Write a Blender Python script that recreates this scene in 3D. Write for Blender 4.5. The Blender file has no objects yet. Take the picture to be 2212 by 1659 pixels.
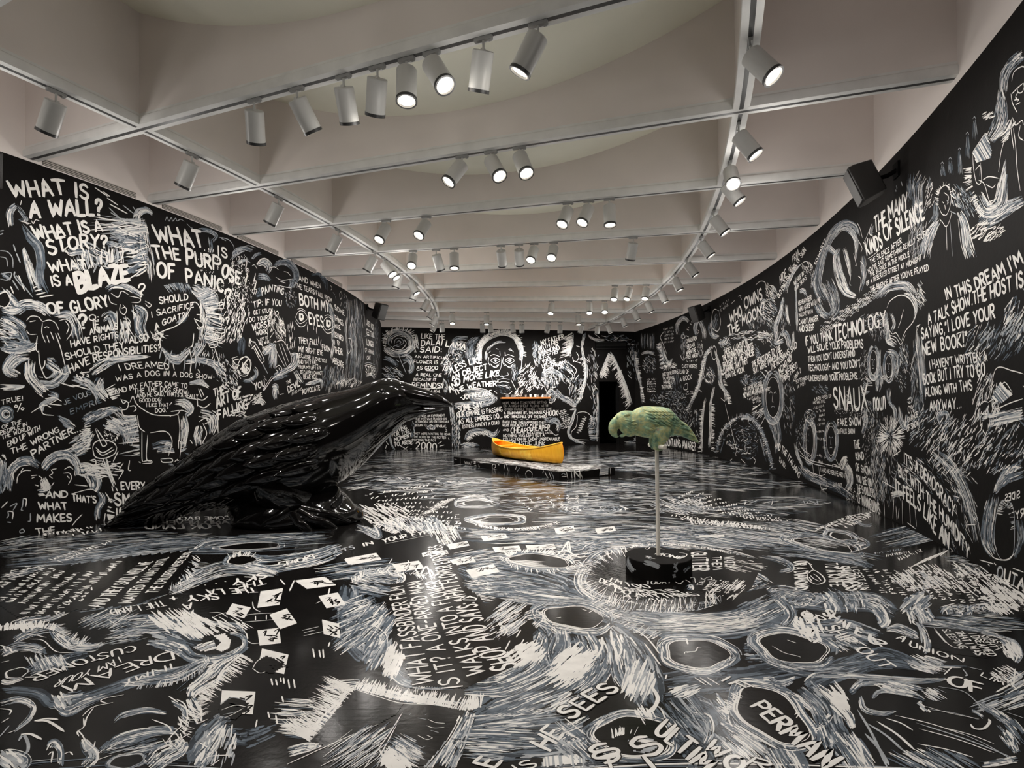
import bpy, bmesh, math, random
import numpy as np
from mathutils import Vector, Matrix
random.seed(7); rng = np.random.default_rng(11)
PI = math.pi
SC = bpy.context.scene
COL = SC.collection
# ------------------------------------------------------------------ camera, world, exposure
S = 1.35                                     # eye height in metres
F, PX, PY = 1229.76, 1102.73, 870.76         # focal length and principal point of the 2212 x 1659 frame
ROLL, PITCH = -0.0118, 0.0090
CP, SP, CR, SR = math.cos(PITCH), math.sin(PITCH), math.cos(ROLL), math.sin(ROLL)
FWD = Vector((0, CP, SP)); UP0 = Vector((0, -SP, CP)); X0 = Vector((1, 0, 0))
RIGHT = CR * X0 + SR * UP0; UP = -SR * X0 + CR * UP0
EYE = Vector((0, 0, S))
cam_data = bpy.data.cameras.new('camera'); cam = bpy.data.objects.new('camera', cam_data); COL.objects.link(cam)
cam.matrix_world = Matrix(((RIGHT.x, UP.x, -FWD.x, 0), (RIGHT.y, UP.y, -FWD.y, 0), (RIGHT.z, UP.z, -FWD.z, S), (0, 0, 0, 1)))
cam_data.sensor_fit = 'HORIZONTAL'; cam_data.sensor_width = 36; cam_data.lens = 36 * F / 2212
cam_data.shift_x = (1106 - PX) / 2212; cam_data.shift_y = (PY - 829.5) / 2212
cam_data.clip_start = 0.05; cam_data.clip_end = 200
SC.camera = cam
world = bpy.data.worlds.new('world'); SC.world = world; world.use_nodes = True
world.node_tree.nodes['Background'].inputs[0].default_value = (0.5, 0.45, 0.4, 1)
world.node_tree.nodes['Background'].inputs[1].default_value = 0.02
SC.view_settings.view_transform = 'Standard'; SC.view_settings.look = 'None'
SC.view_settings.exposure = 0.0; SC.view_settings.gamma = 1; SC.view_settings.use_curve_mapping = False
LAMP_W = 165.0                                # watts of one ceiling spotlight
LAMP_COL = (1.0, 0.95, 0.90)
SC.cycles.max_bounces = 8; SC.cycles.diffuse_bounces = 6; SC.cycles.adaptive_threshold = 0.02; SC.cycles.glossy_bounces = 3
SC.cycles.sample_clamp_indirect = 10.0

# ------------------------------------------------------------------ the place: a curved gallery (ring sector)
CX, CY = -19.4233 * S, 10.7334 * S           # centre of the ring
R1, R2, RA, RB = 16.5847 * S, 23.4303 * S, 17.9042 * S, 22.1312 * S   # inner wall, outer wall, two ring tracks
HC, HL, HR = 3.1184 * S, 3.0968 * S, 3.0708 * S                       # beam underside, black paint on left / right wall
TH0, DTH, THF, THB = -0.3712, 0.0661, 0.2169, -0.70                   # first beam, beam pitch, far wall, wall behind
COFFER = 0.86 * S

def ray(u, v):
    a = (np.asarray(u, float) - PX) / F; b = (PY - np.asarray(v, float)) / F
    r = np.array(RIGHT); up = np.array(UP); f = np.array(FWD)
    return a[..., None] * r + b[..., None] * up + f
def at_floor(u, v, z=0.0):                    # point of the horizontal plane z seen at pixel u, v
    d = ray(u, v); t = (z - S) / d[..., 2]
    return np.stack([d[..., 0] * t, d[..., 1] * t], -1)
def at_wall(u, v, R, near):
    d = ray(u, v); dx, dy, dz = d[..., 0], d[..., 1], d[..., 2]
    a = dx * dx + dy * dy; b = -2 * (dx * CX + dy * CY); c = CX * CX + CY * CY - R * R
    D = np.maximum(b * b - 4 * a * c, 0); s = np.sqrt(D)
    t = (-b - s) / (2 * a) if near else (-b + s) / (2 * a)
    th = np.arctan2(dy * t - CY, dx * t - CX)
    return np.stack([R * th, S + dz * t], -1)
def at_left(u, v): return at_wall(u, v, R1, True)
def at_right(u, v): return at_wall(u, v, R2, False)
FN = np.array([-math.sin(THF), math.cos(THF)]); FT = np.array([math.cos(THF), math.sin(THF)])
def at_far(u, v):
    d = ray(u, v); t = (CX * FN[0] + CY * FN[1]) / (d[..., 0] * FN[0] + d[..., 1] * FN[1])
    r = (d[..., 0] * t - CX) * FT[0] + (d[..., 1] * t - CY) * FT[1]
    return np.stack([r, S + d[..., 2] * t], -1)
def at_depth(u, v, y):                        # point at distance y from the eye, along the view axis of the floor plan
    d = ray(u, v); t = y / d[..., 1]
    return np.stack([d[..., 0] * t, d[..., 1] * t, S + d[..., 2] * t], -1)
def polar(R, th, z): return np.array([CX + R * math.cos(th), CY + R * math.sin(th), z])

# ------------------------------------------------------------------ materials
def mat(name, col, rough=0.5, metal=0.0, var=0.0, scale=8.0, bump=0.0, bscale=40.0, spec=0.5, coat=0.0, col2=None, detail=4, stretch=None, emit=None):
    m = bpy.data.materials.new(name); m.use_nodes = True; nt = m.node_tree; b = nt.nodes['Principled BSDF']
    b.inputs['Roughness'].default_value = rough; b.inputs['Metallic'].default_value = metal
    b.inputs['Specular IOR Level'].default_value = spec; b.inputs['Coat Weight'].default_value = coat
    b.inputs['Coat Roughness'].default_value = 0.04
    tc = nt.nodes.new('ShaderNodeTexCoord'); mp = nt.nodes.new('ShaderNodeMapping'); nt.links.new(tc.outputs['Object'], mp.inputs[0])
    if stretch: mp.inputs['Scale'].default_value = stretch
    n = nt.nodes.new('ShaderNodeTexNoise'); n.inputs['Scale'].default_value = scale; n.inputs['Detail'].default_value = detail
    nt.links.new(mp.outputs[0], n.inputs['Vector'])
    r = nt.nodes.new('ShaderNodeValToRGB'); nt.links.new(n.outputs['Fac'], r.inputs[0])
    c = np.array(col); c2 = np.array(col2) if col2 else c * (1 - var)
    r.color_ramp.elements[0].position = 0.35; r.color_ramp.elements[1].position = 0.65
    r.color_ramp.elements[0].color = (*c2, 1); r.color_ramp.elements[1].color = (*c, 1)
    nt.links.new(r.outputs[0], b.inputs['Base Color'])
    if bump:
        n2 = nt.nodes.new('ShaderNodeTexNoise'); n2.inputs['Scale'].default_value = bscale; n2.inputs['Detail'].default_value = 3
        nt.links.new(mp.outputs[0], n2.inputs['Vector'])
        bp = nt.nodes.new('ShaderNodeBump'); bp.inputs['Strength'].default_value = bump; bp.inputs['Distance'].default_value = 0.01
        nt.links.new(n2.outputs['Fac'], bp.inputs['Height']); nt.links.new(bp.outputs[0], b.inputs['Normal'])
    if emit:
        b.inputs['Emission Color'].default_value = (*emit[0], 1); b.inputs['Emission Strength'].default_value = emit[1]
    return m
M = {}
def paint_set(tag, rough, bump, spec, black):
    return [mat(tag + '_black', black, rough, var=0.25, scale=3, bump=bump, bscale=25, spec=spec),
            mat(tag + '_white', (0.82, 0.80, 0.765), rough, var=0.12, scale=14, bump=bump, bscale=60, spec=spec),
            mat(tag + '_pale_grey', (0.44, 0.46, 0.48), rough, var=0.3, scale=18, bump=bump, bscale=60, spec=spec),
            mat(tag + '_blue_grey', (0.135, 0.165, 0.20), rough, var=0.4, scale=18, bump=bump, bscale=60, spec=spec),
            mat(tag + '_dark_grey', (0.040, 0.050, 0.062), rough, var=0.5, scale=12, bump=bump, bscale=60, spec=spec)]
M['wall'] = paint_set('wall_paint', 0.68, 0.10, 0.08, (0.0085, 0.0075, 0.007))
M['floor'] = paint_set('floor_paint', 0.16, 0.05, 0.22, (0.006, 0.0054, 0.005))
M['cream'] = mat('ceiling_cream_plaster', (0.74, 0.685, 0.65), 0.8, var=0.05, scale=1.5, bump=0.08, bscale=8)
M['soffit'] = mat('ceiling_pale_soffit', (0.84, 0.83, 0.71), 0.75, var=0.04, scale=1.2, bump=0.03, bscale=6)
M['beam'] = mat('beam_flange_grey_white', (0.74, 0.74, 0.72), 0.6, var=0.1, scale=6, bump=0.1, bscale=10)
M['slot'] = mat('track_slot_dark', (0.05, 0.05, 0.05), 0.5, var=0.2)
M['lamp'] = mat('lamp_white_enamel', (0.50, 0.50, 0.48), 0.38, var=0.05, scale=5)
M['steel'] = mat('lamp_adapter_grey', (0.30, 0.30, 0.29), 0.45, var=0.1)
M['bezel'] = mat('lamp_bezel_black', (0.03, 0.03, 0.03), 0.4, var=0.1)
M['lens'] = mat('lamp_lens_glowing', (0.9, 0.85, 0.75), 0.3, var=0.05, emit=((1.0, 0.90, 0.74), 9.0))
M['raven'] = mat('glossy_black_lacquer', (0.0045, 0.004, 0.0038), 0.07, var=0.3, scale=2, bump=0.02, bscale=5, spec=0.5)
M['gold'] = mat('gold_leaf', (0.95, 0.50, 0.035), 0.34, metal=0.35, scale=5, bump=0.12, bscale=22, col2=(0.88, 0.40, 0.02), stretch=(4, 1, 1))
M['gold2'] = mat('gold_foil_patch', (1.0, 0.66, 0.10), 0.28, metal=0.4, scale=9, bump=0.7, bscale=26, col2=(0.95, 0.50, 0.04))
M['perch'] = mat('perch_white_paint', (0.88, 0.83, 0.74), 0.5, var=0.06, scale=20, bump=0.05)
M['black'] = mat('matte_black_paint', (0.010, 0.009, 0.008), 0.55, var=0.3, scale=6, bump=0.05, spec=0.3)
M['dark'] = mat('unlit_black_surface', (0.004, 0.004, 0.004), 0.9, var=0.2, spec=0.1)
M['speaker'] = mat('speaker_black_plastic', (0.018, 0.017, 0.016), 0.5, var=0.2, bump=0.2, bscale=120)
M['wood'] = mat('orange_wood', (0.55, 0.21, 0.05), 0.45, scale=6, stretch=(1, 8, 8), col2=(0.36, 0.12, 0.025))
M['white'] = mat('white_china', (0.80, 0.80, 0.78), 0.3, var=0.05)
M['grille'] = mat('vent_metal', (0.45, 0.42, 0.38), 0.5, var=0.1)
M['ventslot'] = mat('vent_dark_slot', (0.03, 0.028, 0.025), 0.8, var=0.2)
def glass_mat():
    m = mat('clear_glass', (0.9, 0.9, 0.9), 0.05, var=0.03); b = m.node_tree.nodes['Principled BSDF']
    b.inputs['Transmission Weight'].default_value = 0.9; b.inputs['IOR'].default_value = 1.45
    return m
M['glass'] = glass_mat()
def bronze():
    m = bpy.data.materials.new('green_bronze_patina'); m.use_nodes = True; nt = m.node_tree; b = nt.nodes['Principled BSDF']
    tc = nt.nodes.new('ShaderNodeTexCoord')
    n1 = nt.nodes.new('ShaderNodeTexNoise'); n1.inputs['Scale'].default_value = 11; n1.inputs['Detail'].default_value = 6; n1.inputs['Roughness'].default_value = 0.7
    n2 = nt.nodes.new('ShaderNodeTexNoise'); n2.inputs['Scale'].default_value = 26; n2.inputs['Detail'].default_value = 6
    for n in (n1, n2): nt.links.new(tc.outputs['Object'], n.inputs['Vector'])
    r = nt.nodes.new('ShaderNodeValToRGB'); nt.links.new(n1.outputs['Fac'], r.inputs[0])
    e = r.color_ramp.elements; e[0].position = 0.30; e[0].color = (0.05, 0.11, 0.075, 1); e[1].position = 0.70; e[1].color = (0.52, 0.27, 0.13, 1)
    for p, c in ((0.41, (0.20, 0.36, 0.24, 1)), (0.50, (0.42, 0.54, 0.30, 1)), (0.56, (0.62, 0.60, 0.27, 1)), (0.62, (0.32, 0.50, 0.36, 1))):
        k = e.new(p); k.color = c
    mx = nt.nodes.new('ShaderNodeMix'); mx.data_type = 'RGBA'; mx.blend_type = 'OVERLAY'; mx.inputs[0].default_value = 0.8
    nt.links.new(r.outputs[0], mx.inputs[6]); nt.links.new(n2.outputs['Fac'], mx.inputs[7]); nt.links.new(mx.outputs[2], b.inputs['Base Color'])
    b.inputs['Roughness'].default_value = 0.5; b.inputs['Metallic'].default_value = 0.15
    bp = nt.nodes.new('ShaderNodeBump'); bp.inputs['Strength'].default_value = 0.6; bp.inputs['Distance'].default_value = 0.012
    nt.links.new(n2.outputs['Fac'], bp.inputs['Height']); nt.links.new(bp.outputs[0], b.inputs['Normal'])
    return m
M['bronze'] = bronze()

# ------------------------------------------------------------------ helpers
class MB:                                     # collects vertices and faces of ONE mesh object
    def __init__(s): s.v = []; s.f = []; s.m = []
    def add(s, vs, fs, m=0):
        o = len(s.v); s.v += [tuple(map(float, p)) for p in vs]; s.f += [tuple(i + o for i in f) for f in fs]; s.m += [m] * len(fs); return s
    def box(s, c, d, m=0, rot=None):
        x, y, z = d[0] / 2, d[1] / 2, d[2] / 2
        vs = [Vector(p) for p in ((-x, -y, -z), (x, -y, -z), (x, y, -z), (-x, y, -z), (-x, -y, z), (x, -y, z), (x, y, z), (-x, y, z))]
        if rot is not None: vs = [rot @ p for p in vs]
        return s.add([p + Vector(c) for p in vs], [(3, 2, 1, 0), (4, 5, 6, 7), (0, 1, 5, 4), (1, 2, 6, 5), (2, 3, 7, 6), (3, 0, 4, 7)], m)
    def rings(s, rings, m=0, cap=True, close=True):   # list of equal-length rings of points
        n = len(rings[0]); vs = [p for r in rings for p in r]; fs = []
        for i in range(len(rings) - 1):
            for j in range(n if close else n - 1):
                a, b = i * n + j, i * n + (j + 1) % n
                fs.append((a, b, b + n, a + n))
        if cap: fs += [tuple(range(n - 1, -1, -1)), tuple(range((len(rings) - 1) * n, len(rings) * n))]
        return s.add(vs, fs, m)
    def tube(s, pts, rad, n=12, m=0, sx=1.0):
        pts = [Vector(p) for p in pts]; rad = rad if hasattr(rad, '__len__') else [rad] * len(pts); rs = []; pa = None
        for i, p in enumerate(pts):
            t = (pts[min(i + 1, len(pts) - 1)] - pts[max(i - 1, 0)]).normalized()
            a = (t.orthogonal() if pa is None else pa - t * pa.dot(t)).normalized(); pa = a; b = t.cross(a)
            rs.append([p + rad[i] * (math.cos(2 * PI * k / n) * a * sx + math.sin(2 * PI * k / n) * b) for k in range(n)])
        return s.rings(rs, m)
    def lathe(s, prof, n=24, m=0, c=(0, 0, 0)):
        return s.rings([[(c[0] + r * math.cos(2 * PI * k / n), c[1] + r * math.sin(2 * PI * k / n), c[2] + z) for k in range(n)] for r, z in prof], m)
    def build(s, name, mats, parent=None, smooth=True, bevel=0, sub=0, angle=40):
        me = bpy.data.meshes.new(name); me.from_pydata(s.v, [], s.f)
        mats = mats if isinstance(mats, (list, tuple)) else [mats]
        for q in mats: me.materials.append(q)
        me.polygons.foreach_set('material_index', s.m)
        bm = bmesh.new(); bm.from_mesh(me); bmesh.ops.remove_doubles(bm, verts=bm.verts, dist=1e-6); bmesh.ops.recalc_face_normals(bm, faces=bm.faces); bm.to_mesh(me); bm.free()
        if smooth:
            me.polygons.foreach_set('use_smooth', [True] * len(me.polygons))
            if angle: me.set_sharp_from_angle(angle=math.radians(angle))
        o = bpy.data.objects.new(name, me); COL.objects.link(o)
        if parent: o.parent = parent
        if bevel:
            b = o.modifiers.new('bevel', 'BEVEL'); b.width = bevel; b.segments = 2; b.limit_method = 'ANGLE'
        if sub:
            b = o.modifiers.new('subdivision', 'SUBSURF'); b.levels = sub; b.render_levels = sub
        return o
def tag(o, label, cat, group=None):
    o['label'] = label; o['category'] = cat
    if group: o['group'] = group
    return o
def empty(name, loc, label, cat, group=None, rz=0.0):
    o = bpy.data.objects.new(name, None); COL.objects.link(o); o.location = loc; o.rotation_euler = (0, 0, rz); o.empty_display_size = 0.1
    return tag(o, label, cat, group)
def struct(o): o['kind'] = 'structure'; return o
ORD = ['first', 'second', 'third', 'fourth', 'fifth', 'sixth', 'seventh', 'eighth', 'ninth', 'tenth', 'eleventh', 'twelfth', 'thirteenth', 'fourteenth']
# ------------------------------------------------------------------ ceiling: coffers between radial beams and two ring beams
THS = np.linspace(THB, THF, 94)
def soffit_z(r):                              # the middle bay's ceiling sags like a shallow bowl
    if r <= RA or r >= RB: return HC + COFFER
    t = (r - (RA + RB) / 2) / ((RB - RA) / 2)
    return HC + COFFER - 0.50 * S * (1 - t * t)
c = MB()
rr = [R1 - 0.1] + list(np.linspace(RA, RB, 25)) + [R2 + 0.1]
vs = [polar(r, t, soffit_z(r)) for t in THS for r in rr]; n = len(rr)
c.add(vs, [(i * n + j, i * n + j + 1, (i + 1) * n + j + 1, (i + 1) * n + j) for i in range(len(THS) - 1) for j in range(n - 1)])
c.m = [1 if 0 < (k % (n - 1)) < n - 2 else 0 for k in range(len(c.f))]
top = HC + COFFER + 0.25
c.add([polar(r, t, top) for t in THS for r in (R1 - 0.1, R2 + 0.1)], [(2 * i, 2 * i + 1, 2 * i + 3, 2 * i + 2) for i in range(len(THS) - 1)])
struct(c.build('ceiling', [M['cream'], M['soffit']], smooth=True, angle=30))
# cross-section of a beam: (half-width, height above the underside)
PROF = [(0.020, -0.004), (0.075, 0.0), (0.078, 0.055), (0.070, 0.085), (0.055, 0.10), (0.05, 0.125), (0.05, COFFER + 0.05)]
def beam(frames, name):
    b = MB(); rings = []
    for o, side in frames:
        rings.append([o + side * w + np.array((0, 0, h)) for w, h in PROF] + [o - side * w + np.array((0, 0, h)) for w, h in reversed(PROF)])
    n = len(rings[0]); k = len(PROF)
    b.add([p for r in rings for p in r], [], 0)
    for i in range(len(rings) - 1):
        for j in range(n):
            a, d = i * n + j, i * n + (j + 1) % n
            m = 2 if j == n - 1 else (0 if (k - 2 <= j <= k) else 1)
            b.f.append((a, d, d + n, a + n)); b.m.append(m)
    b.f += [tuple(range(n - 1, -1, -1)), tuple(range((len(rings) - 1) * n, len(rings) * n))]; b.m += [1, 1]
    return struct(b.build(name, [M['cream'], M['beam'], M['slot']], smooth=True, angle=25))
for k in range(-4, 9):
    th = TH0 + k * DTH; side = np.array((-math.sin(th), math.cos(th), 0))
    beam([(polar(R1 - 0.02, th, HC), side), (polar((R1 + R2) / 2, th, HC), side), (polar(R2 + 0.02, th, HC), side)], 'ceiling_beam')
for R in (RA, RB):
    beam([(polar(R, t, HC + 0.002), np.array((math.cos(t), math.sin(t), 0))) for t in THS], 'ceiling_beam')

# ------------------------------------------------------------------ track spotlights
def cyl_mesh(name, prof, m, n=28):
    b = MB(); b.lathe(prof, n); o = b.build(name, m); return o
LR, LL = 0.083, 0.285                         # housing radius and length
lens_off = []
def make_lamp():
    root = empty('track_spotlight', (0, 0, 0), 'x', 'spotlight')
    a = MB(); a.box((0, 0, -0.018), (0.15, 0.034, 0.030)); a.box((0.055, 0, -0.036), (0.03, 0.028, 0.012)); a.build('track_adapter', M['steel'], root, bevel=0.003)
    a = MB(); a.tube([(0, 0, -0.03), (0, 0, -0.115)], 0.010, 10); a.box((0, 0, -0.112), (0.03, 0.045, 0.03)); a.build('stem', M['lamp'], root)
    a = MB(); a.lathe([(0.001, 0), (LR - 0.008, 0), (LR, -0.008), (LR, -LL), (LR - 0.006, -LL - 0.001), (LR - 0.008, -LL + 0.03), (0.001, -LL + 0.03)], 32)
    h = a.build('housing', M['lamp'], root); h.location = (0, 0, -0.105)
    a = MB(); pr = [(LR - 0.012, -LL + 0.02), (LR + 0.003, -LL + 0.02), (LR + 0.003, -LL - 0.006), (LR - 0.012, -LL - 0.006)]
    a.rings([[(r * math.cos(2 * PI * q / 32), r * math.sin(2 * PI * q / 32), z) for q in range(32)] for r, z in pr + pr[:1]], cap=False); a.build('bezel', M['bezel'], h)
    a = MB(); a.lathe([(0.001, -LL + 0.012), (0.03, -LL + 0.010), (LR - 0.014, -LL + 0.012), (LR - 0.014, -LL + 0.016), (0.001, -LL + 0.016)], 28); a.build('lens', M['lens'], h)
    return root
BULB = {}
def bulb(power, cone=140):                    # one bulb type per wattage
    if (power, cone) not in BULB:
        l = bpy.data.lights.new('bulb', 'SPOT'); l.energy = LAMP_W * power; l.color = LAMP_COL; l.spot_size = math.radians(cone); l.spot_blend = 1.0; l.shadow_soft_size = 0.05; BULB[(power, cone)] = l
    return BULB[(power, cone)]
proto = make_lamp(); lamp_used = [False]
CEILING_FILL = {}
def ceiling_fill(w):                                  # point light added in mid-air below each can to brighten the ceiling
    if w not in CEILING_FILL:
        l = bpy.data.lights.new('ceiling_fill_light', 'POINT'); l.energy = w; l.color = LAMP_COL; l.shadow_soft_size = 0.09; CEILING_FILL[w] = l
    return CEILING_FILL[w]
def place_lamp(p, rz, d, label, group, light, fill_watts=6.0, wall=False):
    if not lamp_used[0]: root = proto; lamp_used[0] = True
    else:
        root = proto.copy(); COL.objects.link(root)
        for ch in proto.children:
            if ch.type == 'LIGHT': continue
            q = ch.copy(); COL.objects.link(q); q.parent = root
            for g in ch.children:
                if g.type == 'LIGHT': continue
                w = g.copy(); COL.objects.link(w); w.parent = q
    root.location = p; root.rotation_euler = (0, 0, rz); tag(root, label, 'spotlight', group)
    h = [q for q in root.children if q.name.startswith('housing')][0]
    dl = Matrix.Rotation(-rz, 3, 'Z') @ Vector(d).normalized()
    h.rotation_euler = (-dl).to_track_quat('Z', 'Y').to_euler()
    l = bpy.data.objects.new('bulb', light); COL.objects.link(l); l.parent = root
    l.location = Vector((0, 0, -0.105)) + dl * (LL + 0.014)
    e = dl if wall else Vector((dl.x * 0.4, dl.y * (0.75 if dl.y > 0 else 0.1), dl.z)); l.rotation_euler = (-e).to_track_quat('Z', 'Y').to_euler()
    l = bpy.data.objects.new('ceiling_fill_light', ceiling_fill(fill_watts)); COL.objects.link(l); l.parent = h; l.location = (0, 0, -LL - 0.13)
    return root
def rib_point(k, u):                          # where beam k's track crosses image column u
    th = TH0 + k * DTH; o = polar(0, th, 0)[:2]; e = np.array((math.cos(th), math.sin(th)))
    lo, hi = R1, R2
    for _ in range(60):
        r = (lo + hi) / 2; q = o + e * r; x = np.array((q[0], q[1], HC - S)); w = x @ np.array(RIGHT) / (x @ np.array(FWD)) * F + PX
        if w < u: lo = r
        else: hi = r
    return polar(r, th, HC), th
def ring_point(R, u, v):
    best = None
    for th in np.linspace(-0.5, THF - 0.004, 1500):
        p = polar(R, th, HC); x = p - np.array(EYE); w = x @ np.array(FWD)
        if w < 0.5: continue
        uu = x @ np.array(RIGHT) / w * F + PX; vv = PY - x @ np.array(UP) / w * F
        e = math.hypot(uu - u, vv - v)
        if best is None or e < best[0]: best = (e, p, th)
    return best[1], best[2]
# beam index -> lamps: column of the adapter, sideways lean of the body, lean towards (+) or away from (-) the viewer
RIB = {0: [(549, -.22, -.66), (641, .42, -.62), (742, .02, -.68), (815, -.25, -.66), (878, .02, .18), (932, .5, .45), (1044, -.2, -.56), (1162, -.57, -.2)],
       1: [(998, -.65, .35), (1060, .42, .55), (1122, .28, .5)],
       2: [(834.5, -.35, .55), (921, -.42, .6), (1227, -.4, .45), (1272, -.45, .4), (1316, .0, .15)],
       3: [(892, 0, .8), (942, .25, -.5), (981, .02, .2), (1082, .02, -.5), (1121, .1, -.45), (1154, -.3, .6), (1196, -.25, .75), (1368, -.12, -.5)],
       5: [(1328.5, -.2, .4), (1360, -.36, .35), (1396, -.25, .4)],
       6: [(1191.5, -.15, .4), (1273, -.08, .45), (1306, -.1, .6)],
       7: [(977, .05, .4), (1051, .0, .2), (1249, .0, .2)],
       8: [(954, .02, -.5), (1042, 0, -.5), (1058, .12, -.45), (1106.5, .14, -.4), (1127, .02, -.5), (1185, -.25, -.45), (1210, .0, -.5), (1258, -.3, -.45), (1291, .0, -.5)]}
BEAMN = {0: 'nearest ceiling beam', 1: 'second ceiling beam', 2: 'third ceiling beam', 3: 'fourth ceiling beam', 5: 'sixth ceiling beam', 6: 'seventh ceiling beam', 7: 'eighth ceiling beam', 8: 'ceiling beam nearest the far wall'}
for k, ls in RIB.items():
    for i, (u, sx, sy) in enumerate(ls):
        p, th = rib_point(k, u)
        look = 'lens in view' if sy > 0.1 else 'lens hidden'
        place_lamp(p, th, (sx, -sy, -1), f'white can spotlight, {ORD[i]} from left on {BEAMN[k]}, {look}', f'spotlights on the {BEAMN[k]}', bulb({0: .29, 1: .46, 2: .64, 3: .8, 5: 1.8, 6: 1.9, 7: 1.8, 8: .8}[k], 150 if k == 8 else 112), {0: 2.1, 1: 0.8, 2: 1.4, 3: 2.2, 5: 5.0, 6: 5.0, 7: 3.5, 8: 1.8}[k], k == 8)
LRING = [(119, 196, .6), (413, 335, .6), (601, 427, .6), (729.5, 498, .6), (808, 543, .6), (827, 559, -.9), (838, 566, -.8), (863, 583, .35), (884, 604, -.6), (899, 614, .4), (923, 642, .6), (935, 662, .6), (941, 677, .6), (941.6, 692, .6)]
RRING = [(1620, 91.5, .6, .25), (1600, 270, .62, .1), (1582, 352, -.15, .8), (1563, 380, .65, .1), (1544, 457, .65, .1), (1518, 514, .65, .1), (1487, 561, .65, .1), (1460, 594, .4, .1), (1429, 623, .4, .1), (1399, 646, .4, .1), (1370, 665, .4, .1), (1345, 683, .4, .1), (1315, 700, .4, .1)]
for i, (u, v, t) in enumerate(LRING):
    p, th = ring_point(RA, u, v); e = np.array((math.cos(th), math.sin(th)))
    d = -e * t if t > 0 else e * (-t) * 0.6 + np.array((0.2, -0.1))
    place_lamp(p, th + PI / 2, (d[0], d[1], -1), f'white can spotlight, {ORD[i]} from the viewer on the left curved track', 'spotlights on the left curved track', bulb(.34, 165) if t > 0 else bulb(.3, 112), 12.0 if i < 5 else 8.0, t > 0)
for i, (u, v, t, c_) in enumerate(RRING):
    p, th = ring_point(RB, u, v); e = np.array((math.cos(th), math.sin(th))) * t
    place_lamp(p, th + PI / 2, (e[0], e[1] - c_, -1), f'white can spotlight, {ORD[i]} from the viewer on the right curved track', 'spotlights on the right curved track', bulb(.40, 150), 8.5 if i < 5 else 6.5, True)
# unseen lamps added over the viewer's head to light the near floor
for k in (-1, -2):
    for i, r in enumerate((0.12, 0.5, 0.88)):
        th = TH0 + k * DTH; p = polar(R1 + (R2 - R1) * r, th, HC)
        place_lamp(p, th, (0.15 * (1 - i), 0.35, -1), f'added unseen white can spotlight overhead, {ORD[i]} from left on the {ORD[-k - 1]} beam behind', 'unseen spotlights added behind the viewer', bulb(.55, 112), 12.0)

# ------------------------------------------------------------------ cream frieze above the black paint, wall behind, wall vents
def frieze(R, h, sgn, name):
    b = MB(); vs = []
    for t in THS:
        vs += [polar(R, t, h), polar(R, t, HC + COFFER + 0.1), polar(R - sgn * 0.2, t, HC + COFFER + 0.1), polar(R - sgn * 0.2, t, h)]
    fs = [(4 * i + j, 4 * i + (j + 1) % 4, 4 * i + 4 + (j + 1) % 4, 4 * i + 4 + j) for i in range(len(THS) - 1) for j in range(4)]
    b.add(vs, fs)
    struct(b.build(name, M['cream'], angle=30))
frieze(R1, HL, 1, 'trim_1'); frieze(R2, HR, -1, 'trim_2')
b = MB(); ends = [polar(R1, THF, 0), polar(R2, THF, 0)]; nn = np.array((-FN[0], -FN[1], 0))
HF = 3.082 * S
q = [ends[0] + (0, 0, HF), ends[1] + (0, 0, HF), ends[1] + (0, 0, HC + COFFER + .1), ends[0] + (0, 0, HC + COFFER + .1)]
b.add(q + [p - nn * 0.2 for p in q], [(0, 1, 2, 3), (7, 6, 5, 4), (0, 4, 5, 1), (1, 5, 6, 2), (2, 6, 7, 3), (3, 7, 4, 0)]); struct(b.build('trim_3', M['cream'], smooth=False))
b = MB(); nb = np.array((-math.sin(THB), math.cos(THB), 0)) ; q = [polar(R1 - .1, THB, 0), polar(R2 + .1, THB, 0), polar(R2 + .1, THB, HC + COFFER + .2), polar(R1 - .1, THB, HC + COFFER + .2)]
b.add(q + [p - nb * 0.2 for p in q], [(0, 1, 2, 3), (7, 6, 5, 4), (0, 4, 5, 1), (1, 5, 6, 2), (2, 6, 7, 3), (3, 7, 4, 0)]); struct(b.build('wall_back', M['black'], smooth=False))
VENT = [((92, 355), (292, 426)), ((350, 446), (478, 496)), ((512, 510), (600, 549)), ((628, 563), (682, 588)), ((705, 597), (738, 615))]
for i, (a, d) in enumerate(VENT):
    s0 = at_left(np.array(a[0]), np.array(a[1]))[0] / R1; s1 = at_left(np.array(d[0]), np.array(d[1]))[0] / R1
    z0 = HL + 0.014; ts = np.linspace(s0, s1, 9); mid = (s0 + s1) / 2
    root = empty('air_vent', tuple(polar(R1, mid, z0)), f'long slotted air vent in the cream strip above left wall, {ORD[i]} from the viewer', 'air vent', 'slot vents above the left wall')
    o = polar(R1, mid, z0)
    def band(z0_, z1_, off, name, m, hh):
        g = MB(); vs = []
        for t in ts:
            for (r, z) in ((R1 + 0.001, z0_), (R1 + off, z0_), (R1 + off, z1_), (R1 + 0.001, z1_)): vs.append(polar(r, t, z) - o)
        fs = [(4 * i_ + j, 4 * i_ + (j + 1) % 4, 4 * i_ + 4 + (j + 1) % 4, 4 * i_ + 4 + j) for i_ in range(len(ts) - 1) for j in range(4)] + [(3, 2, 1, 0), tuple(range(len(vs) - 4, len(vs)))]
        g.add(vs, fs); g.build(name, m, root, smooth=False)
    band(z0, z0 + 0.070, 0.010, 'backing', M['ventslot'], 0)
    for q in range(4): band(z0 + 0.0195 * q, z0 + 0.0195 * q + 0.0105, 0.02, 'slat', M['grille'], 0)
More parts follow.
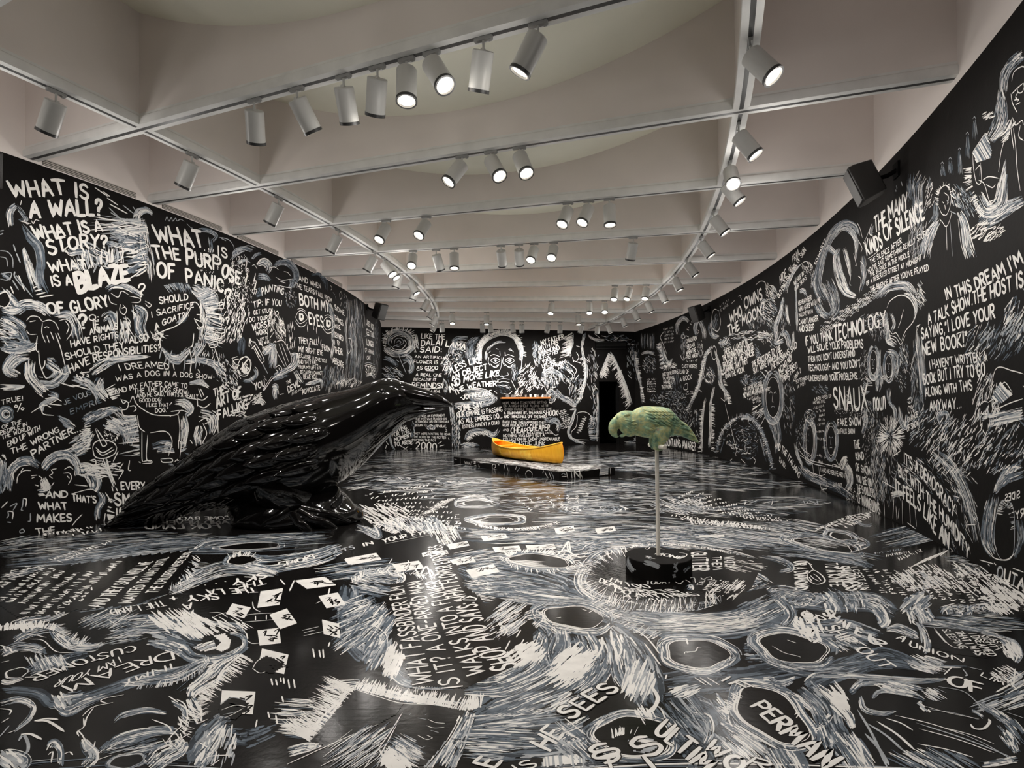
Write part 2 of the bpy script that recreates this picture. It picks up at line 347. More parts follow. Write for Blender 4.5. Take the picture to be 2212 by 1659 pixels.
# ------------------------------------------------------------------ the giant raven
def smooth_rows(rows, n):                     # Catmull-Rom through rows of numbers
    A = np.array(rows, float); k = len(A); out = []
    P = np.vstack([2 * A[0] - A[1], A, 2 * A[-1] - A[-2]])
    for x in np.linspace(0, k - 1, n):
        i = min(int(x), k - 2); t = x - i; a, b, c_, d = P[i], P[i + 1], P[i + 2], P[i + 3]
        out.append(0.5 * (2 * b + (c_ - a) * t + (2 * a - 5 * b + 4 * c_ - d) * t * t + (3 * b - a - 3 * c_ + d) * t ** 3))
    return np.array(out)
def side_loft(mb, st, y0, org, n=96, seg=36, ex=2.0, m=0):
    R = smooth_rows(st, n); rings = []
    for u, vt, vb, hw in R:
        hw = max(hw, 0.6) * y0 / F; r = []
        for q in range(seg):
            a = 2 * PI * q / seg; ca, sa = math.cos(a), math.sin(a)
            ca = math.copysign(abs(ca) ** (2 / ex), ca); sa = math.copysign(abs(sa) ** (2 / ex), sa)
            p = at_depth(u, (vt + vb) / 2 + (vb - vt) / 2 * sa, y0); p[1] += hw * ca
            r.append(p - org)
        rings.append(r)
    mb.rings(rings, m); return R
RV_Y = float(at_floor(640, 1134)[1]) + 0.15
RV_O = at_depth(635, 1146, RV_Y); RV_O[2] = 0
raven = empty('raven_sculpture', tuple(RV_O), 'giant glossy black raven sculpture crouching on a rock, left of the gallery', 'sculpture')
RB_ST = [(240, 1132, 1142, 8), (246, 1122, 1147, 20), (272, 1100, 1148, 32), (310, 1064, 1138, 38), (350, 1026, 1126, 44), (400, 994, 1112, 54), (450, 960, 1102, 66), (490, 930, 1098, 80), (530, 905, 1094, 92),
         (580, 884, 1090, 104), (630, 869, 1084, 110), (680, 857, 1076, 110), (720, 848, 1054, 102), (755, 841, 1030, 88), (785, 832, 1002, 74), (815, 821, 970, 64), (838, 816.5, 946, 56), (860, 821, 926, 46), (880, 832, 908, 34), (898, 842, 896, 20), (915, 852, 884, 6)]
b = MB(); RBI = side_loft(b, RB_ST, RV_Y, RV_O, 110, 44, 2.15)
b.build('body', M['raven'], raven, angle=60)
def side_y(u, v, tab=RBI):                    # half-thickness in px of the lofted body at column u, row v
    vt = np.interp(u, tab[:, 0], tab[:, 1]); vb = np.interp(u, tab[:, 0], tab[:, 2]); hw = np.interp(u, tab[:, 0], tab[:, 3])
    k = (v - (vt + vb) / 2) / max((vb - vt) / 2, 1)
    return hw * max(1 - min(abs(k), 1) ** 2.15, 0) ** (1 / 2.15) * (1 if abs(k) < 1 else 0)
def feather(mb, u, v, du, dv, L, W, lift, side, org, y0, tab, bulge=0.0, na=9, nb=9):
    l = math.hypot(du, dv); du, dv = du / l, dv / l; grid = []
    for i in range(na + 1):
        a = min(i / (na - 1), 1.0); row = []
        sh = (0.35 + 0.65 * (a / 0.4) ** 0.6) if a < 0.4 else max(1 - ((a - 0.4) / 0.6) ** 2.4, 0.02) ** 0.5
        for j in range(nb):
            bb = -1 + 2 * j / (nb - 1)
            uu = u + du * a * L - dv * bb * W * sh; vv = v + dv * a * L + du * bb * W * sh
            h = side_y(uu, vv, tab) + bulge + lift * (-0.55 + 1.55 * a ** 0.6) * (1 - 0.75 * abs(bb) ** 2.5) - (lift * 0.35 if abs(bb) > 0.99 else 0)
            if abs(bb) < 0.14: h += lift * 0.12
            if i == na: h -= lift * 1.15
            p = at_depth(uu, vv, y0); p[1] -= side * h * y0 / F; row.append(p - org)
        grid.append(row)
    vs = [p for r in grid for p in r]
    mb.add(vs, [(i * nb + j, i * nb + j + 1, (i + 1) * nb + j + 1, (i + 1) * nb + j) for i in range(na) for j in range(nb - 1)])
def along(pts, step):
    P = smooth_rows(pts, 80); d = np.r_[0, np.cumsum(np.hypot(*np.diff(P[:, :2], axis=0).T))]
    s = np.arange(0, d[-1], step); return [tuple(np.interp(x, d, P[:, k]) for k in range(2)) + tuple(np.interp(min(x + 4, d[-1]), d, P[:, k]) - np.interp(max(x - 4, 0), d, P[:, k]) for k in range(2)) for x in s]
ROWS = [([(725, 872), (640, 888), (550, 914), (480, 950), (400, 1006), (330, 1056)], 66, 17, 13, 2, 46),
        ([(738, 896), (650, 914), (560, 945), (480, 985), (400, 1030), (340, 1064)], 74, 20, 16, 4, 50),
        ([(742, 926), (660, 946), (570, 978), (480, 1020), (400, 1056)], 80, 21, 17, 6, 54),
        ([(738, 958), (655, 980), (570, 1010), (490, 1044)], 84, 21, 17, 6, 58),
        ([(722, 992), (640, 1014), (570, 1040), (510, 1060)], 84, 19, 15, 4, 60)]
for side in (1, -1):
    w = MB()
    for ri, (pts, L, W, lift, bl, step) in enumerate(ROWS):
        al = along(pts, step)
        for i, (u, v, du, dv) in enumerate(al):
            u += (du > 0) * 0 - 0.5 * step * (ri % 2) * 0.6
            k = 1.0 + 0.25 * i / max(len(al), 1)
            feather(w, u, v, du, dv, L * k, W * (0.8 if i < 2 else 1), lift, side, RV_O, RV_Y, RBI, bl)
    for (u, v, u2, v2, W, lift, bl) in ((455, 1022, 296, 1094, 14, 12, 6), (470, 1044, 285, 1108, 14, 11, 5), (505, 1064, 300, 1118, 14, 9, 3), (400, 1024, 296, 1078, 13, 12, 6)):
        feather(w, u, v, u2 - u, v2 - v, math.hypot(u2 - u, v2 - v), W, lift, side, RV_O, RV_Y, RBI, bl, 12)
    w.build('wing', M['raven'], raven, angle=70)
w = MB()
for side in (1, -1):
    for (u, v, u2, v2, W, lift) in ((430, 1078, 243, 1132, 15, 9), (440, 1092, 262, 1140, 12, 6), (440, 1068, 262, 1116, 15, 8)):
        feather(w, u, v, u2 - u, v2 - v, math.hypot(u2 - u, v2 - v), W, lift, side, RV_O, RV_Y, RBI, 1, 12)
w.build('tail', M['raven'], raven, angle=70)
UB = [(845, 824, 872, 34), (868, 824, 876, 33), (890, 831, 879, 28), (912, 838.5, 880, 22), (935, 847, 879, 16), (955, 857, 878, 10.5), (968, 866, 878.5, 6), (975, 873, 879, 3), (977.5, 876.5, 879.5, 1)]
b = MB(); side_loft(b, UB, RV_Y, RV_O, 40, 28, 2.3); b.build('upper_beak', M['raven'], raven, angle=60)
LB = [(850, 872, 921, 30), (870, 876, 913, 27), (895, 880, 905, 21), (920, 882, 894, 14), (942, 881.5, 889, 8), (958, 881, 885, 4), (966, 880.5, 882.5, 1)]
b = MB(); side_loft(b, LB, RV_Y, RV_O, 30, 28, 2.2); b.build('lower_beak', M['raven'], raven, angle=60)
for side in (1, -1):
    b = MB(); p = at_depth(836, 846, RV_Y) - RV_O; p[1] -= side * (side_y(836, 846) - 1) * RV_Y / F
    b.rings([[(p[0] + 0.032 * math.sin(a) * math.cos(q * PI / 8), p[1] - side * 0.022 * math.cos(a), p[2] + 0.028 * math.sin(a) * math.sin(q * PI / 8)) for q in range(16)] for a in np.linspace(0.02, PI - 0.02, 10)])
    b.build('eye', M['raven'], raven)
    b = MB(); q = lambda u, v, k: tuple((lambda P: (P[0], P[1] - side * (side_y(u, v) * k) * RV_Y / F, P[2]))(at_depth(u, v, RV_Y) - RV_O))
    b.tube([q(600, 1010, .25), q(630, 1048, .62), q(650, 1066, .72), q(680, 1080, .8), q(690, 1096, .9)], [0.30, 0.31, 0.26, 0.17, 0.12], 18)
    LV = [(1152, 508, 768), (1130, 497, 779), (1102, 506, 764), (1074, 540, 742), (1046, 580, 715)]
    def rock(u, v, k=1.0):
        a0 = np.interp(-v, [-r[0] for r in LV], [r[1] for r in LV]); a1 = np.interp(-v, [-r[0] for r in LV], [r[2] for r in LV]); x = min(abs(u - (a0 + a1) / 2) / ((a1 - a0) / 2), .97)
        P_ = at_depth(u, v, RV_Y) - RV_O; return (P_[0], -side * k * 0.62 * (a1 - a0) / 2 * RV_Y / F * math.sqrt(1 - x * x), P_[2])
    for pts in ([(676, 1088), (710, 1096), (738, 1104), (764, 1122)], [(672, 1092), (700, 1108), (726, 1118), (746, 1134)], [(664, 1094), (676, 1114), (690, 1124), (704, 1138)], [(656, 1090), (636, 1104), (616, 1112), (602, 1120)]):
        b.tube([rock(x, y, 1.0) for x, y in pts], [0.085, 0.075, 0.06, 0.03], 14)
    b.build('leg', M['raven'], raven, angle=70)
b = MB(); lv = [(1152, 508, 768), (1144, 499, 776), (1130, 497, 779), (1116, 500, 776), (1102, 506, 764), (1088, 516, 754), (1074, 532, 744), (1060, 552, 733), (1046, 574, 720), (1020, 600, 705)]
rings = []
for v, a0, a1 in smooth_rows(lv, 26):
    r = []; pc = at_depth((a0 + a1) / 2, v, RV_Y) - RV_O; h = (a1 - a0) / 2 * RV_Y / F
    for q in range(48):
        t = 2 * PI * q / 48; k = 1 + 0.035 * math.sin(3 * t + v * .05) + 0.02 * math.sin(7 * t + v * .11)
        r.append((pc[0] + h * math.cos(t) * k, h * 0.62 * math.sin(t) * k, pc[2]))
    rings.append(r)
z0 = rings[0][0][2]
rings = [[(x, y, z - z0 * (1 - i / 25)) for x, y, z in r] for i, r in enumerate(rings)]
b.rings(rings); b.build('rock_base', M['raven'], raven, angle=70)

# ------------------------------------------------------------------ bronze parrot on its perch
PR_B = at_floor(1422.5, 1237); PR_Y = float(PR_B[1]); PR_O = np.array((PR_B[0], PR_Y, 0.0))
pole_top = at_depth(1422, 968, PR_Y)[2]
DISC_R, DISC_H = 69.5 * PR_Y / F, 0.142
parrot = empty('parrot_sculpture', tuple(PR_O + (0, 0, pole_top - 0.03)), 'green bronze parrot with folded wings leaning left on a white perch', 'sculpture')
PO = PR_O + (0, 0, pole_top - 0.03)
Z = lambda x, y: (1300 + x / 10.054, 860 + y / 10.054)
def zst(rows): return [(*Z(x, a), 860 + b_ / 10.054, w / 10.054) for x, a, b_, w in rows]
PB = zst([(560, 330, 760, 150), (620, 300, 790, 190), (700, 262, 800, 205), (780, 212, 820, 230), (880, 182, 842, 262), (1000, 176, 862, 285), (1120, 180, 880, 290), (1240, 186, 890, 280), (1350, 196, 880, 255), (1440, 235, 850, 225), (1520, 300, 826, 195), (1620, 400, 812, 160), (1740, 496, 834, 125), (1860, 580, 880, 90), (1960, 706, 925, 62), (2050, 846, 958, 36), (2108, 955, 972, 6)])
b = MB(); PBI = side_loft(b, PB, PR_Y, PO, 80, 36, 2.1); b.build('body', M['bronze'], parrot, angle=60)
HD = zst([(285, 395, 440, 40), (330, 342, 560, 120), (400, 298, 690, 180), (480, 273, 790, 215), (560, 272, 832, 228), (640, 278, 834, 228), (710, 280, 806, 226), (765, 300, 770, 216), (790, 340, 730, 190), (800, 450, 660, 90)])
b = MB(); HDI = side_loft(b, HD, PR_Y, PO, 50, 36, 2.1)
for (x, y, dx, dy, L, W) in ((430, 460, 1, .15, 150, 22), (440, 500, 1, .3, 170, 22), (480, 545, 1, .1, 170, 22), (560, 520, 1, -.35, 140, 22), (600, 590, 1, -.4, 130, 24), (580, 650, 1, -.3, 140, 22), (540, 600, 1, .25, 130, 20), (470, 610, 1, .6, 120, 20), (600, 700, 1, -.2, 120, 20)):
    u, v = Z(x, y); [feather(b, u, v, dx, dy, L / 10, W / 10, 2.0, sd, PO, PR_Y, HDI, 0.2, 7, 7) for sd in (1, -1)]
b.build('head', M['bronze'], parrot, angle=60)
for sd in (1, -1):
    b = MB(); u, v = Z(515, 368); p = at_depth(u, v, PR_Y) - PO; p[1] -= sd * side_y(u, v, HDI) * PR_Y / F; k = PR_Y / F
    b.rings([[(p[0] + 7 * k * math.sin(a) * math.cos(q * PI / 8), p[1] - sd * 2.6 * k * math.cos(a), p[2] + 4.2 * k * math.sin(a) * math.sin(q * PI / 8) + 1.2 * k * math.sin(a) * math.cos(q * PI / 8)) for q in range(16)] for a in np.linspace(0.02, PI - 0.02, 9)]); b.build('eye', M['bronze'], parrot)
b = MB()   # hooked upper beak: rings along a curved spine
spn = [(400, 480, 130), (340, 520, 140), (275, 590, 128), (245, 680, 108), (262, 760, 84), (305, 815, 50), (345, 836, 20), (368, 822, 4)]
sp = smooth_rows([(*Z(x, y), r / 10.054) for x, y, r in spn], 26); rings = []
for i in range(len(sp)):
    t = sp[min(i + 1, 25)] - sp[max(i - 1, 0)]; t = t[:2] / np.hypot(*t[:2]); nx = (-t[1], t[0]); r = []
    for q in range(24):
        a = 2 * PI * q / 24; u = sp[i, 0] + nx[0] * sp[i, 2] * math.sin(a) * 0.95; v = sp[i, 1] + nx[1] * sp[i, 2] * math.sin(a) * 0.95
        p = at_depth(u, v, PR_Y) - PO; p[1] += sp[i, 2] * math.cos(a) * 0.8 * PR_Y / F; r.append(p)
    rings.append(r)
b.rings(rings); b.build('upper_beak', M['bronze'], parrot, angle=60)
b = MB(); side_loft(b, zst([(388, 806, 832, 20), (420, 790, 848, 60), (460, 772, 846, 85), (500, 766, 826, 100), (540, 760, 806, 80)]), PR_Y, PO, 16, 20, 2.0); b.build('lower_beak', M['bronze'], parrot)
for sd in (1, -1):
    w = MB()
    for k, (x0, y0_, x1, y1, n, L, W, lf, bl) in enumerate(((860, 225, 1400, 215, 8, 170, 36, 4.0, 0.8), (880, 290, 1460, 275, 8, 170, 36, 4.2, 1.2), (890, 355, 1520, 350, 8, 180, 36, 4.2, 1.4), (900, 425, 1560, 425, 7, 200, 38, 4.0, 1.4), (960, 490, 1500, 490, 5, 220, 38, 3.6, 1.2))):
        for i in range(n):
            x = x0 + (x1 - x0) * i / (n - 1); y = y0_ + (y1 - y0_) * i / (n - 1); u, v = Z(x, y)
            feather(w, u, v, 1, 0.45 + 0.05 * i, L / 10, W / 10, lf, sd, PO, PR_Y, PBI, bl, 8, 7)
    for (x, y, x2, y2, W) in ((1180, 440, 1650, 470, 30), (1250, 480, 1780, 560, 32), (1330, 520, 1900, 690, 34), (1400, 570, 2000, 830, 34), (1450, 620, 2080, 940, 34), (1440, 660, 1960, 905, 30), (1480, 700, 1850, 850, 26)):
        u, v = Z(x, y); u2, v2 = Z(x2, y2); feather(w, u, v, u2 - u, v2 - v, math.hypot(u2 - u, v2 - v), W / 10, 3.0, sd, PO, PR_Y, PBI, 1.2, 12, 7)
    for (x, y) in ((1050, 690), (1130, 710), (1210, 725), (1090, 750), (1180, 775), (1280, 760), (1350, 740), (1010, 640), (840, 700), (880, 760), (830, 620), (900, 640)):
        u, v = Z(x, y); feather(w, u, v, 1, .35, 17, 3.6, 2.6, sd, PO, PR_Y, PBI, .2, 7, 7)
    w.build('wing', M['bronze'], parrot, angle=70)
    b = MB(); k = PR_Y / F
    q = lambda x, y, off: tuple((lambda P: (P[0], -sd * off * k, P[2]))(at_depth(*Z(x, y), PR_Y) - PO))
    b.tube([q(1250, 600, 3), q(1245, 720, 12), q(1230, 830, 14), q(1190, 940, 12), q(1150, 1010, 10), q(1180, 1080, 9)], [20 * k, 23 * k, 19 * k, 14 * k, 10 * k, 8 * k], 16)
    for (x, y) in ((1290, 1090), (1240, 1130), (1120, 1080)):
        b.tube([q(1180, 1040, 9), q((1180 + x) / 2, 1070, 10), q(x, y, 10)], [6.5 * k, 6.5 * k, 4.5 * k], 10)
    b.build('leg', M['bronze'], parrot, angle=70)
u0, v0 = Z(1235, 1060); pz = float(at_depth(*Z(1330, 1072), PR_Y - 0.17)[2])
perch = empty('perch', tuple(PR_O), 'white painted T-shaped perch standing on a round black base', 'stand')
b = MB(); pr = 0.0152; b.tube([(0, 0, DISC_H), (0, 0, pz - 0.01)], pr, 20); b.build('pole', M['perch'], perch)
e1 = at_depth(*Z(1368, 1072), PR_Y - 0.17) - PR_O; e0 = np.array((-e1[0] * 0.8, 0.17, pz)); e1[2] = pz
b = MB(); b.tube([tuple(e0), tuple(e1)], 0.0175, 20); b.build('crossbar', M['perch'], perch, bevel=0.003)

# ------------------------------------------------------------------ golden canoe
PL_H = 0.146
ca = at_floor(1066, 984, PL_H); cb = at_floor(1213, 1003.5, PL_H); cd = cb - ca; CL = float(np.hypot(*cd)); cmid = (ca + cb) / 2
canoe = empty('canoe', (cmid[0], cmid[1], PL_H + 0.006), 'small gold-leafed canoe resting on the low black plinth', 'canoe', rz=math.atan2(cd[1], cd[0]))
def hull_pt(t, p, k=1.0, inn=0.0):            # t along -1..1, p 0 gunwale .. 1 keel
    a = abs(t); b_ = 0.345 * (1 - a ** 2.3) ** 0.85 * k + 0.006; g = 0.275 + 0.165 * a ** 2.6 + (0.02 * a ** 2 if t > 0 else 0); kz = 0.02 * a ** 8 + inn
    cs, sn = math.cos(p * PI / 2), math.sin(p * PI / 2)
    z = g - (g - kz) * sn ** 0.85; y = b_ * cs ** 0.62; h = z / g
    x = t * (CL / 2) * (1 - inn * 0.3) + math.copysign(1, t) * a ** 8 * (0.075 * 4 * h * (1 - h) + 0.02 * h)
    return x, y, z
T = np.sin(np.linspace(-PI / 2, PI / 2, 49)); NP = 12
def section(t, k=1.0, inn=0.0):
    r = [hull_pt(t, p, k, inn) for p in np.linspace(0, 1, NP)]
    return [(x, -y, z) for x, y, z in r] + [(x, y, z) for x, y, z in reversed(r[:-1])]
b = MB(); n = 2 * NP - 1
b.rings([section(t) for t in T], cap=False, close=False)
b.rings([section(t, 0.95, 0.012)[::-1] for t in T], cap=False, close=False)
b.build('hull', M['gold'], canoe, angle=60)
for sgn in (1, -1):
    b = MB(); b.tube([(x, sgn * (y + 0.002), z) for x, y, z in (hull_pt(t, 0) for t in T)], 0.014, 10); b.build('gunwale', M['gold2'], canoe)
for t in (-0.62, -0.30, 0.30):
    x, y, z = hull_pt(t, 0.06); b = MB(); b.box((x, 0, z), (0.055, 2 * y, 0.02)); b.build('thwart', M['gold2'], canoe, bevel=0.004)
for t0, t1 in ((-0.995, -0.84), (0.84, 0.995)):
    b = MB(); rs = [[(x, -y, z + .004), (x, y, z + .004), (x, y, z - .012), (x, -y, z - .012)] for x, y, z in (hull_pt(t, 0) for t in np.linspace(t0, t1, 8))]; b.rings(rs); b.build('deck_plate', M['gold'], canoe)
for (t0, t1) in ((-0.46, -0.38), (-0.10, -0.05), (0.24, 0.48)):
    for sgn in (-1, 1):
        b = MB(); ts = np.linspace(t0, t1, 9); ps = np.linspace(0.05, 0.86, 14)
        vs = []
        for i, t in enumerate(ts):
            for j, p in enumerate(ps):
                x, y, z = hull_pt(t + 0.012 * math.sin(j * 2.1 + t0 * 30), p); e = 0.004 + 0.004 * rng.random() - (0.006 if i in (0, 8) or j in (0, 13) else 0); vs.append((x, sgn * (y + e), z - e * 0.5))
        b.add(vs, [(i * 14 + j, i * 14 + j + 1, (i + 1) * 14 + j + 1, (i + 1) * 14 + j) for i in range(8) for j in range(13)]); b.build('foil_patch', M['gold2'], canoe, angle=0)

CB = bpy.data.lights.new('bulb', 'SPOT'); CB.energy = LAMP_W * 2.4; CB.color = LAMP_COL; CB.spot_size = math.radians(38); CB.spot_blend = 0.9; CB.shadow_soft_size = 0.05
for u in (1082, 1121):                        # two cans of the fourth beam are turned onto the canoe
    root = min((o for o in COL.objects if o.name.startswith('track_spotlight')), key=lambda o: (o.location - Vector(rib_point(3, u)[0])).length)
    l = [q for q in root.children if q.type == 'LIGHT' and q.name.startswith('bulb')][0]; l.data = CB
    w = Vector((cmid[0], cmid[1], 0.3)) - root.location; w.normalize(); dl = Matrix.Rotation(-root.rotation_euler.z, 3, 'Z') @ w
    [q for q in root.children if q.name.startswith('housing')][0].rotation_euler = (-dl).to_track_quat('Z', 'Y').to_euler(); l.rotation_euler = (-dl).to_track_quat('Z', 'Y').to_euler(); l.location = Vector((0, 0, -0.105)) + dl * (LL + 0.014)

# ------------------------------------------------------------------ shelf with small glasses on the far wall
def far3(r, z, off=0.0): return np.array([CX + r * FT[0] - FN[0] * off, CY + r * FT[1] - FN[1] * off, z])
s0 = at_far(1080.5, 863.5); s1 = at_far(1185, 863.5); zt = float(at_far(1133, 858)[1]); fz = math.atan2(FT[1], FT[0])
rm = (s0[0] + s1[0]) / 2; sw = float(s1[0] - s0[0]); SD = 0.26
b = MB(); b.box((0, 0, -0.03), (sw, SD, 0.06)); sh = b.build('shelf', M['wood'], bevel=0.004, smooth=False); sh.location = far3(rm, zt, SD / 2 + 0.004); sh.rotation_euler = (0, 0, fz)
tag(sh, 'narrow orange wooden wall shelf on the far black wall', 'shelf')
ITEMS = [(1093, 'tumbler'), (1096.5, 'tumbler'), (1104.5, 'tumbler'), (1109.5, 'tumbler'), (1123.5, 'goblet'), (1134, 'tumbler'), (1144, 'white'), (1154.5, 'white'), (1160, 'tumbler'), (1169.5, 'fig'), (1173.5, 'tumbler'), (1178, 'tumbler')]
n_t = 0
for u, kind in ITEMS:
    r = float(at_far(u, 857)[0]); p = far3(r, zt, SD / 2)
    i = len([1 for q in ITEMS if q[1] == kind and q[0] <= u]) - 1
    if kind == 'tumbler':
        o = MB().lathe([(.001, 0), (.034, 0), (.038, .085), (.035, .085), (.031, .008), (.001, .008)], 18).build('glass_tumbler', M['glass'])
        tag(o, f'small clear glass tumbler, {ORD[i]} tumbler from the left on the orange shelf', 'glass', 'tumblers on the orange shelf')
    elif kind == 'white':
        o = MB().lathe([(.001, 0), (.034, 0), (.040, .095), (.036, .095), (.031, .010), (.001, .010)], 18).build('white_cup', M['white'])
        tag(o, f'white cup on the orange shelf, {("left", "right")[i]} one of two', 'cup', 'white cups on the orange shelf')
    elif kind == 'goblet':
        o = MB().lathe([(.001, 0), (.030, 0), (.028, .006), (.006, .012), (.006, .06), (.03, .085), (.034, .13), (.031, .13), (.026, .088), (.001, .07)], 18).build('glass_goblet', M['glass'])
        tag(o, 'tall stemmed clear glass near middle of the orange shelf', 'glass')
    else:
        g = MB(); g.tube([(0, 0, 0), (0, 0, .03), (0, 0, .05), (0.005, 0, .075)], [.03, .034, .022, .016], 12); g.tube([(.012, 0, .07), (.02, 0, .09), (.014, 0, .11)], [.016, .02, .008], 12)
        o = g.build('china_figurine', M['white']); tag(o, 'tiny white china figurine near right end of the orange shelf', 'figurine')
    o.location = p + (0, 0, 0.0005)

# ------------------------------------------------------------------ loudspeakers on brackets, dark panel above the doorway
def speaker(wp, nrm, look, label, size=1.0):
    yaw = math.atan2(look[1], look[0]) - PI / 2
    root = empty('wall_speaker', tuple(wp), label, 'speaker')
    nrm = np.array((nrm[0], nrm[1], 0)); cpt = Vector(nrm * 0.30 * size + np.array((0, 0, -0.10)))
    rot = Matrix.Rotation(yaw, 3, 'Z') @ Matrix.Rotation(-math.radians(22), 3, 'X')
    w, d, h = 0.27 * size, 0.24 * size, 0.40 * size
    b = MB(); rs = []
    for y, k in ((-d / 2, 0.72), (d * 0.2, 1.0), (d / 2, 1.0)):
        rs.append([tuple(rot @ Vector((x * k, y, z * (k * .4 + .6))) + cpt) for x, z in ((-w / 2, -h / 2), (w / 2, -h / 2), (w / 2, h / 2), (-w / 2, h / 2))])
    b.rings(rs); b.build('cabinet', M['speaker'], root, bevel=0.012)
    b = MB(); b.box(rot @ Vector((0, d / 2 + 0.006, 0)) + cpt, (w * 0.92, 0.014, h * 0.94), rot=rot); b.build('grille', M['speaker'], root, bevel=0.006)
    b = MB(); b.tube([tuple(nrm * 0.012), tuple(nrm * 0.1 + np.array((0, 0, -0.05))), tuple(cpt)], 0.024 * size, 10); a = math.atan2(nrm[1], nrm[0]) - PI / 2
    b.box(Vector(nrm * 0.010), (0.14 * size, 0.018, 0.16 * size), rot=Matrix.Rotation(a, 3, 'Z')); b.build('bracket', M['dark'], root)
q = at_right(np.array(1938.0), np.array(368.0)); th = q[0] / R2; speaker(polar(R2, th, q[1]), (-math.cos(th), -math.sin(th)), (-0.85, 0.35), 'large black loudspeaker high on the right wall near the viewer', 1.05)
q = at_right(np.array(1532.0), np.array(668.0)); th = q[0] / R2; speaker(polar(R2, th, q[1]), (-math.cos(th), -math.sin(th)), (-0.9, -0.3), 'black loudspeaker high on the right wall, left of the moon lettering', 1.1)
q = at_left(np.array(793.0), np.array(664.0)); th = q[0] / R1; speaker(polar(R1, th, q[1]), (math.cos(th), math.sin(th)), (0.9, -0.5), 'black loudspeaker high on the left wall near the far corner', 1.1)
q = at_left(np.array(-62.0), np.array(350.0)); th = q[0] / R1; speaker(polar(R1, th, q[1]), (math.cos(th), math.sin(th)), (0.6, -0.6), 'black loudspeaker at the left edge, high on the left wall', 0.9)
# ------------------------------------------------------------------ brush painting: every stroke is a thin layer of paint on its wall or floor
TONE = {'k': 0, 'w': 1, 'g': 2, 'b': 3, 'd': 4}
FONT = {'A': '.72;0,0 .36,1 .72,0;.12,.34 .6,.34', 'B': '.62;0,0 0,1;~0,1 .4,.98 .52,.77 .36,.55 0,.52;~0,.52 .45,.5 .6,.27 .42,.03 0,0', 'C': '.66;~.62,.82 .42,1 .14,.88 0,.5 .14,.12 .42,0 .64,.18',
 'D': '.66;0,0 0,1;~0,1 .38,.95 .64,.7 .64,.32 .4,.05 0,0', 'E': '.55;.54,.98 0,1 0,0 .55,.02;0,.52 .45,.52', 'F': '.55;.55,.98 0,1 0,0;0,.52 .44,.52', 'G': '.7;~.62,.84 .4,1 .12,.85 0,.48 .14,.1 .42,0 .64,.14 .66,.42;.4,.42 .68,.42',
 'H': '.66;0,0 0,1;.66,0 .66,1;0,.5 .66,.5', 'I': '.12;.06,0 .06,1', 'J': '.5;~.46,1 .47,.3 .35,.03 .14,.03 0,.22', 'K': '.64;0,0 0,1;.6,1 .03,.45 .64,0', 'L': '.54;0,1 0,0 .54,.02', 'M': '.85;0,0 .08,1 .42,.3 .77,1 .85,0',
 'N': '.68;0,0 0,1 .68,0 .68,1', 'O': '.74;~.37,1 .1,.86 0,.5 .1,.14 .37,0 .64,.14 .74,.5 .64,.86 .37,1', 'P': '.6;0,0 0,1;~0,1 .42,.97 .58,.74 .42,.5 0,.46', 'Q': '.74;~.37,1 .1,.86 0,.5 .1,.14 .37,0 .64,.14 .74,.5 .64,.86 .37,1;.45,.28 .76,-.06',
 'R': '.62;0,0 0,1;~0,1 .42,.97 .56,.75 .42,.53 0,.48;.22,.48 .62,0', 'S': '.58;~.54,.86 .32,1 .06,.88 .08,.62 .34,.5 .56,.34 .52,.1 .26,0 0,.16', 'T': '.66;0,1 .66,.99;.33,1 .33,0', 'U': '.66;~0,1 .02,.3 .16,.04 .38,.0 .6,.12 .65,.4 .66,1', 'V': '.68;0,1 .34,0 .68,1',
 'W': '.95;0,1 .24,0 .48,.75 .72,0 .95,1', 'X': '.66;0,1 .66,0;.66,1 0,0', 'Y': '.66;0,1 .33,.5;.66,1 .33,.5 .3,0', 'Z': '.62;0,.98 .6,1 0,0 .62,.02', '0': '.6;~.3,1 .06,.82 0,.5 .06,.18 .3,0 .54,.18 .6,.5 .54,.82 .3,1', '1': '.14;.07,0 .07,1',
 '2': '.58;~.02,.78 .14,.97 .4,.98 .52,.76 .36,.45 0,.02;0,.02 .58,.03', '3': '.54;~.02,.9 .3,1 .5,.78 .22,.54;~.22,.54 .54,.4 .5,.08 .2,0 0,.14', '4': '.6;.42,0 .42,1 0,.34 .6,.34', '5': '.56;.5,1 .06,.98 .04,.56;~.04,.56 .36,.62 .56,.34 .4,.04 0,.06', '9': '.56;~.5,.62 .26,.46 .04,.66 .14,.96 .42,.96 .52,.66 .4,.1',
 '?': '.5;~.0,.76 .1,.98 .36,1 .5,.78 .36,.52 .22,.44 .2,.26;.2,.06 .21,.0', '!': '.12;.06,1 .06,.3;.06,.06 .06,0', '.': '.1;.05,.05 .06,0', ',': '.12;.1,.08 .02,-.14', "'": '.1;.08,1 .02,.78', '"': '.26;.08,1 .02,.76;.24,1 .18,.76', ':': '.1;.05,.62 .06,.56;.05,.1 .06,.04', '-': '.4;.02,.48 .38,.5',
 '(': '.26;~.24,1.05 .02,.7 .02,.3 .24,-.08', ')': '.26;~.02,1.05 .24,.7 .24,.3 .02,-.08', '%': '.9;.78,1 .12,0;~.16,1 .0,.8 .16,.62 .32,.8 .16,1;~.74,.38 .58,.2 .74,.0 .9,.2 .74,.38', 'n': '.5;0,0 .02,.66;~.02,.45 .2,.66 .42,.58 .46,0', 'o': '.5;~.25,.66 .02,.5 .02,.15 .25,0 .48,.15 .48,.5 .25,.66', 'u': '.5;~0,.66 .02,.15 .2,0 .44,.18;.46,.66 .48,0', '&': '.6;.3,.1 .3,.7;.05,.4 .55,.4'}
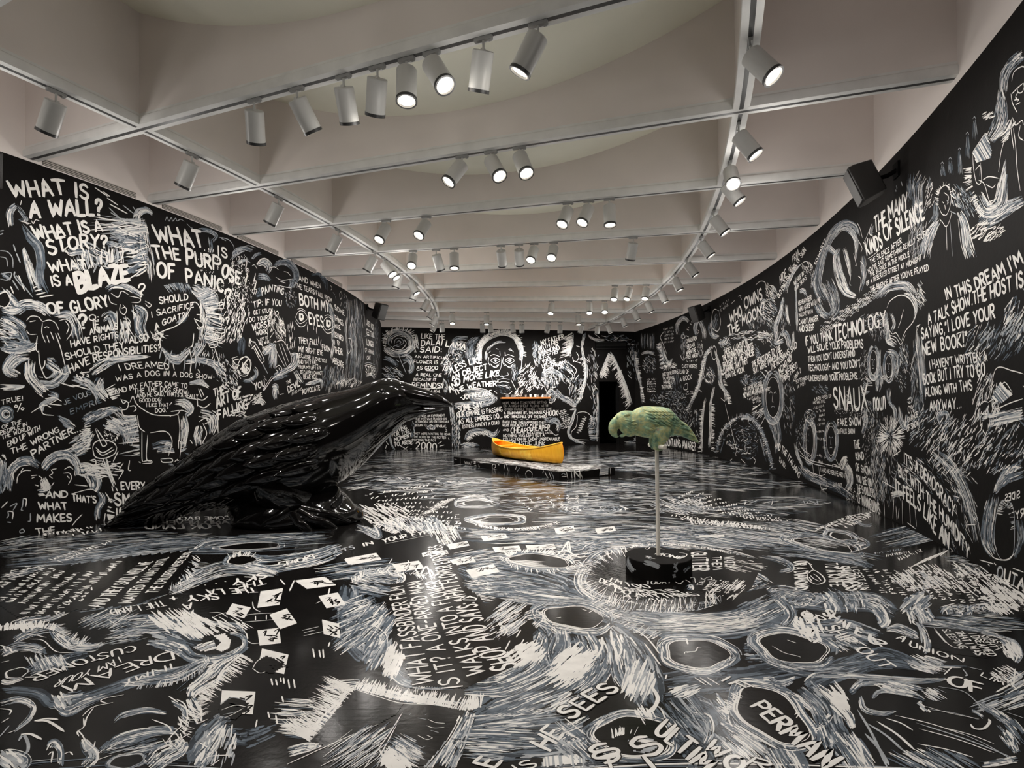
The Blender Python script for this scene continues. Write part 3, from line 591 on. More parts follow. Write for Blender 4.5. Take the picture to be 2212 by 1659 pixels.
def catmull(P, n):
    P = np.asarray(P, float)
    if len(P) == 2: t = np.linspace(0, 1, n)[:, None]; return P[0] * (1 - t) + P[1] * t
    return smooth_rows(P, n)
GLYPH = {}
for ch, sdef in FONT.items():
    w, *ss = sdef.split(';'); L = []
    for q in ss:
        cur = q[0] == '~'; p = [tuple(map(float, a.split(','))) for a in q.lstrip('~').split()]
        L.append(np.array(catmull(p, 4 * len(p)) if cur else p))
    GLYPH[ch] = (float(w), L)
class Paint:
    def __init__(s, at, to3):
        s.at, s.to3 = at, to3; s.V = []; s.F = []; s.M = []; s.n = 0; s.x0 = s.y0 = 0.0; s.k = 1.0; s.ws = s.lw = s.tw = 1.0; s.br = 1.0; s.cov = 0.22; s.jk = 1.0; s.dim = 0.0
    def view(s, x0, y0, k): s.x0, s.y0, s.k = x0, y0, k; return s
    def px(s, P): P = np.asarray(P, float); return P / s.k + (s.x0, s.y0)
    def sf(s, Q): return s.at(Q[..., 0], Q[..., 1])         # frame pixels -> surface metres
    def mpp(s, Q):                                           # metres per pixel there
        p = s.to3(s.sf(Q[None])[0][None], np.zeros(1))[0]; return float((p - np.array(EYE)) @ np.array(FWD)) / F
    def raw(s, X, Y, off, mi):                               # X, Y: (strips, points, 2) both edges
        k, n = X.shape[:2]; A = np.stack([X, Y], 2).reshape(k, n * 2, 2); O = np.repeat(off, n * 2).reshape(k, n * 2, 1)
        s.V.append(np.concatenate([A, O], 2).reshape(-1, 3)); a = np.arange(n - 1) * 2
        q = np.stack([a, a + 1, a + 3, a + 2], 1)[None] + (np.arange(k) * n * 2)[:, None, None] + s.n
        s.F.append(q.reshape(-1, 4)); s.M.append(np.repeat(mi, n - 1)); s.n += k * n * 2
    def pick(s, tone, L):
        c_ = tone[int(rng.integers(len(tone)))]
        if L <= 1 and c_ in 'wg' and rng.random() < s.dim: c_ = 'bbd'[int(rng.integers(3))]
        return TONE[c_]
    def ribbon(s, P, W, tone, L, taper=(0.3, 0.3), bristle=0.0, jit=0.0):
        """one brush stroke along surface points P, W metres wide, made of parallel bristle marks"""
        P = np.asarray(P, float); n = len(P); T = np.gradient(P, axis=0); T /= np.maximum(np.hypot(T[:, 0], T[:, 1]), 1e-9)[:, None]; N = np.stack([-T[:, 1], T[:, 0]], 1)
        t = np.linspace(0, 1, n); env = np.minimum(1, np.minimum(taper[0] + t * 6, taper[1] + (1 - t) * 6)) if n > 3 else np.ones(n)
        bristle *= s.br
        if bristle and W > bristle * 1.6:
            nb = int(min(max(round(W / bristle), 2), 11)); o = (np.arange(nb) + 0.5) / nb - 0.5
            a = rng.random(nb) ** 2 * 0.35 + abs(o) * 0.18; e = 1 - rng.random(nb) ** 2 * 0.4 - abs(o) * 0.18; ww = W / nb * (s.cov + 0.68 * rng.random(nb))
            f = a[:, None] + (e - a)[:, None] * t[None]; i = np.clip((f * (n - 1)).astype(int), 0, n - 2); g = (f * (n - 1) - i)[..., None]
            C = P[i] * (1 - g) + P[i + 1] * g; NN = N[i]; tp = np.minimum(1, np.minimum(0.25 + t * 5, 0.2 + (1 - t) * 3))
            C = C + NN * (o * W)[:, None, None] * (0.8 + 0.2 * np.minimum(1, t * 4))[None, :, None]
            hw = (ww / 2)[:, None, None] * tp[None, :, None]; tones = [s.pick(tone, L) for _ in range(nb)]
        else:
            C = P[None]; NN = N[None]; hw = (W / 2 * env)[None, :, None]; nb = 1; tones = [s.pick(tone, L)]
        off = 0.0004 + 0.00045 * L + 0.0004 * rng.random(nb)
        s.raw(C + NN * hw, C - NN * hw, off, np.array(tones))
    # ---- marks, coordinates in the current view
    def line(s, pts, w=3, tone='w', L=3, n=None, closed=False, taper=(0.3, 0.3), rough=True):
        if closed: pts = list(pts) + [pts[0]]
        Q = s.px(pts); d = np.hypot(*np.diff(Q, axis=0).T).sum(); n = n or int(min(max(len(pts) * 4, d / 6, 5), 60)); C = catmull(Q, n); m = s.mpp(Q[len(Q) // 2]); W = w / s.k * m * s.lw
        s.ribbon(s.sf(C), W, tone, L, taper, 0.012 if rough and w / s.k > 5 else 0)
    def lines(s, spec, w=3, tone='w', L=3, **k):
        for part in spec.split('|'): s.line([tuple(map(float, p.split(','))) for p in part.split()], w, tone, L, **k)
    def band(s, pts, hw, n, ln=0.3, w=5, tone='wg', L=1, jit=0.25, n2=10, closed=False):
        if closed: pts = list(pts) + [pts[0]]
        C = catmull(s.px(pts), 120); T = np.gradient(C, axis=0); T /= np.maximum(np.hypot(T[:, 0], T[:, 1]), 1e-9)[:, None]; N = np.stack([-T[:, 1], T[:, 0]], 1)
        hw = hw if hasattr(hw, '__len__') else (hw, hw); H = np.interp(np.linspace(0, 1, 120), np.linspace(0, 1, len(hw)), hw) / s.k
        for _ in range(n):
            l = ln * (0.5 + rng.random()); a = rng.random() * (1 - l) if l < 1 else 0; o = (rng.random() * 2 - 1); o2 = o + (rng.random() - 0.5) * jit
            f = (a + np.linspace(0, min(l, 1), n2)) * 119; i = np.clip(f.astype(int), 0, 118); g = (f - i)[:, None]
            oo = np.linspace(o, o2, n2); Q = C[i] * (1 - g) + C[i + 1] * g + N[i] * (oo * H[i])[:, None]
            s.ribbon(s.sf(Q), (s.ws if L else max(s.ws, 0.5) * 1.9) * w / s.k * (0.35 + 0.8 * rng.random()) * s.mpp(Q[n2 // 2]), tone, L, bristle=0.008)
    def fringe(s, pts, ln, n, w=3, tone='w', side=1, skew=0.2, L=2, curl=0.0, closed=False, root=0.15, vary=0.6):
        if closed: pts = list(pts) + [pts[0]]
        C = catmull(s.px(pts), 160); T = np.gradient(C, axis=0); T /= np.maximum(np.hypot(T[:, 0], T[:, 1]), 1e-9)[:, None]; N = np.stack([-T[:, 1], T[:, 0]], 1)
        for _ in range(n):
            i = int(rng.integers(160)); l = ln / s.k * (1 - vary + vary * rng.random() * 1.6); sd = side if side else (1 if rng.random() < 0.5 else -1)
            d = N[i] * sd + T[i] * (skew + (rng.random() - .5) * .5); d /= np.hypot(*d); d = d * np.array((1.0, min(max((C[i][1] - 950) / 560, 0.3), 1.0) if s is FL else 1.0)); t = np.linspace(-root, 1, 6)[:, None]
            Q = C[i] + d * l * t + T[i] * (curl * l * np.maximum(t, 0) ** 2)
            s.ribbon(s.sf(Q), min(s.ws, .72) * w / s.k * (0.5 + rng.random() * .9) * s.mpp(C[i]), tone, L, (0.8, 0.05))
    def scatter(s, c, r, ang, n, ln=12, w=3, tone='w', L=2, jit=20, hole=0.0, bend=0.0):
        """short dabs in an ellipse; ang a number of degrees, 'radial' or 'swirl'"""
        c = np.array(c, float); r = np.array(r, float)
        for _ in range(n):
            a = rng.random() * 2 * PI; q = math.sqrt(hole ** 2 + (1 - hole ** 2) * rng.random()); p = c + r * q * (math.cos(a), math.sin(a))
            if ang == 'radial': th = math.atan2((p - c)[1], (p - c)[0])
            elif ang == 'swirl': th = math.atan2(math.cos(a) * r[1], -math.sin(a) * r[0])
            else: th = math.radians(ang)
            th += math.radians(jit) * s.jk * (rng.random() * 2 - 1); l = ln * (0.5 + rng.random()) * (1.25 if s is FL else 1.0); d = np.array((math.cos(th), math.sin(th)))
            if s is FL and isinstance(ang, str): d[1] *= min(max((s.px(p)[1] - 950) / 560, 0.22), 1.0)
            nn = np.array((-d[1], d[0]))
            t = np.linspace(-0.5, 0.5, 6)[:, None]; Q = s.px(p + d * l * t + nn * (bend * l * (t * t)))
            s.ribbon(s.sf(Q), s.ws * w / s.k * (0.5 + rng.random()) * s.mpp(s.px(p)), tone, L, bristle=0.011)
    def fill(s, poly, tone='w', L=2, ang=0.0, step=3.0, over=1.35, edge=0.0):
        """paint a closed shape with parallel brush strokes"""
        P = np.array(poly, float); a = math.radians(ang); Rm = np.array(((math.cos(a), math.sin(a)), (-math.sin(a), math.cos(a)))); R_ = P @ Rm.T
        y0, y1 = R_[:, 1].min(), R_[:, 1].max(); k = max(int((y1 - y0) / step), 1)
        for y in y0 + (np.arange(k) + 0.5) * (y1 - y0) / k:
            xs = []
            for i in range(len(R_)):
                p, q = R_[i], R_[(i + 1) % len(R_)]
                if (p[1] <= y) != (q[1] <= y): xs.append(p[0] + (y - p[1]) / (q[1] - p[1]) * (q[0] - p[0]))
            xs.sort()
            for x0, x1 in zip(xs[::2], xs[1::2]):
                x0 -= edge * rng.random(); x1 += edge * rng.random()
                nn = int(min(max((x1 - x0) / s.k / 8, 2), 30)); Q = s.px(np.stack([np.linspace(x0, x1, nn), np.full(nn, y)], 1) @ Rm); E_ = s.px(np.stack([np.linspace(x0, x1, nn), np.full(nn, y + (y1 - y0) / k * over)], 1) @ Rm)
                X, Y = s.sf(Q), s.sf(E_); h = (Y - X) / 2; s.raw((X - h)[None], (X + h)[None], np.array([0.0004 + 0.00045 * L + 0.0003 * rng.random()]), np.array([TONE[tone[int(rng.integers(len(tone)))]]]))
    def hole(s, c, rx, ry, rot=0, rim=4, lens='w', halo=1.35, hn=50, tone='wgb', fillit=True, wob=0.05):
        """dark crater: black oval, white rim, swirl of strokes round it"""
        a = np.linspace(0, 2 * PI, 25)[:-1]; r = math.radians(rot); k = 1 + wob * np.sin(3 * a + c[0]) + wob * np.sin(5 * a + c[1])
        E_ = lambda f: [(c[0] + f * kk * (rx * math.cos(t) * math.cos(r) - ry * math.sin(t) * math.sin(r)), c[1] + f * kk * (rx * math.cos(t) * math.sin(r) + ry * math.sin(t) * math.cos(r))) for t, kk in zip(a, k)]
        if hn: s.band(E_((1 + halo) / 2), ((halo - 1) / 2 * min(rx, ry)), hn, 0.16, rim * 1.3, tone, 1, closed=True)
        if fillit: s.fill(E_(1.0), 'k', 2, 0, max(ry / 12, 2))
        if rim:
            s.line(E_(1.0), rim, lens, 3, closed=True, rough=False); P = E_(1.07); i = int(rng.integers(12)); s.line((P + P)[i:i + 12], rim * 1.3, lens, 3); s.line((P + P)[i + 13:i + 20], rim * .8, 'wg', 3)
    def text(s, pts, top, txt, tone='w', wt=0.17, top2=None, outline=None, L=5, jit=1.0, gap=0.24):
        B = s.sf(catmull(s.px(pts), 60)); d = np.r_[0, np.cumsum(np.hypot(*np.diff(B, axis=0).T))]; Lb = d[-1]
        T = np.gradient(B, axis=0); T /= np.hypot(T[:, 0], T[:, 1])[:, None]; N = np.stack([-T[:, 1], T[:, 0]], 1)
        upv = s.sf(s.px([top]))[0] - B[0]; hx, hy = upv @ T[0], upv @ N[0]; hx2, hy2 = hx, hy
        if top2 is not None: u2 = s.sf(s.px([top2]))[0] - B[-1]; hx2, hy2 = u2 @ T[-1], u2 @ N[-1]
        adv = [(0.50 if ch == ' ' else GLYPH.get(ch, GLYPH.get(ch.upper(), (0.5, [])))[0] + gap) for ch in txt]; tot = sum(adv) - (gap if txt[-1] != ' ' else 0); x = 0.0; sc = Lb / tot
        for ch, ad in zip(txt, adv):
            if ch != ' ':
                w, strokes = GLYPH.get(ch) or GLYPH.get(ch.upper()) or (0.5, []); j = lambda a: (rng.random() * 2 - 1) * a * jit
                sx, sy, dy, sh = 1 + j(.07), 1 + j(.08), j(.04), j(.05); cx_ = x + w / 2; f0 = cx_ / tot; hh = math.hypot(hx * (1 - f0) + hx2 * f0, hy * (1 - f0) + hy2 * f0)
                th = wt * s.tw * min(hh, abs(sc) * 1.35) * (1 + j(.12))
                for st in strokes:
                    st = np.asarray(st)
                    if len(st) < 8:
                        st = np.concatenate([np.linspace(st[i], st[i + 1], 4, endpoint=(i == len(st) - 2)) for i in range(len(st) - 1)])
                    lx = (cx_ + (st[:, 0] - w / 2) * sx + sh * (st[:, 1] - .5)) * sc; ly = st[:, 1] * sy + dy; fr = np.clip(lx / Lb, -0.05, 1.05)
                    bx = np.stack([np.interp(lx, d, B[:, k]) for k in (0, 1)], 1) + np.clip(lx - Lb, 0, None)[:, None] * T[-1] + np.clip(lx, None, 0)[:, None] * T[0]
                    tt = np.stack([np.interp(lx, d, T[:, k]) for k in (0, 1)], 1); nn = np.stack([np.interp(lx, d, N[:, k]) for k in (0, 1)], 1)
                    P = bx + tt * (ly * (hx + (hx2 - hx) * fr))[:, None] + nn * (ly * (hy + (hy2 - hy) * fr))[:, None]
                    e = P[0] - P[1]; P[0] += e / max(np.hypot(*e), 1e-9) * th * .3; e = P[-1] - P[-2]; P[-1] += e / max(np.hypot(*e), 1e-9) * th * .3
                    if outline: s.ribbon(P, th * outline, 'k', L - 1, (.8, .8))
                    s.ribbon(P, th, tone, L, (.7, .7))
            x += ad
    def scrib(s, p0, p1, top, n, w=3, tone='w', L=4):
        """a row of lettering too small to read: letter-sized dabs"""
        p0, p1, top = np.array(p0, float), np.array(p1, float), np.array(top, float); up = top - p0; ax = (p1 - p0) / n
        for i in range(n):
            if rng.random() < 0.14: continue
            o = p0 + ax * (i + 0.1)
            for _ in range(int(rng.integers(1, 4))):
                a, b_ = o + ax * rng.random() * .7 + up * rng.random() * .25, o + ax * rng.random() * .75 + up * (0.6 + rng.random() * .45)
                if rng.random() < 0.25: a, b_ = o + up * rng.random(), o + ax * .75 + up * rng.random()
                s.line([tuple(a), tuple((a + b_) / 2 + ax * (rng.random() - .5) * .4), tuple(b_)], w, tone, L, n=4, taper=(.7, .7), rough=False)
    def card(s, c, ax, up, tone='w', fig=7):
        """white painted card with a dark doodle on it"""
        c, ax, up = (np.array(q, float) for q in (c, ax, up)); q = lambda a, b_: tuple(c + ax * a + up * b_)
        s.fill([q(-1, -1), q(1, -.95), q(.95, 1), q(-1.02, .95)], tone, 3, math.degrees(math.atan2(ax[1], ax[0])), max(np.hypot(*up) / 7, 1.5))
        for _ in range(fig):
            a, b_ = rng.random(2) * 1.1 - .6; P = [q(a, b_), q(a + .3 + rng.random() * .4, b_ + rng.random() * .8 - .4), q(a + .2 * rng.random(), b_ + .6 * rng.random())]; s.line(P, np.hypot(*up) / 3.6, 'k', 4)
    def mesh(s, name, base_v, base_f, mats, parent=None):
        V = np.array(base_v, float).reshape(-1, 3); nb = len(V)
        if s.V:
            A = np.concatenate(s.V); Q = s.to3(A[:, :2], A[:, 2]); Fq = np.concatenate(s.F) + nb; Mi = np.concatenate(s.M); V = np.vstack([V, Q])
        else: Fq = np.zeros((0, 4), int); Mi = np.zeros(0, int)
        faces = [tuple(f) for f in base_f] + Fq.tolist(); me = bpy.data.meshes.new(name); me.from_pydata(V.tolist(), [], faces)
        for m in mats: me.materials.append(m)
        me.polygons.foreach_set('material_index', np.r_[np.zeros(len(base_f), int), Mi].astype(np.int32)); me.update()
        o = bpy.data.objects.new(name, me); COL.objects.link(o)
        if parent: o.parent = parent
        return o
def cyl3(R, sgn):
    def f(P, off):
        th = P[:, 0] / R; r = R + sgn * off
        return np.stack([CX + r * np.cos(th), CY + r * np.sin(th), P[:, 1]], 1)
    return f
LW = Paint(at_left, cyl3(R1, 1)); RW = Paint(at_right, cyl3(R2, -1))
FW = Paint(at_far, lambda P, off: np.stack([CX + P[:, 0] * FT[0] - FN[0] * off, CY + P[:, 0] * FT[1] - FN[1] * off, P[:, 1]], 1))
FL = Paint(at_floor, lambda P, off: np.stack([P[:, 0], P[:, 1], off], 1))
FL.ws, FL.lw, FL.tw, FL.br, FL.cov, FL.jk, FL.dim = 0.92, 0.80, 0.74, 1.9, 0.36, 0.36, 0.42
for q in (LW, RW, FW): q.ws, q.lw, q.tw, q.dim = 0.72, 0.9, 1.08, 0.22
# ---------------- left wall: lettering and drawings
L = LW; t = L.text
L.view(0, 300, 3.7696)
for a in (([(100, 475), (300, 468), (500, 452), (610, 468), (715, 490)], (62, 345), 'WHAT IS', .2), ([(245, 642), (560, 626), (830, 622)], (232, 505), 'A WALL?', .2), ([(292, 824), (560, 780), (835, 752)], (252, 722), 'WHAT IS A', .2),
          ([(400, 942), (640, 890), (870, 884)], (375, 830), 'STORY?', .2), ([(410, 1086), (705, 1060)], (385, 1000), 'WHAT', .19), ([(425, 1200), (590, 1190)], (405, 1118), 'IS A', .19), ([(395, 1425), (620, 1412), (890, 1362)], (375, 1332), 'OF GLORY', .19),
          ([(655, 1545), (712, 1540)], (640, 1438), '?', .2), ([(725, 1482), (800, 1476)], (725, 1434), 'Q:', .18), ([(760, 1540), (805, 1536)], (755, 1488), 'IF', .18), ([(732, 1596), (955, 1546)], (728, 1545), 'ANIMALS', .18),
          ([(1275, 840), (1480, 866), (1660, 880)], (1238, 702), 'WHAT', .19), ([(1775, 945), (1850, 975)], (1770, 865), 'IS', .19), ([(1262, 972), (1370, 975), (1470, 986)], (1232, 872), 'THE', .19), ([(1525, 1022), (1750, 1068), (1850, 1145), (1955, 1188)], (1516, 905), 'PURPOSE', .19),
          ([(1285, 1130), (1425, 1132)], (1278, 1015), 'OF', .2), ([(1520, 1166), (1680, 1196), (1815, 1250)], (1508, 1062), 'PANIC', .19), ([(1835, 1342), (1880, 1330)], (1830, 1238), '?', .18), ([(1130, 1285), (1180, 1275)], (1125, 1180), '?', .12),
          ([(1300, 1342), (1530, 1308)], (1293, 1288), 'SHOULD', .18), ([(1235, 1456), (1300, 1434), (1575, 1372)], (1230, 1408), 'I SACRIFICE', .18), ([(1265, 1560), (1350, 1508), (1500, 1455)], (1260, 1512), 'A GOAT?', .18),
          ([(1785, 1370), (1815, 1370)], (1785, 1330), '?', .2), ([(1790, 1510), (1820, 1505)], (1788, 1460), '?', .2), ([(1838, 1510), (1865, 1508)], (1838, 1455), '?', .2), ([(1800, 1625), (1832, 1620)], (1800, 1580), '?', .2), ([(1935, 1510), (1955, 1510)], (1935, 1480), '?', .2)):
    t(a[0], a[1], a[2], 'w', a[3])
t([(640, 1252), (850, 1190), (1050, 1142)], (606, 1098), 'BLAZE', 'w', .26, (1030, 1020), outline=1.5)
# hand, pillar, reeds at the left edge
L.band([(135, 535), (80, 600), (85, 720)], [22, 30, 24], 40, .5, 12, 'gw'); L.band([(130, 540), (180, 600), (210, 660), (150, 640)], 16, 26, .3, 8, 'gb'); L.lines('175,500 165,540|190,650 215,690 235,690|165,670 250,690|255,665 270,690 290,660 325,670', 6)
L.band([(175, 690), (240, 800), (310, 880), (330, 1000), (325, 1150), (370, 1270)], [16, 34, 40, 34, 40, 46], 90, .28, 13, 'gbb')
L.band([(185, 880), (225, 1010), (260, 1140), (300, 1270)], [10, 30, 34, 40], 46, .35, 15, 'gw'); L.lines('130,1110 180,1180 265,1290|108,860 128,920|132,930 165,1010|120,1080 118,1120 175,1200|100,1150 150,1230|270,1215 300,1200|280,1240 340,1225|290,1270 370,1250|320,1290 435,1270|85,1200 110,1260|150,1110 200,1240', 11, 'wwg')
L.lines('0,910 60,920 100,970 105,1050|0,960 50,975 60,1040|0,1100 90,1090 80,1150|0,750 30,745|0,780 25,770|0,1140 60,1150 90,1120', 8, 'g'); L.band([(0, 1090), (60, 1120), (90, 1150)], 20, 14, .6, 8, 'bg')
L.band([(0, 1215), (70, 1290), (140, 1360), (220, 1335)], 36, 60, .4, 12, 'gwb'); L.hole((25, 1310), 55, 60, 20, 6, hn=20)
L.band([(10, 1380), (120, 1400), (210, 1350), (330, 1370), (420, 1440)], [40, 50, 40, 40, 30], 110, .25, 12, 'gw'); L.band([(430, 1450), (560, 1440), (610, 1530), (640, 1659)], [24, 40, 46, 40], 90, .3, 12, 'wg')
L.band([(0, 1460), (90, 1500), (180, 1560), (230, 1659)], 60, 80, .3, 12, 'gbw'); L.scatter((60, 1560), (80, 90), 20, 50, 60, 8, 'gw')
# first elephant (head)
L.fill([(225, 1450), (330, 1440), (440, 1450), (560, 1470), (590, 1560), (500, 1659), (250, 1659), (205, 1560)], 'k', 2, 0, 10)
L.lines('215,1480 250,1445 310,1450 345,1490|215,1560 240,1590 300,1590|345,1490 400,1475 450,1500 480,1560|480,1480 540,1470 585,1520 580,1580 540,1640|345,1500 340,1580 370,1659|470,1580 490,1630|360,1540 380,1530 400,1540|240,1490 290,1480|530,1480 560,1530 540,1590|410,1570 440,1640|380,1600 400,1659', 7)
# flames and crown behind BLAZE
L.band([(560, 930), (690, 900), (800, 960), (900, 1000), (1000, 960)], [20, 60, 70, 60, 40], 120, .16, 9, 'gbw'); L.fringe([(610, 1090), (700, 1050), (820, 1010), (1010, 1000)], 110, 60, 9, 'gw', -1, .1)
for x, y, x2, y2 in ((830, 980, 860, 1040), (880, 1010, 850, 920), (910, 1020, 905, 920), (950, 1010, 960, 910), (985, 990, 1000, 900), (700, 900, 720, 1000), (660, 870, 690, 960), (760, 1090, 800, 960)): L.line([(x, y), ((x + x2) / 2 + 6, (y + y2) / 2), (x2, y2)], 14, 'wg')
L.lines('530,900 560,930 620,920|640,860 700,930|560,870 520,910 590,940', 8); L.band([(540, 900), (580, 940), (640, 920)], 14, 20, .4, 9, 'gw')
L.band([(900, 780), (960, 760), (1010, 820), (960, 870)], 40, 60, .4, 9, 'bg'); L.scatter((930, 830), (60, 60), 10, 40, 50, 7, 'bg')
# the white burst left of PANIC
L.band([(1150, 620), (1170, 760), (1190, 900), (1220, 1040), (1230, 1180)], [26, 40, 50, 36, 26], 90, .2, 13, 'wgw')
for _ in range(120):
    q = math.radians(140 + 80 * rng.random()); r0 = 60 + 110 * rng.random(); l = 60 + 190 * rng.random() ** 2; yc = 900 + 230 * (rng.random() - .5)
    L.line([(1265 + r0 * math.cos(q), yc + r0 * math.sin(q) * 1.3), (1265 + (r0 + l / 2) * math.cos(q), yc + (r0 + l / 2) * math.sin(q) * 1.2), (1265 + (r0 + l) * math.cos(q), yc + (r0 + l) * math.sin(q) * 1.1)], 5 + 9 * rng.random(), 'wgb', 1, taper=(.6, .05))
L.fringe([(1100, 650), (1160, 760)], 330, 26, 9, 'wg', 1, -.55)
for x, y, x2, y2 in ((770, 395, 880, 470), (840, 430, 895, 470), (870, 480, 960, 540), (890, 530, 1040, 610), (885, 560, 1010, 680), (1000, 540, 1090, 610), (1080, 550, 1130, 620), (900, 600, 1000, 660), (905, 690, 1080, 780), (940, 740, 1100, 800)): L.line([(x, y), ((x + x2) / 2, (y + y2) / 2), (x2, y2)], 10, 'wg')
L.band([(1245, 610), (1190, 580), (1130, 600), (1100, 660)], [8, 24, 34, 20], 50, .5, 9, 'gw'); L.lines('1130,580 1190,565 1245,610|1150,610 1200,600 1240,625', 8, 'g')
L.lines('1345,665 1360,635 1375,670 1395,640 1405,670 1430,645 1440,668 1470,655 1500,672', 7, 'g'); L.lines('1520,690 1570,740|1560,720 1575,745', 5, 'g')
# second elephant under the letters
L.band([(850, 1240), (920, 1195), (1010, 1200), (1100, 1240), (1160, 1290)], 22, 60, .3, 12, 'wg'); L.band([(830, 1470), (900, 1440), (940, 1540), (960, 1659)], [30, 40, 34, 20], 70, .3, 12, 'gwb'); L.band([(1080, 1370), (1140, 1430), (1130, 1540), (1190, 1650)], [30, 60, 50, 40], 110, .28, 13, 'gbw'); L.scatter((1020, 1560), (45, 90), 90, 46, 60, 12, 'wg')
L.fill([(890, 1260), (980, 1235), (1080, 1290), (1140, 1310), (1060, 1360), (1090, 1480), (1100, 1620), (1060, 1610), (1040, 1480), (990, 1500), (960, 1620), (935, 1560), (950, 1420), (930, 1350)], 'k', 2, 0, 10)
L.lines('880,1270 900,1330 950,1350|900,1255 960,1290 990,1240 1050,1270|1050,1280 1140,1300 1130,1330 1070,1330|980,1345 975,1400 1010,1430 1030,1390 1000,1350|1020,1440 1050,1540 1090,1610|950,1400 955,1560|1080,1350 1090,1450|1010,1500 1005,1580|990,1380 1015,1370|1030,1450 1060,1490 1040,1520|1180,1320 1230,1350 1210,1370 1180,1340', 7)
# goat: white flank, dark body
L.fringe([(1340, 1200), (1430, 1180), (1540, 1190)], 60, 70, 7, 'gb', 1, .5); L.band([(1560, 1205), (1640, 1250), (1720, 1300), (1765, 1400)], [30, 60, 60, 20], 110, .3, 12, 'wg'); L.fringe([(1600, 1260), (1690, 1400), (1680, 1659)], 110, 140, 9, 'wgb', -1, .3)
L.band([(1640, 1300), (1670, 1420), (1650, 1560), (1630, 1659)], [20, 44, 50, 40], 120, .25, 14, 'w'); L.fill([(1560, 1430), (1620, 1450), (1650, 1520), (1620, 1540), (1575, 1480)], 'k', 2, 40, 8)
L.lines('1560,1340 1590,1330 1620,1360 1640,1420|1580,1460 1600,1500 1630,1535 1655,1520|1600,1430 1640,1440 1660,1500|1565,1345 1530,1420 1480,1490 1420,1530 1340,1560 1250,1600|1590,1470 1640,1490', 9); L.band([(1540, 1390), (1500, 1460), (1440, 1510)], [10, 24, 10], 30, .4, 12, 'wg')
L.fill([(1330, 1580), (1420, 1545), (1500, 1500), (1560, 1500), (1620, 1560), (1610, 1659), (1340, 1659)], 'k', 2, 0, 12); L.fringe([(1240, 1620), (1310, 1580), (1290, 1650)], 50, 40, 6, 'w', 0)
# rain cloud, lightning and drops right of PANIC
L.band([(1610, 740), (1700, 750), (1760, 790), (1720, 840)], 16, 50, .3, 8, 'gb'); L.band([(1700, 790), (1720, 880), (1715, 930)], 14, 26, .4, 8, 'gb'); L.lines('1780,800 1860,820 1900,870 1905,900|1890,960 1900,920 1970,900 2040,920|1930,1000 1990,985 2040,1010|1960,890 2020,870 2080,890|2050,980 2080,930|1800,810 1840,830', 7, 'g')
L.band([(1890, 980), (1920, 910), (1990, 890), (2060, 910)], 14, 40, .3, 7, 'gb')
L.scatter((1700, 1000), (90, 110), 80, 60, 10, 8, 'w'); L.scatter((1950, 1050), (90, 130), 80, 90, 11, 8, 'w'); L.scatter((1960, 1250), (110, 130), 80, 110, 12, 8, 'w'); L.scatter((1740, 1190), (90, 60), 80, 40, 10, 8, 'w')
L.lines('1890,1030 1850,1080 1875,1090 1820,1150|1905,1020 1870,1100 1890,1120 1860,1180|2010,970 2000,1060 2020,1060 1990,1200|2080,1100 2070,1160 2085,1160 2070,1250|1990,1310 1965,1390 1990,1400 1970,1500|1895,1210 1870,1290 1890,1300', 8)
L.scatter((1900, 1420), (130, 180), 105, 120, 30, 8, 'w', 2, 14); L.scatter((1860, 1600), (120, 60), 110, 50, 26, 8, 'w')
L.view(0, 720, 3.607)
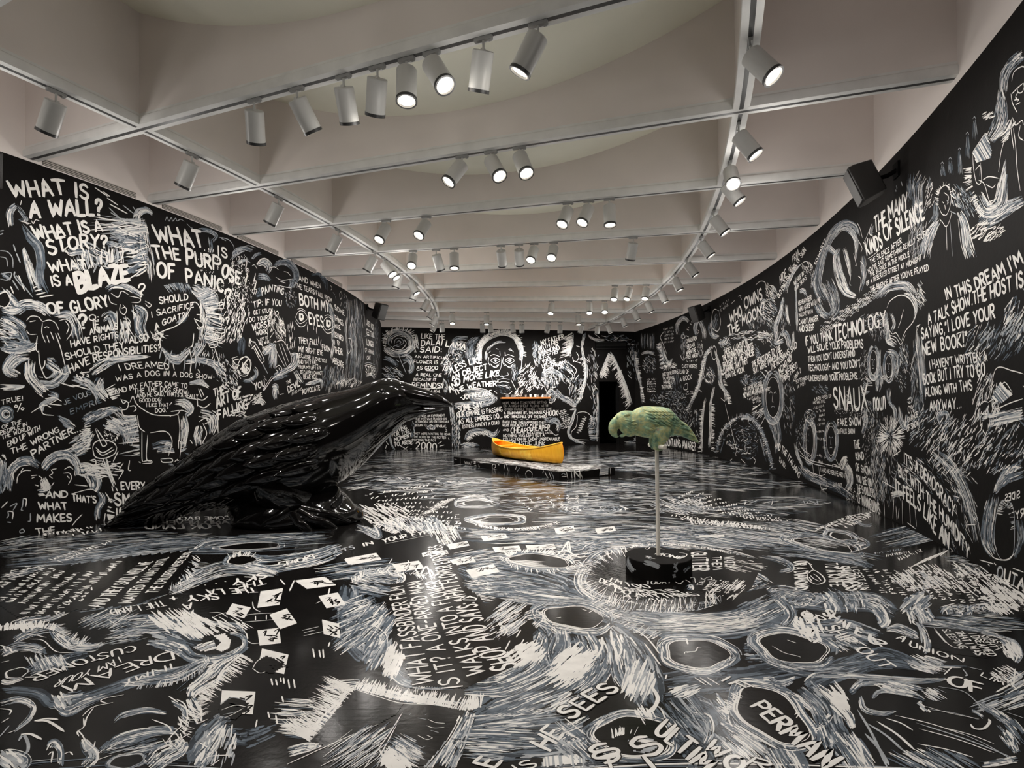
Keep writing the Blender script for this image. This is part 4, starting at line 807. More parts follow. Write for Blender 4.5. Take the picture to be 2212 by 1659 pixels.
for a in (([(555, 110), (740, 65), (920, 32)], (548, 62), 'HAVE RIGHTS', .18), ([(515, 208), (740, 150), (965, 112)], (503, 160), 'SHOULD THEY', .18), ([(1010, 78), (1150, 60)], (1008, 26), 'ALSO', .2), ([(545, 308), (740, 222), (960, 172), (1250, 135)], (528, 252), 'HAVE RESPONSIBILITIES?', .18),
          ([(935, 290), (1150, 270), (1360, 285)], (915, 242), 'I DREAMED I', .16), ([(905, 376), (1200, 330), (1670, 358)], (898, 336), 'WAS A DOG IN A DOG SHOW-', .16), ([(895, 476), (1180, 412), (1455, 428)], (888, 436), 'AND MY FATHER CAME TO', .16), ([(1045, 470), (1250, 452), (1470, 478)], (1043, 432), 'THE THE DOG SHOW-', .16),
          ([(1065, 502), (1280, 488), (1540, 508)], (1063, 468), 'AND HE SAID,"THATS A REALLY', .16), ([(1085, 536), (1255, 530)], (1085, 508), 'GOOD DOG!', .17), ([(1140, 572), (1310, 570)], (1140, 544), 'I LIKE THAT', .17), ([(1210, 616), (1312, 610)], (1208, 584), 'DOG."', .18),
          ([(1668, 492), (1745, 466)], (1660, 436), 'THE', .18), ([(1690, 588), (1790, 530), (1875, 500)], (1680, 505), 'ART OF', .18), ([(1702, 672), (1930, 582)], (1690, 600), 'FALLING', .18), ([(10, 556), (178, 520)], (6, 520), 'TRUE!', .15), ([(125, 612), (188, 592)], (108, 560), '%', .14),
          ([(15, 746), (165, 698)], (12, 718), 'OF THE', .16), ([(0, 792), (210, 720)], (-2, 762), 'PEOPLE IN', .16), ([(15, 826), (235, 752)], (10, 794), 'THE WORLD', .16), ([(62, 886), (312, 756)], (54, 846), 'END UP WITH', .16), ([(88, 942), (215, 892), (462, 765)], (76, 900), 'THE WRONG', .18), ([(258, 966), (530, 802), (625, 762)], (238, 916), 'PARTNER...', .18),
          ([(360, 1282), (522, 1276)], (358, 1230), 'AND', .2), ([(565, 1306), (748, 1322)], (560, 1254), "THAT'S", .2), ([(305, 1372), (522, 1372)], (295, 1314), 'WHAT', .18), ([(290, 1472), (555, 1466)], (288, 1408), 'MAKES', .18), ([(285, 1570), (432, 1556)], (275, 1520), 'THE', .18), ([(945, 1218), (1130, 1216)], (940, 1160), 'EVERY', .18), ([(900, 1338), (1180, 1335)], (892, 1250), 'SMALL', .17), ([(905, 1432), (995, 1430)], (900, 1364), 'IN', .16)):
    t(a[0], a[1], a[2], 'w', a[3])
t([(500, 556), (712, 476)], (485, 520), 'JE VOUS', 'gb', .16); t([(550, 632), (792, 535)], (543, 592), 'EMPRIE', 'gb', .16)
for r, tn in ((62, 'bd'), (52, 'g'), (42, 'b'), (30, 'w'), (18, 'g')): L.line([(45 + r * math.cos(q), 630 + r * math.sin(q)) for q in np.linspace(0, 2 * PI, 16)[:-1]], 9, tn, closed=True)
L.lines('1455,505 1540,515', 5); L.scatter((20, 990), (30, 40), 60, 8, 40, 9)
# elephant below
L.band([(300, 0), (250, 90), (100, 120), (0, 100)], [40, 50, 40, 20], 100, .25, 11, 'gwb'); L.band([(250, 170), (130, 190), (60, 280), (150, 340)], [30, 50, 40, 30], 90, .3, 12, 'gw'); L.band([(330, 200), (400, 230), (480, 300), (400, 380), (270, 370)], [40, 70, 60, 50, 40], 110, .2, 13, 'wgg'); L.band([(235, 200), (230, 320), (300, 420), (360, 470)], 40, 90, .3, 13, 'w')
L.fill([(300, 0), (430, 0), (470, 100), (510, 250), (470, 280), (420, 190), (370, 190), (350, 300), (380, 340), (340, 350), (310, 280), (285, 120)], 'k', 2, 90, 10)
L.lines('300,130 310,240 350,340 375,350|430,0 470,110 510,270|290,20 280,120 300,150|320,290 345,250 350,210|440,290 500,320 530,300|470,310 530,320|0,430 170,415|0,400 180,405|30,60 60,100|0,20 90,40', 8); L.band([(0, 420), (120, 425), (200, 410)], [24, 16, 5], 40, .4, 10, 'gw'); L.scatter((110, 60), (110, 60), 10, 40, 60, 9, 'gb')
L.band([(370, 460), (440, 490), (330, 560), (330, 620)], 22, 60, .3, 9, 'wg'); L.lines('350,510 420,500 480,530|240,620 340,560 400,580|320,590 340,630 420,640|370,550 480,560', 8); L.band([(440, 640), (520, 700), (590, 740)], [10, 34, 20], 50, .4, 12, 'gwb')
# wave and arrow
L.band([(560, 345), (640, 370), (720, 420), (780, 540)], [20, 30, 30, 20], 90, .25, 9, 'wg'); L.band([(700, 310), (800, 245), (920, 200), (1180, 180)], [40, 40, 26, 10], 110, .22, 9, 'gw'); L.band([(790, 340), (770, 430), (840, 520)], [30, 40, 20], 80, .3, 13, 'wg'); L.fringe([(830, 430), (880, 520)], 60, 14, 10, 'w', -1); L.scatter((640, 335), (50, 40), 40, 26, 18, 8); L.lines('450,380 560,410 640,400|620,310 700,300|560,400 700,440|480,390 580,420', 9, 'w')
# candle top on the left and dots
L.band([(640, 690), (740, 640), (860, 600), (930, 590)], [40, 40, 30, 10], 110, .22, 10, 'gbw'); L.scatter((870, 780), (60, 70), 40, 60, 11, 9); L.band([(560, 900), (650, 840), (720, 760)], [70, 60, 30], 110, .3, 13, 'wg'); L.band([(430, 960), (560, 930), (680, 890)], 40, 60, .3, 11, 'gw')
L.fill([(740, 870), (880, 860), (880, 940), (800, 975), (740, 930)], 'k', 2, 0, 8); L.lines('740,740 775,830 800,880 830,860 790,800 750,740|720,890 740,850 800,830 880,850 910,890|720,890 740,960 810,975 890,940 910,890|745,890 800,930 880,885|750,910 800,950 890,905|800,970 840,1080 885,1200|830,975 860,1080 900,1180|870,1190 880,1230|900,1200 915,1230', 9); L.band([(805, 980), (850, 1090), (890, 1210)], [24, 14, 6], 30, .5, 9, 'wg')
L.fringe([(700, 720), (690, 800), (700, 900)], 60, 30, 9, 'w', 1); L.scatter((800, 1060), (130, 70), 5, 60, 60, 11, 'w'); L.scatter((900, 720), (60, 60), 20, 60, 70, 10, 'wg'); L.lines('700,990 740,985 745,1020 710,1030|700,1060 800,1080|640,1100 760,1110|880,1000 900,960 920,920|960,1010 930,1060 960,1070 920,1140|1010,990 1000,1060 1020,1070', 9)
# dog
L.band([(880, 600), (980, 680), (1010, 760), (1000, 880)], [60, 80, 70, 40], 170, .22, 13, 'gwb'); L.fringe([(1070, 640), (1085, 760), (1090, 950)], 120, 46, 9, 'wg', 1, .1, vary=.8); L.band([(1180, 900), (1280, 880), (1360, 890), (1460, 870)], [40, 50, 40, 40], 120, .25, 13, 'wgb'); L.band([(1430, 640), (1440, 760), (1420, 920)], [24, 30, 20], 70, .3, 12, 'w'); L.fill([(1110, 945), (1480, 935), (1380, 1100), (1110, 1060)], 'k', 2, 0, 10)
L.fill([(970, 520), (1060, 540), (1120, 600), (1240, 640), (1380, 640), (1395, 740), (1400, 800), (1410, 960), (1370, 960), (1330, 830), (1290, 760), (1180, 780), (1160, 950), (1090, 980), (1080, 760), (1060, 640), (980, 640), (945, 610)], 'k', 3, 0, 9)
L.lines('940,515 985,530 1000,550 985,590 950,600 965,640 1030,645 1060,640|1010,540 1035,490 1060,545 1110,590 1200,635 1340,640 1390,625|1390,640 1400,740 1395,830 1410,860 1400,970|1070,640 1085,730 1130,770|1105,760 1105,960 1110,1000|1150,790 1140,970 1175,1000|1170,775 1290,765 1340,840 1310,960|1390,830 1390,900|1250,980 1330,975 1340,1000 1270,1005 1250,985|1110,1000 1170,990 1180,1010 1110,1015|940,510 960,545 985,530|1330,650 1320,640|1010,570 1045,565 1060,590 1040,610', 8, 'w', 4); L.lines('1080,1000 1095,1010|1360,1000 1385,980', 7)
L.band([(1360, 540), (1430, 545), (1480, 590), (1440, 640)], [20, 34, 30, 20], 70, .35, 9, 'gw'); L.lines('1320,560 1340,535|1330,610 1400,600|1380,640 1410,600 1470,620', 7)
# acrobat and second top
L.band([(1470, 390), (1560, 380), (1630, 420)], [10, 24, 14], 50, .4, 9, 'gw'); L.band([(1550, 620), (1630, 640), (1660, 700), (1640, 790)], [30, 40, 40, 20], 110, .25, 12, 'w'); L.band([(1560, 720), (1540, 800), (1540, 880)], 30, 60, .35, 11, 'w'); L.fill([(1540, 500), (1610, 480), (1640, 540), (1600, 590), (1545, 570)], 'k', 2, 0, 8)
L.lines('1545,430 1570,500|1560,430 1590,490|1535,510 1580,520 1620,490|1540,560 1590,580 1640,545|1535,510 1540,570|1550,690 1600,660 1640,680 1590,710|1580,700 1610,780 1580,850 1600,870|1560,720 1580,760|1480,830 1500,860|1650,600 1690,640 1700,790', 9)
# couple
L.band([(60, 1230), (70, 1110), (130, 1020), (220, 990), (310, 1040)], [30, 34, 34, 30, 34], 200, .18, 10, 'gwb'); L.band([(330, 1060), (390, 990), (480, 950), (570, 990), (610, 1110)], [30, 36, 34, 40, 44], 220, .18, 10, 'gbw'); L.band([(330, 1120), (360, 1220), (290, 1240)], [24, 40, 34], 90, .3, 14, 'w')
L.fill([(110, 1090), (160, 1040), (240, 1030), (300, 1060), (330, 1130), (300, 1200), (250, 1230), (270, 1330), (130, 1330), (150, 1210), (110, 1170)], 'k', 2, 0, 9); L.fill([(400, 1070), (430, 1000), (520, 985), (580, 1040), (580, 1150), (650, 1180), (760, 1240), (740, 1360), (330, 1250), (420, 1200), (395, 1130)], 'k', 2, 0, 9)
L.lines('110,1150 100,1090 150,1040 230,1025|130,1170 140,1110 190,1070 240,1070|240,1110 290,1105|245,1130 270,1120|300,1110 325,1130 310,1160|270,1180 300,1190|160,1080 180,1050|400,1010 450,975 530,980 580,1040|490,1090 540,1090 555,1130 530,1180|520,1110 540,1130|395,1060 410,1090 385,1110 410,1130|405,1060 440,1055|500,1060 540,1040 570,1060|420,1160 400,1190|560,1250 700,1215 760,1240|580,1180 680,1190', 7, 'w', 4)
L.band([(600, 1050), (700, 1080), (740, 1180), (700, 1260)], [50, 60, 50, 20], 130, .25, 11, 'gbw'); L.scatter((20, 1120), (40, 110), 90, 40, 90, 9, 'gb'); L.lines('20,1240 50,1170|10,1360 60,1310|75,1350 130,1325 100,1380', 9, 'gw')
L.lines('180,1285 175,1340 165,1375 180,1380|180,1285 205,1295 200,1350|60,1385 100,1395 95,1450|60,1385 65,1420 50,1440|235,1400 235,1460 215,1465|150,1540 175,1525 190,1545 160,1555 150,1540|150,1580 200,1585|560,1500 600,1450 640,1410|55,1470 85,1475', 9, 'wg')
L.band([(770, 1230), (800, 1300), (760, 1380), (760, 1460)], [18, 26, 22, 22], 90, .3, 11, 'wgb'); L.fringe([(850, 1290), (840, 1400), (850, 1450)], 46, 30, 9, 'w', -1); L.lines('820,1240 850,1290 840,1300|870,1290 900,1330|800,1470 850,1495|820,1400 810,1470', 9, 'wg')
# candle right, eye, cake
L.band([(1440, 220), (1560, 210), (1680, 250), (1740, 330)], [20, 20, 30, 40], 130, .2, 9, 'gwb'); L.lines('1625,80 1690,60 1690,100 1640,110 1625,80|1630,95 1690,80|1670,110 1700,200 1720,260|1650,0 1670,60|1690,10 1700,60', 8); L.scatter((1780, 330), (90, 130), 60, 130, 26, 7, 'wg', 2, 30); L.scatter((1640, 190), (150, 60), 100, 60, 26, 7, 'wg', 2, 30)
L.lines('1880,320 1850,270 1870,210 1920,180 1950,230 1940,300 1890,320|1880,300 1900,240 1930,200|1830,290 1860,250|1820,210 1860,200|1940,40 1960,100|1980,100 2020,180|1960,120 1990,90', 8); L.scatter((1910, 270), (30, 40), 60, 26, 24, 8)
L.band([(1250, 100), (1290, 150), (1330, 190), (1390, 200), (1440, 160), (1500, 100)], [8, 14, 34, 40, 30, 14], 90, .25, 13, 'wg'); L.lines('1260,120 1240,200|1270,0 1245,60 1255,120|1510,0 1500,90 1480,110|1500,100 1530,180 1520,280|1300,130 1290,210 1260,260|1340,130 1320,200 1310,290|1410,140 1440,200 1430,300|1470,110 1490,200 1480,310|1540,280 1560,310', 10, 'wg'); L.band([(1570, 0), (1560, 90), (1500, 190)], [40, 40, 24], 110, .25, 12, 'gw')
# further along: painting tip, tears, tree
L.view(500, 540, 4.609)
for a in (([(305, 452), (400, 408), (515, 445)], (298, 384), 'PAINTING', .17), ([(220, 582), (320, 548), (495, 556)], (213, 520), 'TIP: IF YOU', .18), ([(220, 642), (410, 616)], (218, 602), 'GET STUCK', .18), ([(180, 716), (360, 692)], (176, 674), 'DO YOUR', .18), ([(210, 802), (385, 756)], (203, 742), 'WORST', .18), ([(245, 852), (355, 832)], (241, 804), 'WORK', .2), ([(280, 906), (360, 886)], (278, 878), 'JUST TO', .14), ([(272, 946), (390, 926)], (270, 914), 'SEE WHAT', .14), ([(312, 1006), (392, 986)], (305, 968), 'HAPPENS', .14),
          ([(672, 302), (780, 345), (890, 386)], (668, 250), 'AND WHEN', .17), ([(636, 372), (830, 442), (1000, 524)], (630, 324), 'THE TEARS FALL FROM', .17), ([(682, 546), (830, 578), (970, 618)], (674, 436), 'BOTH MY', .19), ([(775, 730), (915, 772)], (765, 620), 'EYES', .18), ([(670, 926), (860, 946)], (666, 868), 'THEY FALL', .17), ([(905, 992), (985, 1018)], (900, 938), 'FROM', .17), ([(670, 1012), (910, 1046)], (667, 958), 'MY RIGHT EYE', .17), ([(655, 1066), (945, 1122)], (651, 1028), 'BECAUSE I LOVE YOU', .17), ([(660, 1132), (860, 1142)], (657, 1094), 'AND THEY FALL', .17), ([(665, 1182), (890, 1186)], (662, 1148), 'FROM MY LEFT EYE', .17), ([(688, 1232), (905, 1242)], (686, 1198), 'BECAUSE I CANNOT', .17), ([(718, 1286), (855, 1282)], (715, 1243), 'BEAR YOU.', .17),
          ([(545, 1342), (592, 1312)], (542, 1312), 'THE', .16), ([(568, 1425), (682, 1346)], (554, 1365), 'DEVIL', .18), ([(600, 1446), (706, 1392)], (597, 1420), 'AND HIS', .16), ([(705, 1437), (880, 1392)], (700, 1388), 'ADVOCATE', .18), ([(1030, 592), (1125, 655)], (1024, 542), 'SOME', .17), ([(1027, 694), (1112, 756)], (1021, 642), 'THINGS', .17), ([(1027, 778), (1085, 792)], (1021, 736), 'ARE', .17), ([(1027, 864), (1112, 905)], (1021, 815), 'DEFINED', .17), ([(1057, 944), (1086, 958)], (1050, 900), 'BY', .17), ([(1027, 1022), (1106, 1048)], (1021, 962), 'THEIR', .17), ([(1007, 1122), (1116, 1168)], (1003, 1068), 'ABSENCE', .17),
          ([(232, 1392), (330, 1352)], (224, 1332), 'YOU', .19), ([(252, 1482), (302, 1462)], (248, 1438), 'ME', .19), ([(10, 1470), (90, 1435)], (6, 1412), 'OF', .2), ([(1345, 742), (1415, 800)], (1343, 690), 'JUST NOT', .17), ([(1345, 838), (1420, 876)], (1343, 785), 'GETTING', .17), ([(1348, 945), (1412, 965)], (1346, 890), 'LONGER', .17), ([(1330, 1015), (1418, 1040)], (1329, 978), 'OF THE RANGE', .16), ([(1340, 1090), (1385, 1095)], (1338, 1050), 'I CANT', .16), ([(1335, 1220), (1440, 1240)], (1333, 1150), 'STORIES', .14)):
    t(a[0], a[1], a[2], 'w', a[3])
# thunder face, lightning, drops
L.band([(0, 90), (60, 30), (130, 0)], 16, 24, .5, 8, 'g'); L.band([(60, 140), (120, 105), (170, 110)], 12, 24, .5, 8, 'g'); L.band([(200, 100), (240, 50), (300, 30)], 14, 26, .5, 8, 'gb')
L.band([(250, 150), (320, 120), (370, 170), (350, 230)], [12, 40, 40, 20], 70, .4, 9, 'gw'); L.band([(410, 180), (470, 130), (560, 130), (630, 200), (640, 290), (600, 370)], [14, 24, 34, 30, 28, 20], 150, .22, 8, 'bgd'); L.band([(260, 260), (330, 270), (390, 310)], [30, 30, 16], 60, .4, 8, 'gb'); L.band([(590, 280), (600, 340), (570, 380)], 18, 36, .4, 8, 'bg'); L.band([(260, 380), (290, 430), (240, 460)], 24, 40, .5, 9, 'bd')
L.lines('205,155 230,150 255,190|370,180 430,170 470,200|440,270 500,300 600,290|520,215 560,225 590,260|480,310 540,330|300,120 380,150|460,350 540,370 600,380', 6); L.lines('160,100 140,210 165,210 130,390|240,230 215,330 235,330 220,400|120,490 95,580 120,580 95,640 110,650 100,720|130,540 110,600|250,320 225,390 250,395 235,450', 7)
L.scatter((60, 140), (60, 120), 80, 50, 9, 7, 'w'); L.scatter((90, 420), (90, 160), 85, 90, 10, 7, 'w'); L.scatter((590, 480), (60, 90), 75, 60, 22, 6, 'wgb'); L.scatter((60, 740), (80, 160), 100, 40, 44, 8, 'w', 2, 10); L.band([(60, 930), (100, 900), (90, 1050)], 34, 60, .5, 10, 'bd'); L.scatter((580, 860), (60, 140), 95, 30, 46, 7, 'w', 2, 10)
# juggling pins, bottle, cake and fork
L.lines('420,590 440,640 470,690 490,720|430,620 460,610 465,640 435,650 430,620|470,710 500,700 510,730 480,740 470,710|480,760 490,810', 8); L.scatter((480, 780), (50, 110), 60, 50, 60, 6, 'w', 2, 20); L.scatter((400, 700), (30, 110), 110, 34, 60, 6, 'w', 2, 15); L.lines('360,740 360,860|390,690 400,760|380,880 420,820', 6)
L.lines('210,940 230,920 320,1080 310,1120 290,1110 210,960|230,960 300,1090|180,880 200,910 240,920|170,960 190,880|250,880 350,1010', 9); L.lines('300,1120 360,1230', 12, 'gw')
L.band([(310, 1040), (360, 1000), (410, 960), (410, 1080), (400, 1180)], [20, 30, 34, 40, 50], 150, .25, 10, 'gwb'); L.fill([(440, 920), (530, 930), (600, 1090), (540, 1180), (440, 980)], 'k', 2, 60, 8); L.lines('430,920 520,910 600,1090 545,1175|470,930 550,1160|500,930 570,1120|440,930 450,1010 540,1180|415,920 440,905', 7); L.band([(590, 1040), (640, 1060), (620, 1150), (500, 1220), (420, 1260)], [16, 30, 30, 30, 24], 130, .2, 8, 'gwb'); L.band([(560, 1230), (480, 1260), (400, 1280)], 24, 50, .3, 8, 'gb')
L.lines('430,1180 470,1150 500,1180 480,1230 400,1290 330,1390 320,1380 400,1260|440,1190 460,1210|470,1170 480,1200', 9); L.lines('325,1390 345,1360', 24); L.band([(400, 1370), (440, 1360), (430, 1430), (440, 1490)], [20, 30, 24, 14], 80, .35, 10, 'gw'); L.lines('420,1400 460,1390 470,1440|480,1440 520,1430|190,1300 220,1340|330,1280 350,1300|320,1250 335,1270|230,1160 260,1200 250,1280|190,1260 220,1300', 7); L.band([(230, 1170), (250, 1240), (180, 1300), (110, 1300)], 18, 60, .35, 8, 'gb')
L.lines('70,1090 130,1065 190,1100 190,1180 150,1250 80,1240 60,1160|80,1200 130,1130 180,1080|30,1190 50,1140 80,1150|0,1080 60,1060', 8); L.scatter((130, 1190), (36, 40), 60, 24, 40, 8); L.scatter((170, 1490), (120, 50), 150, 60, 30, 10, 'w'); L.scatter((60, 1620), (70, 40), 160, 40, 24, 9, 'w'); L.band([(230, 1520), (290, 1500), (330, 1540)], 24, 40, .5, 10, 'w')
# crying eyes
for cx_, cy_ in ((695, 670), (965, 735)):
    L.lines(f'{cx_-60},{cy_} {cx_-30},{cy_-55} {cx_+10},{cy_-65} {cx_+55},{cy_-15} {cx_+58},{cy_+20}|{cx_-60},{cy_} {cx_-20},{cy_+60} {cx_+20},{cy_+50} {cx_+58},{cy_+20}|{cx_-65},{cy_+30} {cx_-20},{cy_+90} {cx_+30},{cy_+85} {cx_+55},{cy_+50}|{cx_-40},{cy_-80} {cx_},{cy_-88} {cx_+40},{cy_-60}', 7); L.fill([(cx_ - 20, cy_ - 40), (cx_ + 18, cy_ - 34), (cx_ + 22, cy_ + 20), (cx_, cy_ + 40), (cx_ - 22, cy_ + 20)], 'w', 3, 90, 6); L.fill([(cx_ - 6, cy_ - 20), (cx_ + 10, cy_ - 16), (cx_ + 10, cy_ + 6), (cx_ - 6, cy_ + 4)], 'k', 4, 0, 5)
for x, y in ((610, 750), (760, 780), (540, 830), (590, 900), (630, 940), (850, 800), (820, 760), (775, 960), (870, 900), (893, 930), (180, 930), (80, 830)): L.line([(x, y - 40), (x - 5, y), (x, y + 36)], 11)
L.band([(960, 520), (985, 580), (1010, 680), (1010, 800), (1000, 900)], [14, 24, 16, 14, 10], 90, .25, 7, 'gbw'); L.band([(1000, 870), (1015, 930), (990, 1100)], [12, 16, 8], 44, .3, 7, 'gw'); L.band([(630, 1200), (670, 1270), (720, 1340)], [20, 24, 10], 40, .4, 9, 'gw'); L.band([(730, 1340), (820, 1320), (890, 1300), (900, 1390)], [10, 20, 14, 10], 60, .3, 8, 'wg'); L.band([(780, 250), (870, 240), (930, 310), (950, 420)], [10, 14, 24, 10], 70, .3, 6, 'bd')
L.scatter((970, 1280), (70, 130), 95, 110, 46, 5, 'wgb', 1, 12); L.scatter((1060, 1260), (60, 120), 95, 110, 50, 5, 'wgb', 1, 12)
L.lines('985,350 1000,380 990,400|1010,420 1030,450|1035,460 1040,500|1090,410 1075,440 1085,490 1100,460 1090,410|1120,430 1130,460 1115,480|1140,450 1150,490|1130,510 1115,550 1135,580 1145,540 1130,510|1095,520 1085,560', 5, 'wg')
for x, w_ in ((1190, 14), (1215, 20), (1250, 18), (1290, 22), (1150, 10), (1235, 12)): L.band([(x, 480), (x + 8, 640), (x - 14, 800), (x + 6, 980), (x - 4, 1150), (x - 20, 1330)], w_, 90, .12, 5, 'wgb', 1)
L.lines('1160,880 1190,890 1195,960 1170,1030 1150,1010|1140,700 1150,860|1180,500 1175,700|1240,480 1260,640 1245,760|1290,640 1310,780|1320,620 1330,760', 6); L.band([(1330, 1250), (1400, 1240), (1430, 1280)], 14, 40, .3, 5, 'wg'); L.scatter((1170, 1320), (130, 40), 120, 120, 30, 5, 'w'); L.scatter((1440, 980), (40, 270), 92, 150, 40, 4, 'wgb', 1, 10)
for y in (860, 1130, 1150): L.line([(1325, y), (1370, y - 8), (1430, y + 16)], 5, 'wg')

# the painting goes on beyond the left edge of the frame
L.view(0, 0, 1.0); L.band([(-260, 420), (-160, 640), (-220, 900), (-120, 1150)], [60, 90, 70, 60], 160, .2, 5, 'wgb'); L.scatter((-160, 760), (140, 300), 60, 160, 40, 5, 'wgb'); L.scrib((-230, 560), (-30, 580), (-230, 520), 8, 7); L.scrib((-220, 640), (-30, 645), (-220, 605), 9, 7)
L.view(0, 0, 1.0); [L.scrib((610 + 3 * i, 905 + 24 * i), (760, 890 + 22 * i), (610 + 3 * i, 890 + 24 * i), 12, 3) for i in range(4)]; L.scatter((560, 940), (60, 50), 30, 60, 16, 4, 'wgb'); L.scatter((790, 930), (22, 50), 80, 50, 14, 3, 'wgb'); L.scatter((450, 1020), (90, 50), 20, 60, 20, 4, 'wgb')
# ---------------- right wall
R = RW; t = R.text
R.view(1880, 540, 2.241)
for a in (([(370, 240), (490, 200), (640, 130), (742, 62)], (360, 188), "IN THIS DREAM I'M", .18), ([(283, 360), (400, 310), (490, 268), (744, 174)], (278, 312), 'A TALK SHOW.THE HOST IS', .18), ([(251, 432), (350, 406), (470, 366), (606, 326)], (247, 384), 'SAYING,"I LOVE YOUR', .18), ([(258, 512), (345, 486), (472, 464)], (253, 458), 'NEW BOOK!"', .18), ([(291, 576), (420, 554), (568, 536)], (286, 538), "I HAVEN'T WRITTEN A", .17), ([(262, 650), (400, 622), (558, 606)], (258, 604), 'BOOK BUT I TRY TO GO', .17), ([(270, 708), (400, 690), (496, 676)], (265, 668), 'ALONG WITH THIS', .17), ([(290, 780), (442, 764)], (288, 734), 'ANYWAY...', .17),
          ([(185, 790), (214, 784)], (183, 756), '0%', .15), ([(183, 836), (232, 806)], (180, 812), 'CHANCE', .16), ([(180, 880), (236, 848)], (177, 852), 'OF SNOW', .16), ([(18, 775), (76, 770)], (14, 690), 'noun', .13),
          ([(166, 1036), (230, 1082), (310, 1165), (408, 1292)], (165, 984), "IT'S A DEMOCRACY", .17), ([(140, 1092), (225, 1165), (310, 1265), (400, 1378), (478, 1500)], (137, 1042), 'BUT WITH THE HUMIDITY', .17), ([(125, 1176), (240, 1264), (315, 1370), (380, 1446)], (124, 1112), 'IT FEELS LIKE AN', .18), ([(726, 1200), (655, 1216)], (726, 1164), 'SIDES', .17), ([(748, 1296), (706, 1302)], (746, 1256), 'RY', .17)):
    t(a[0], a[1], a[2], 'w', a[3])
R.line([(415, 408), (440, 398), (466, 398)], 5); R.line([(225, 370), (222, 440), (232, 520), (240, 620), (250, 700)], 6, 'wg'); R.line([(225, 370), (240, 362)], 5)
for x in (228, 238, 250): R.band([(x, 400), (x + 10, 560), (x + 18, 760)], 8, 26, .3, 4, 'gwb')
# man in a coat (top) and his hands
R.view(1820, 0, 2.9617)
R.line([(610, 1290), (620, 1220), (660, 1185), (690, 1220), (695, 1290), (670, 1370), (640, 1370), (615, 1320)], 6); R.fringe([(612, 1320), (618, 1230), (660, 1185), (690, 1230)], 20, 40, 4, 'w', -1)
R.lines('640,1290 650,1300|668,1280 680,1300|655,1310 660,1340|650,1370 660,1380|650,1230 680,1260 670,1310|620,1400 640,1420 665,1450 690,1400 700,1350|665,1440 670,1600|690,1420 705,1640|740,1400 760,1560 790,1659|600,1420 575,1540 560,1659|690,1350 730,1370', 6, 'wg')
R.band([(620, 1400), (570, 1480), (535, 1580), (520, 1660)], [16, 30, 36, 30], 110, .3, 9, 'wg'); R.band([(745, 1350), (780, 1430), (800, 1560), (830, 1659)], [16, 26, 34, 34], 110, .3, 9, 'wwg'); R.band([(600, 1280), (595, 1380), (560, 1440)], 20, 40, .4, 7, 'bg')
R.scatter((740, 1260), (50, 80), 60, 60, 30, 7, 'wgb'); R.scatter((560, 1250), (30, 90), 110, 40, 26, 6, 'w'); R.scatter((560, 1180), (16, 40), 90, 20, 26, 6, 'bg')
for x, y, h in ((640, 1090, 40), (690, 1070, 50), (750, 1040, 80), (800, 940, 80), (845, 830, 70)): R.band([(x, y - h), (x + 4, y + h)], [8, 20], 34, .5, 6, 'bgd'); R.line([(x - 10, y - h), (x, y - h - 14), (x + 10, y - h)], 5, 'g')
R.scatter((930, 740), (40, 24), -30, 20, 26, 7, 'w')
# man with glasses, papers, dog
R.band([(1030, 600), (1040, 480), (1090, 400), (1161, 340)], [24, 30, 34, 30], 150, .2, 8, 'gwb'); R.band([(1010, 560), (1020, 680), (1000, 800), (940, 900)], [14, 40, 50, 30], 160, .22, 9, 'wgb'); R.band([(1100, 760), (1060, 840), (1000, 900)], 30, 60, .4, 9, 'w')
R.fill([(1090, 500), (1130, 430), (1180, 430), (1180, 720), (1110, 720), (1085, 610)], 'k', 2, 0, 8); R.fill([(1075, 830), (1110, 790), (1180, 800), (1180, 1240), (1060, 1280), (1050, 1000)], 'k', 2, 90, 8)
R.lines('1085,520 1100,460 1150,425 1180,440|1080,600 1090,660 1120,720|1085,600 1100,585 1125,560 1160,530|1120,555 1125,590 1150,590 1165,555 1160,530|1125,590 1110,620 1120,630|1100,640 1130,635 1120,650|1110,670 1140,655|1090,750 1110,800 1150,770 1161,800|1080,820 1090,900 1100,960|1095,820 1110,930 1120,1080 1140,1220|1140,800 1130,870 1161,900|1060,840 1020,960 1000,1100', 8, 'w', 4)
R.fill([(835, 980), (920, 850), (955, 960), (950, 1010), (860, 1040)], 'gwb', 2, 60, 6); R.lines('835,990 840,1080 860,1170 890,1160 885,1040|850,1090 880,1060 880,1130|870,1150 910,1180 950,1300 1000,1240|900,1150 940,1130 1000,1140|920,1180 960,1200 980,1180|940,1290 970,1280|830,980 915,850', 7)
R.fringe([(820, 1070), (825, 1180), (870, 1290), (930, 1400)], 40, 40, 7, 'w', 1); R.band([(860, 1240), (920, 1340), (1010, 1310), (1040, 1150), (1060, 1020)], [40, 50, 50, 34, 20], 200, .22, 10, 'wwg'); R.band([(880, 1440), (980, 1380), (1080, 1310), (1161, 1270)], [40, 44, 44, 40], 160, .3, 9, 'gwb'); R.scatter((930, 1480), (110, 60), -35, 70, 40, 8, 'w'); R.scatter((800, 1300), (60, 90), 60, 50, 36, 7, 'gb')
R.band([(440, 1100), (430, 1200), (450, 1320)], 24, 50, .3, 6, 'gb'); R.band([(520, 1100), (480, 1200), (480, 1320), (470, 1440)], 34, 90, .25, 6, 'gwb'); R.scatter((480, 1400), (60, 120), 100, 90, 40, 5, 'wgb'); R.lines('345,1185 350,1210|375,1160 385,1190|340,1215 345,1225', 12, 'g')
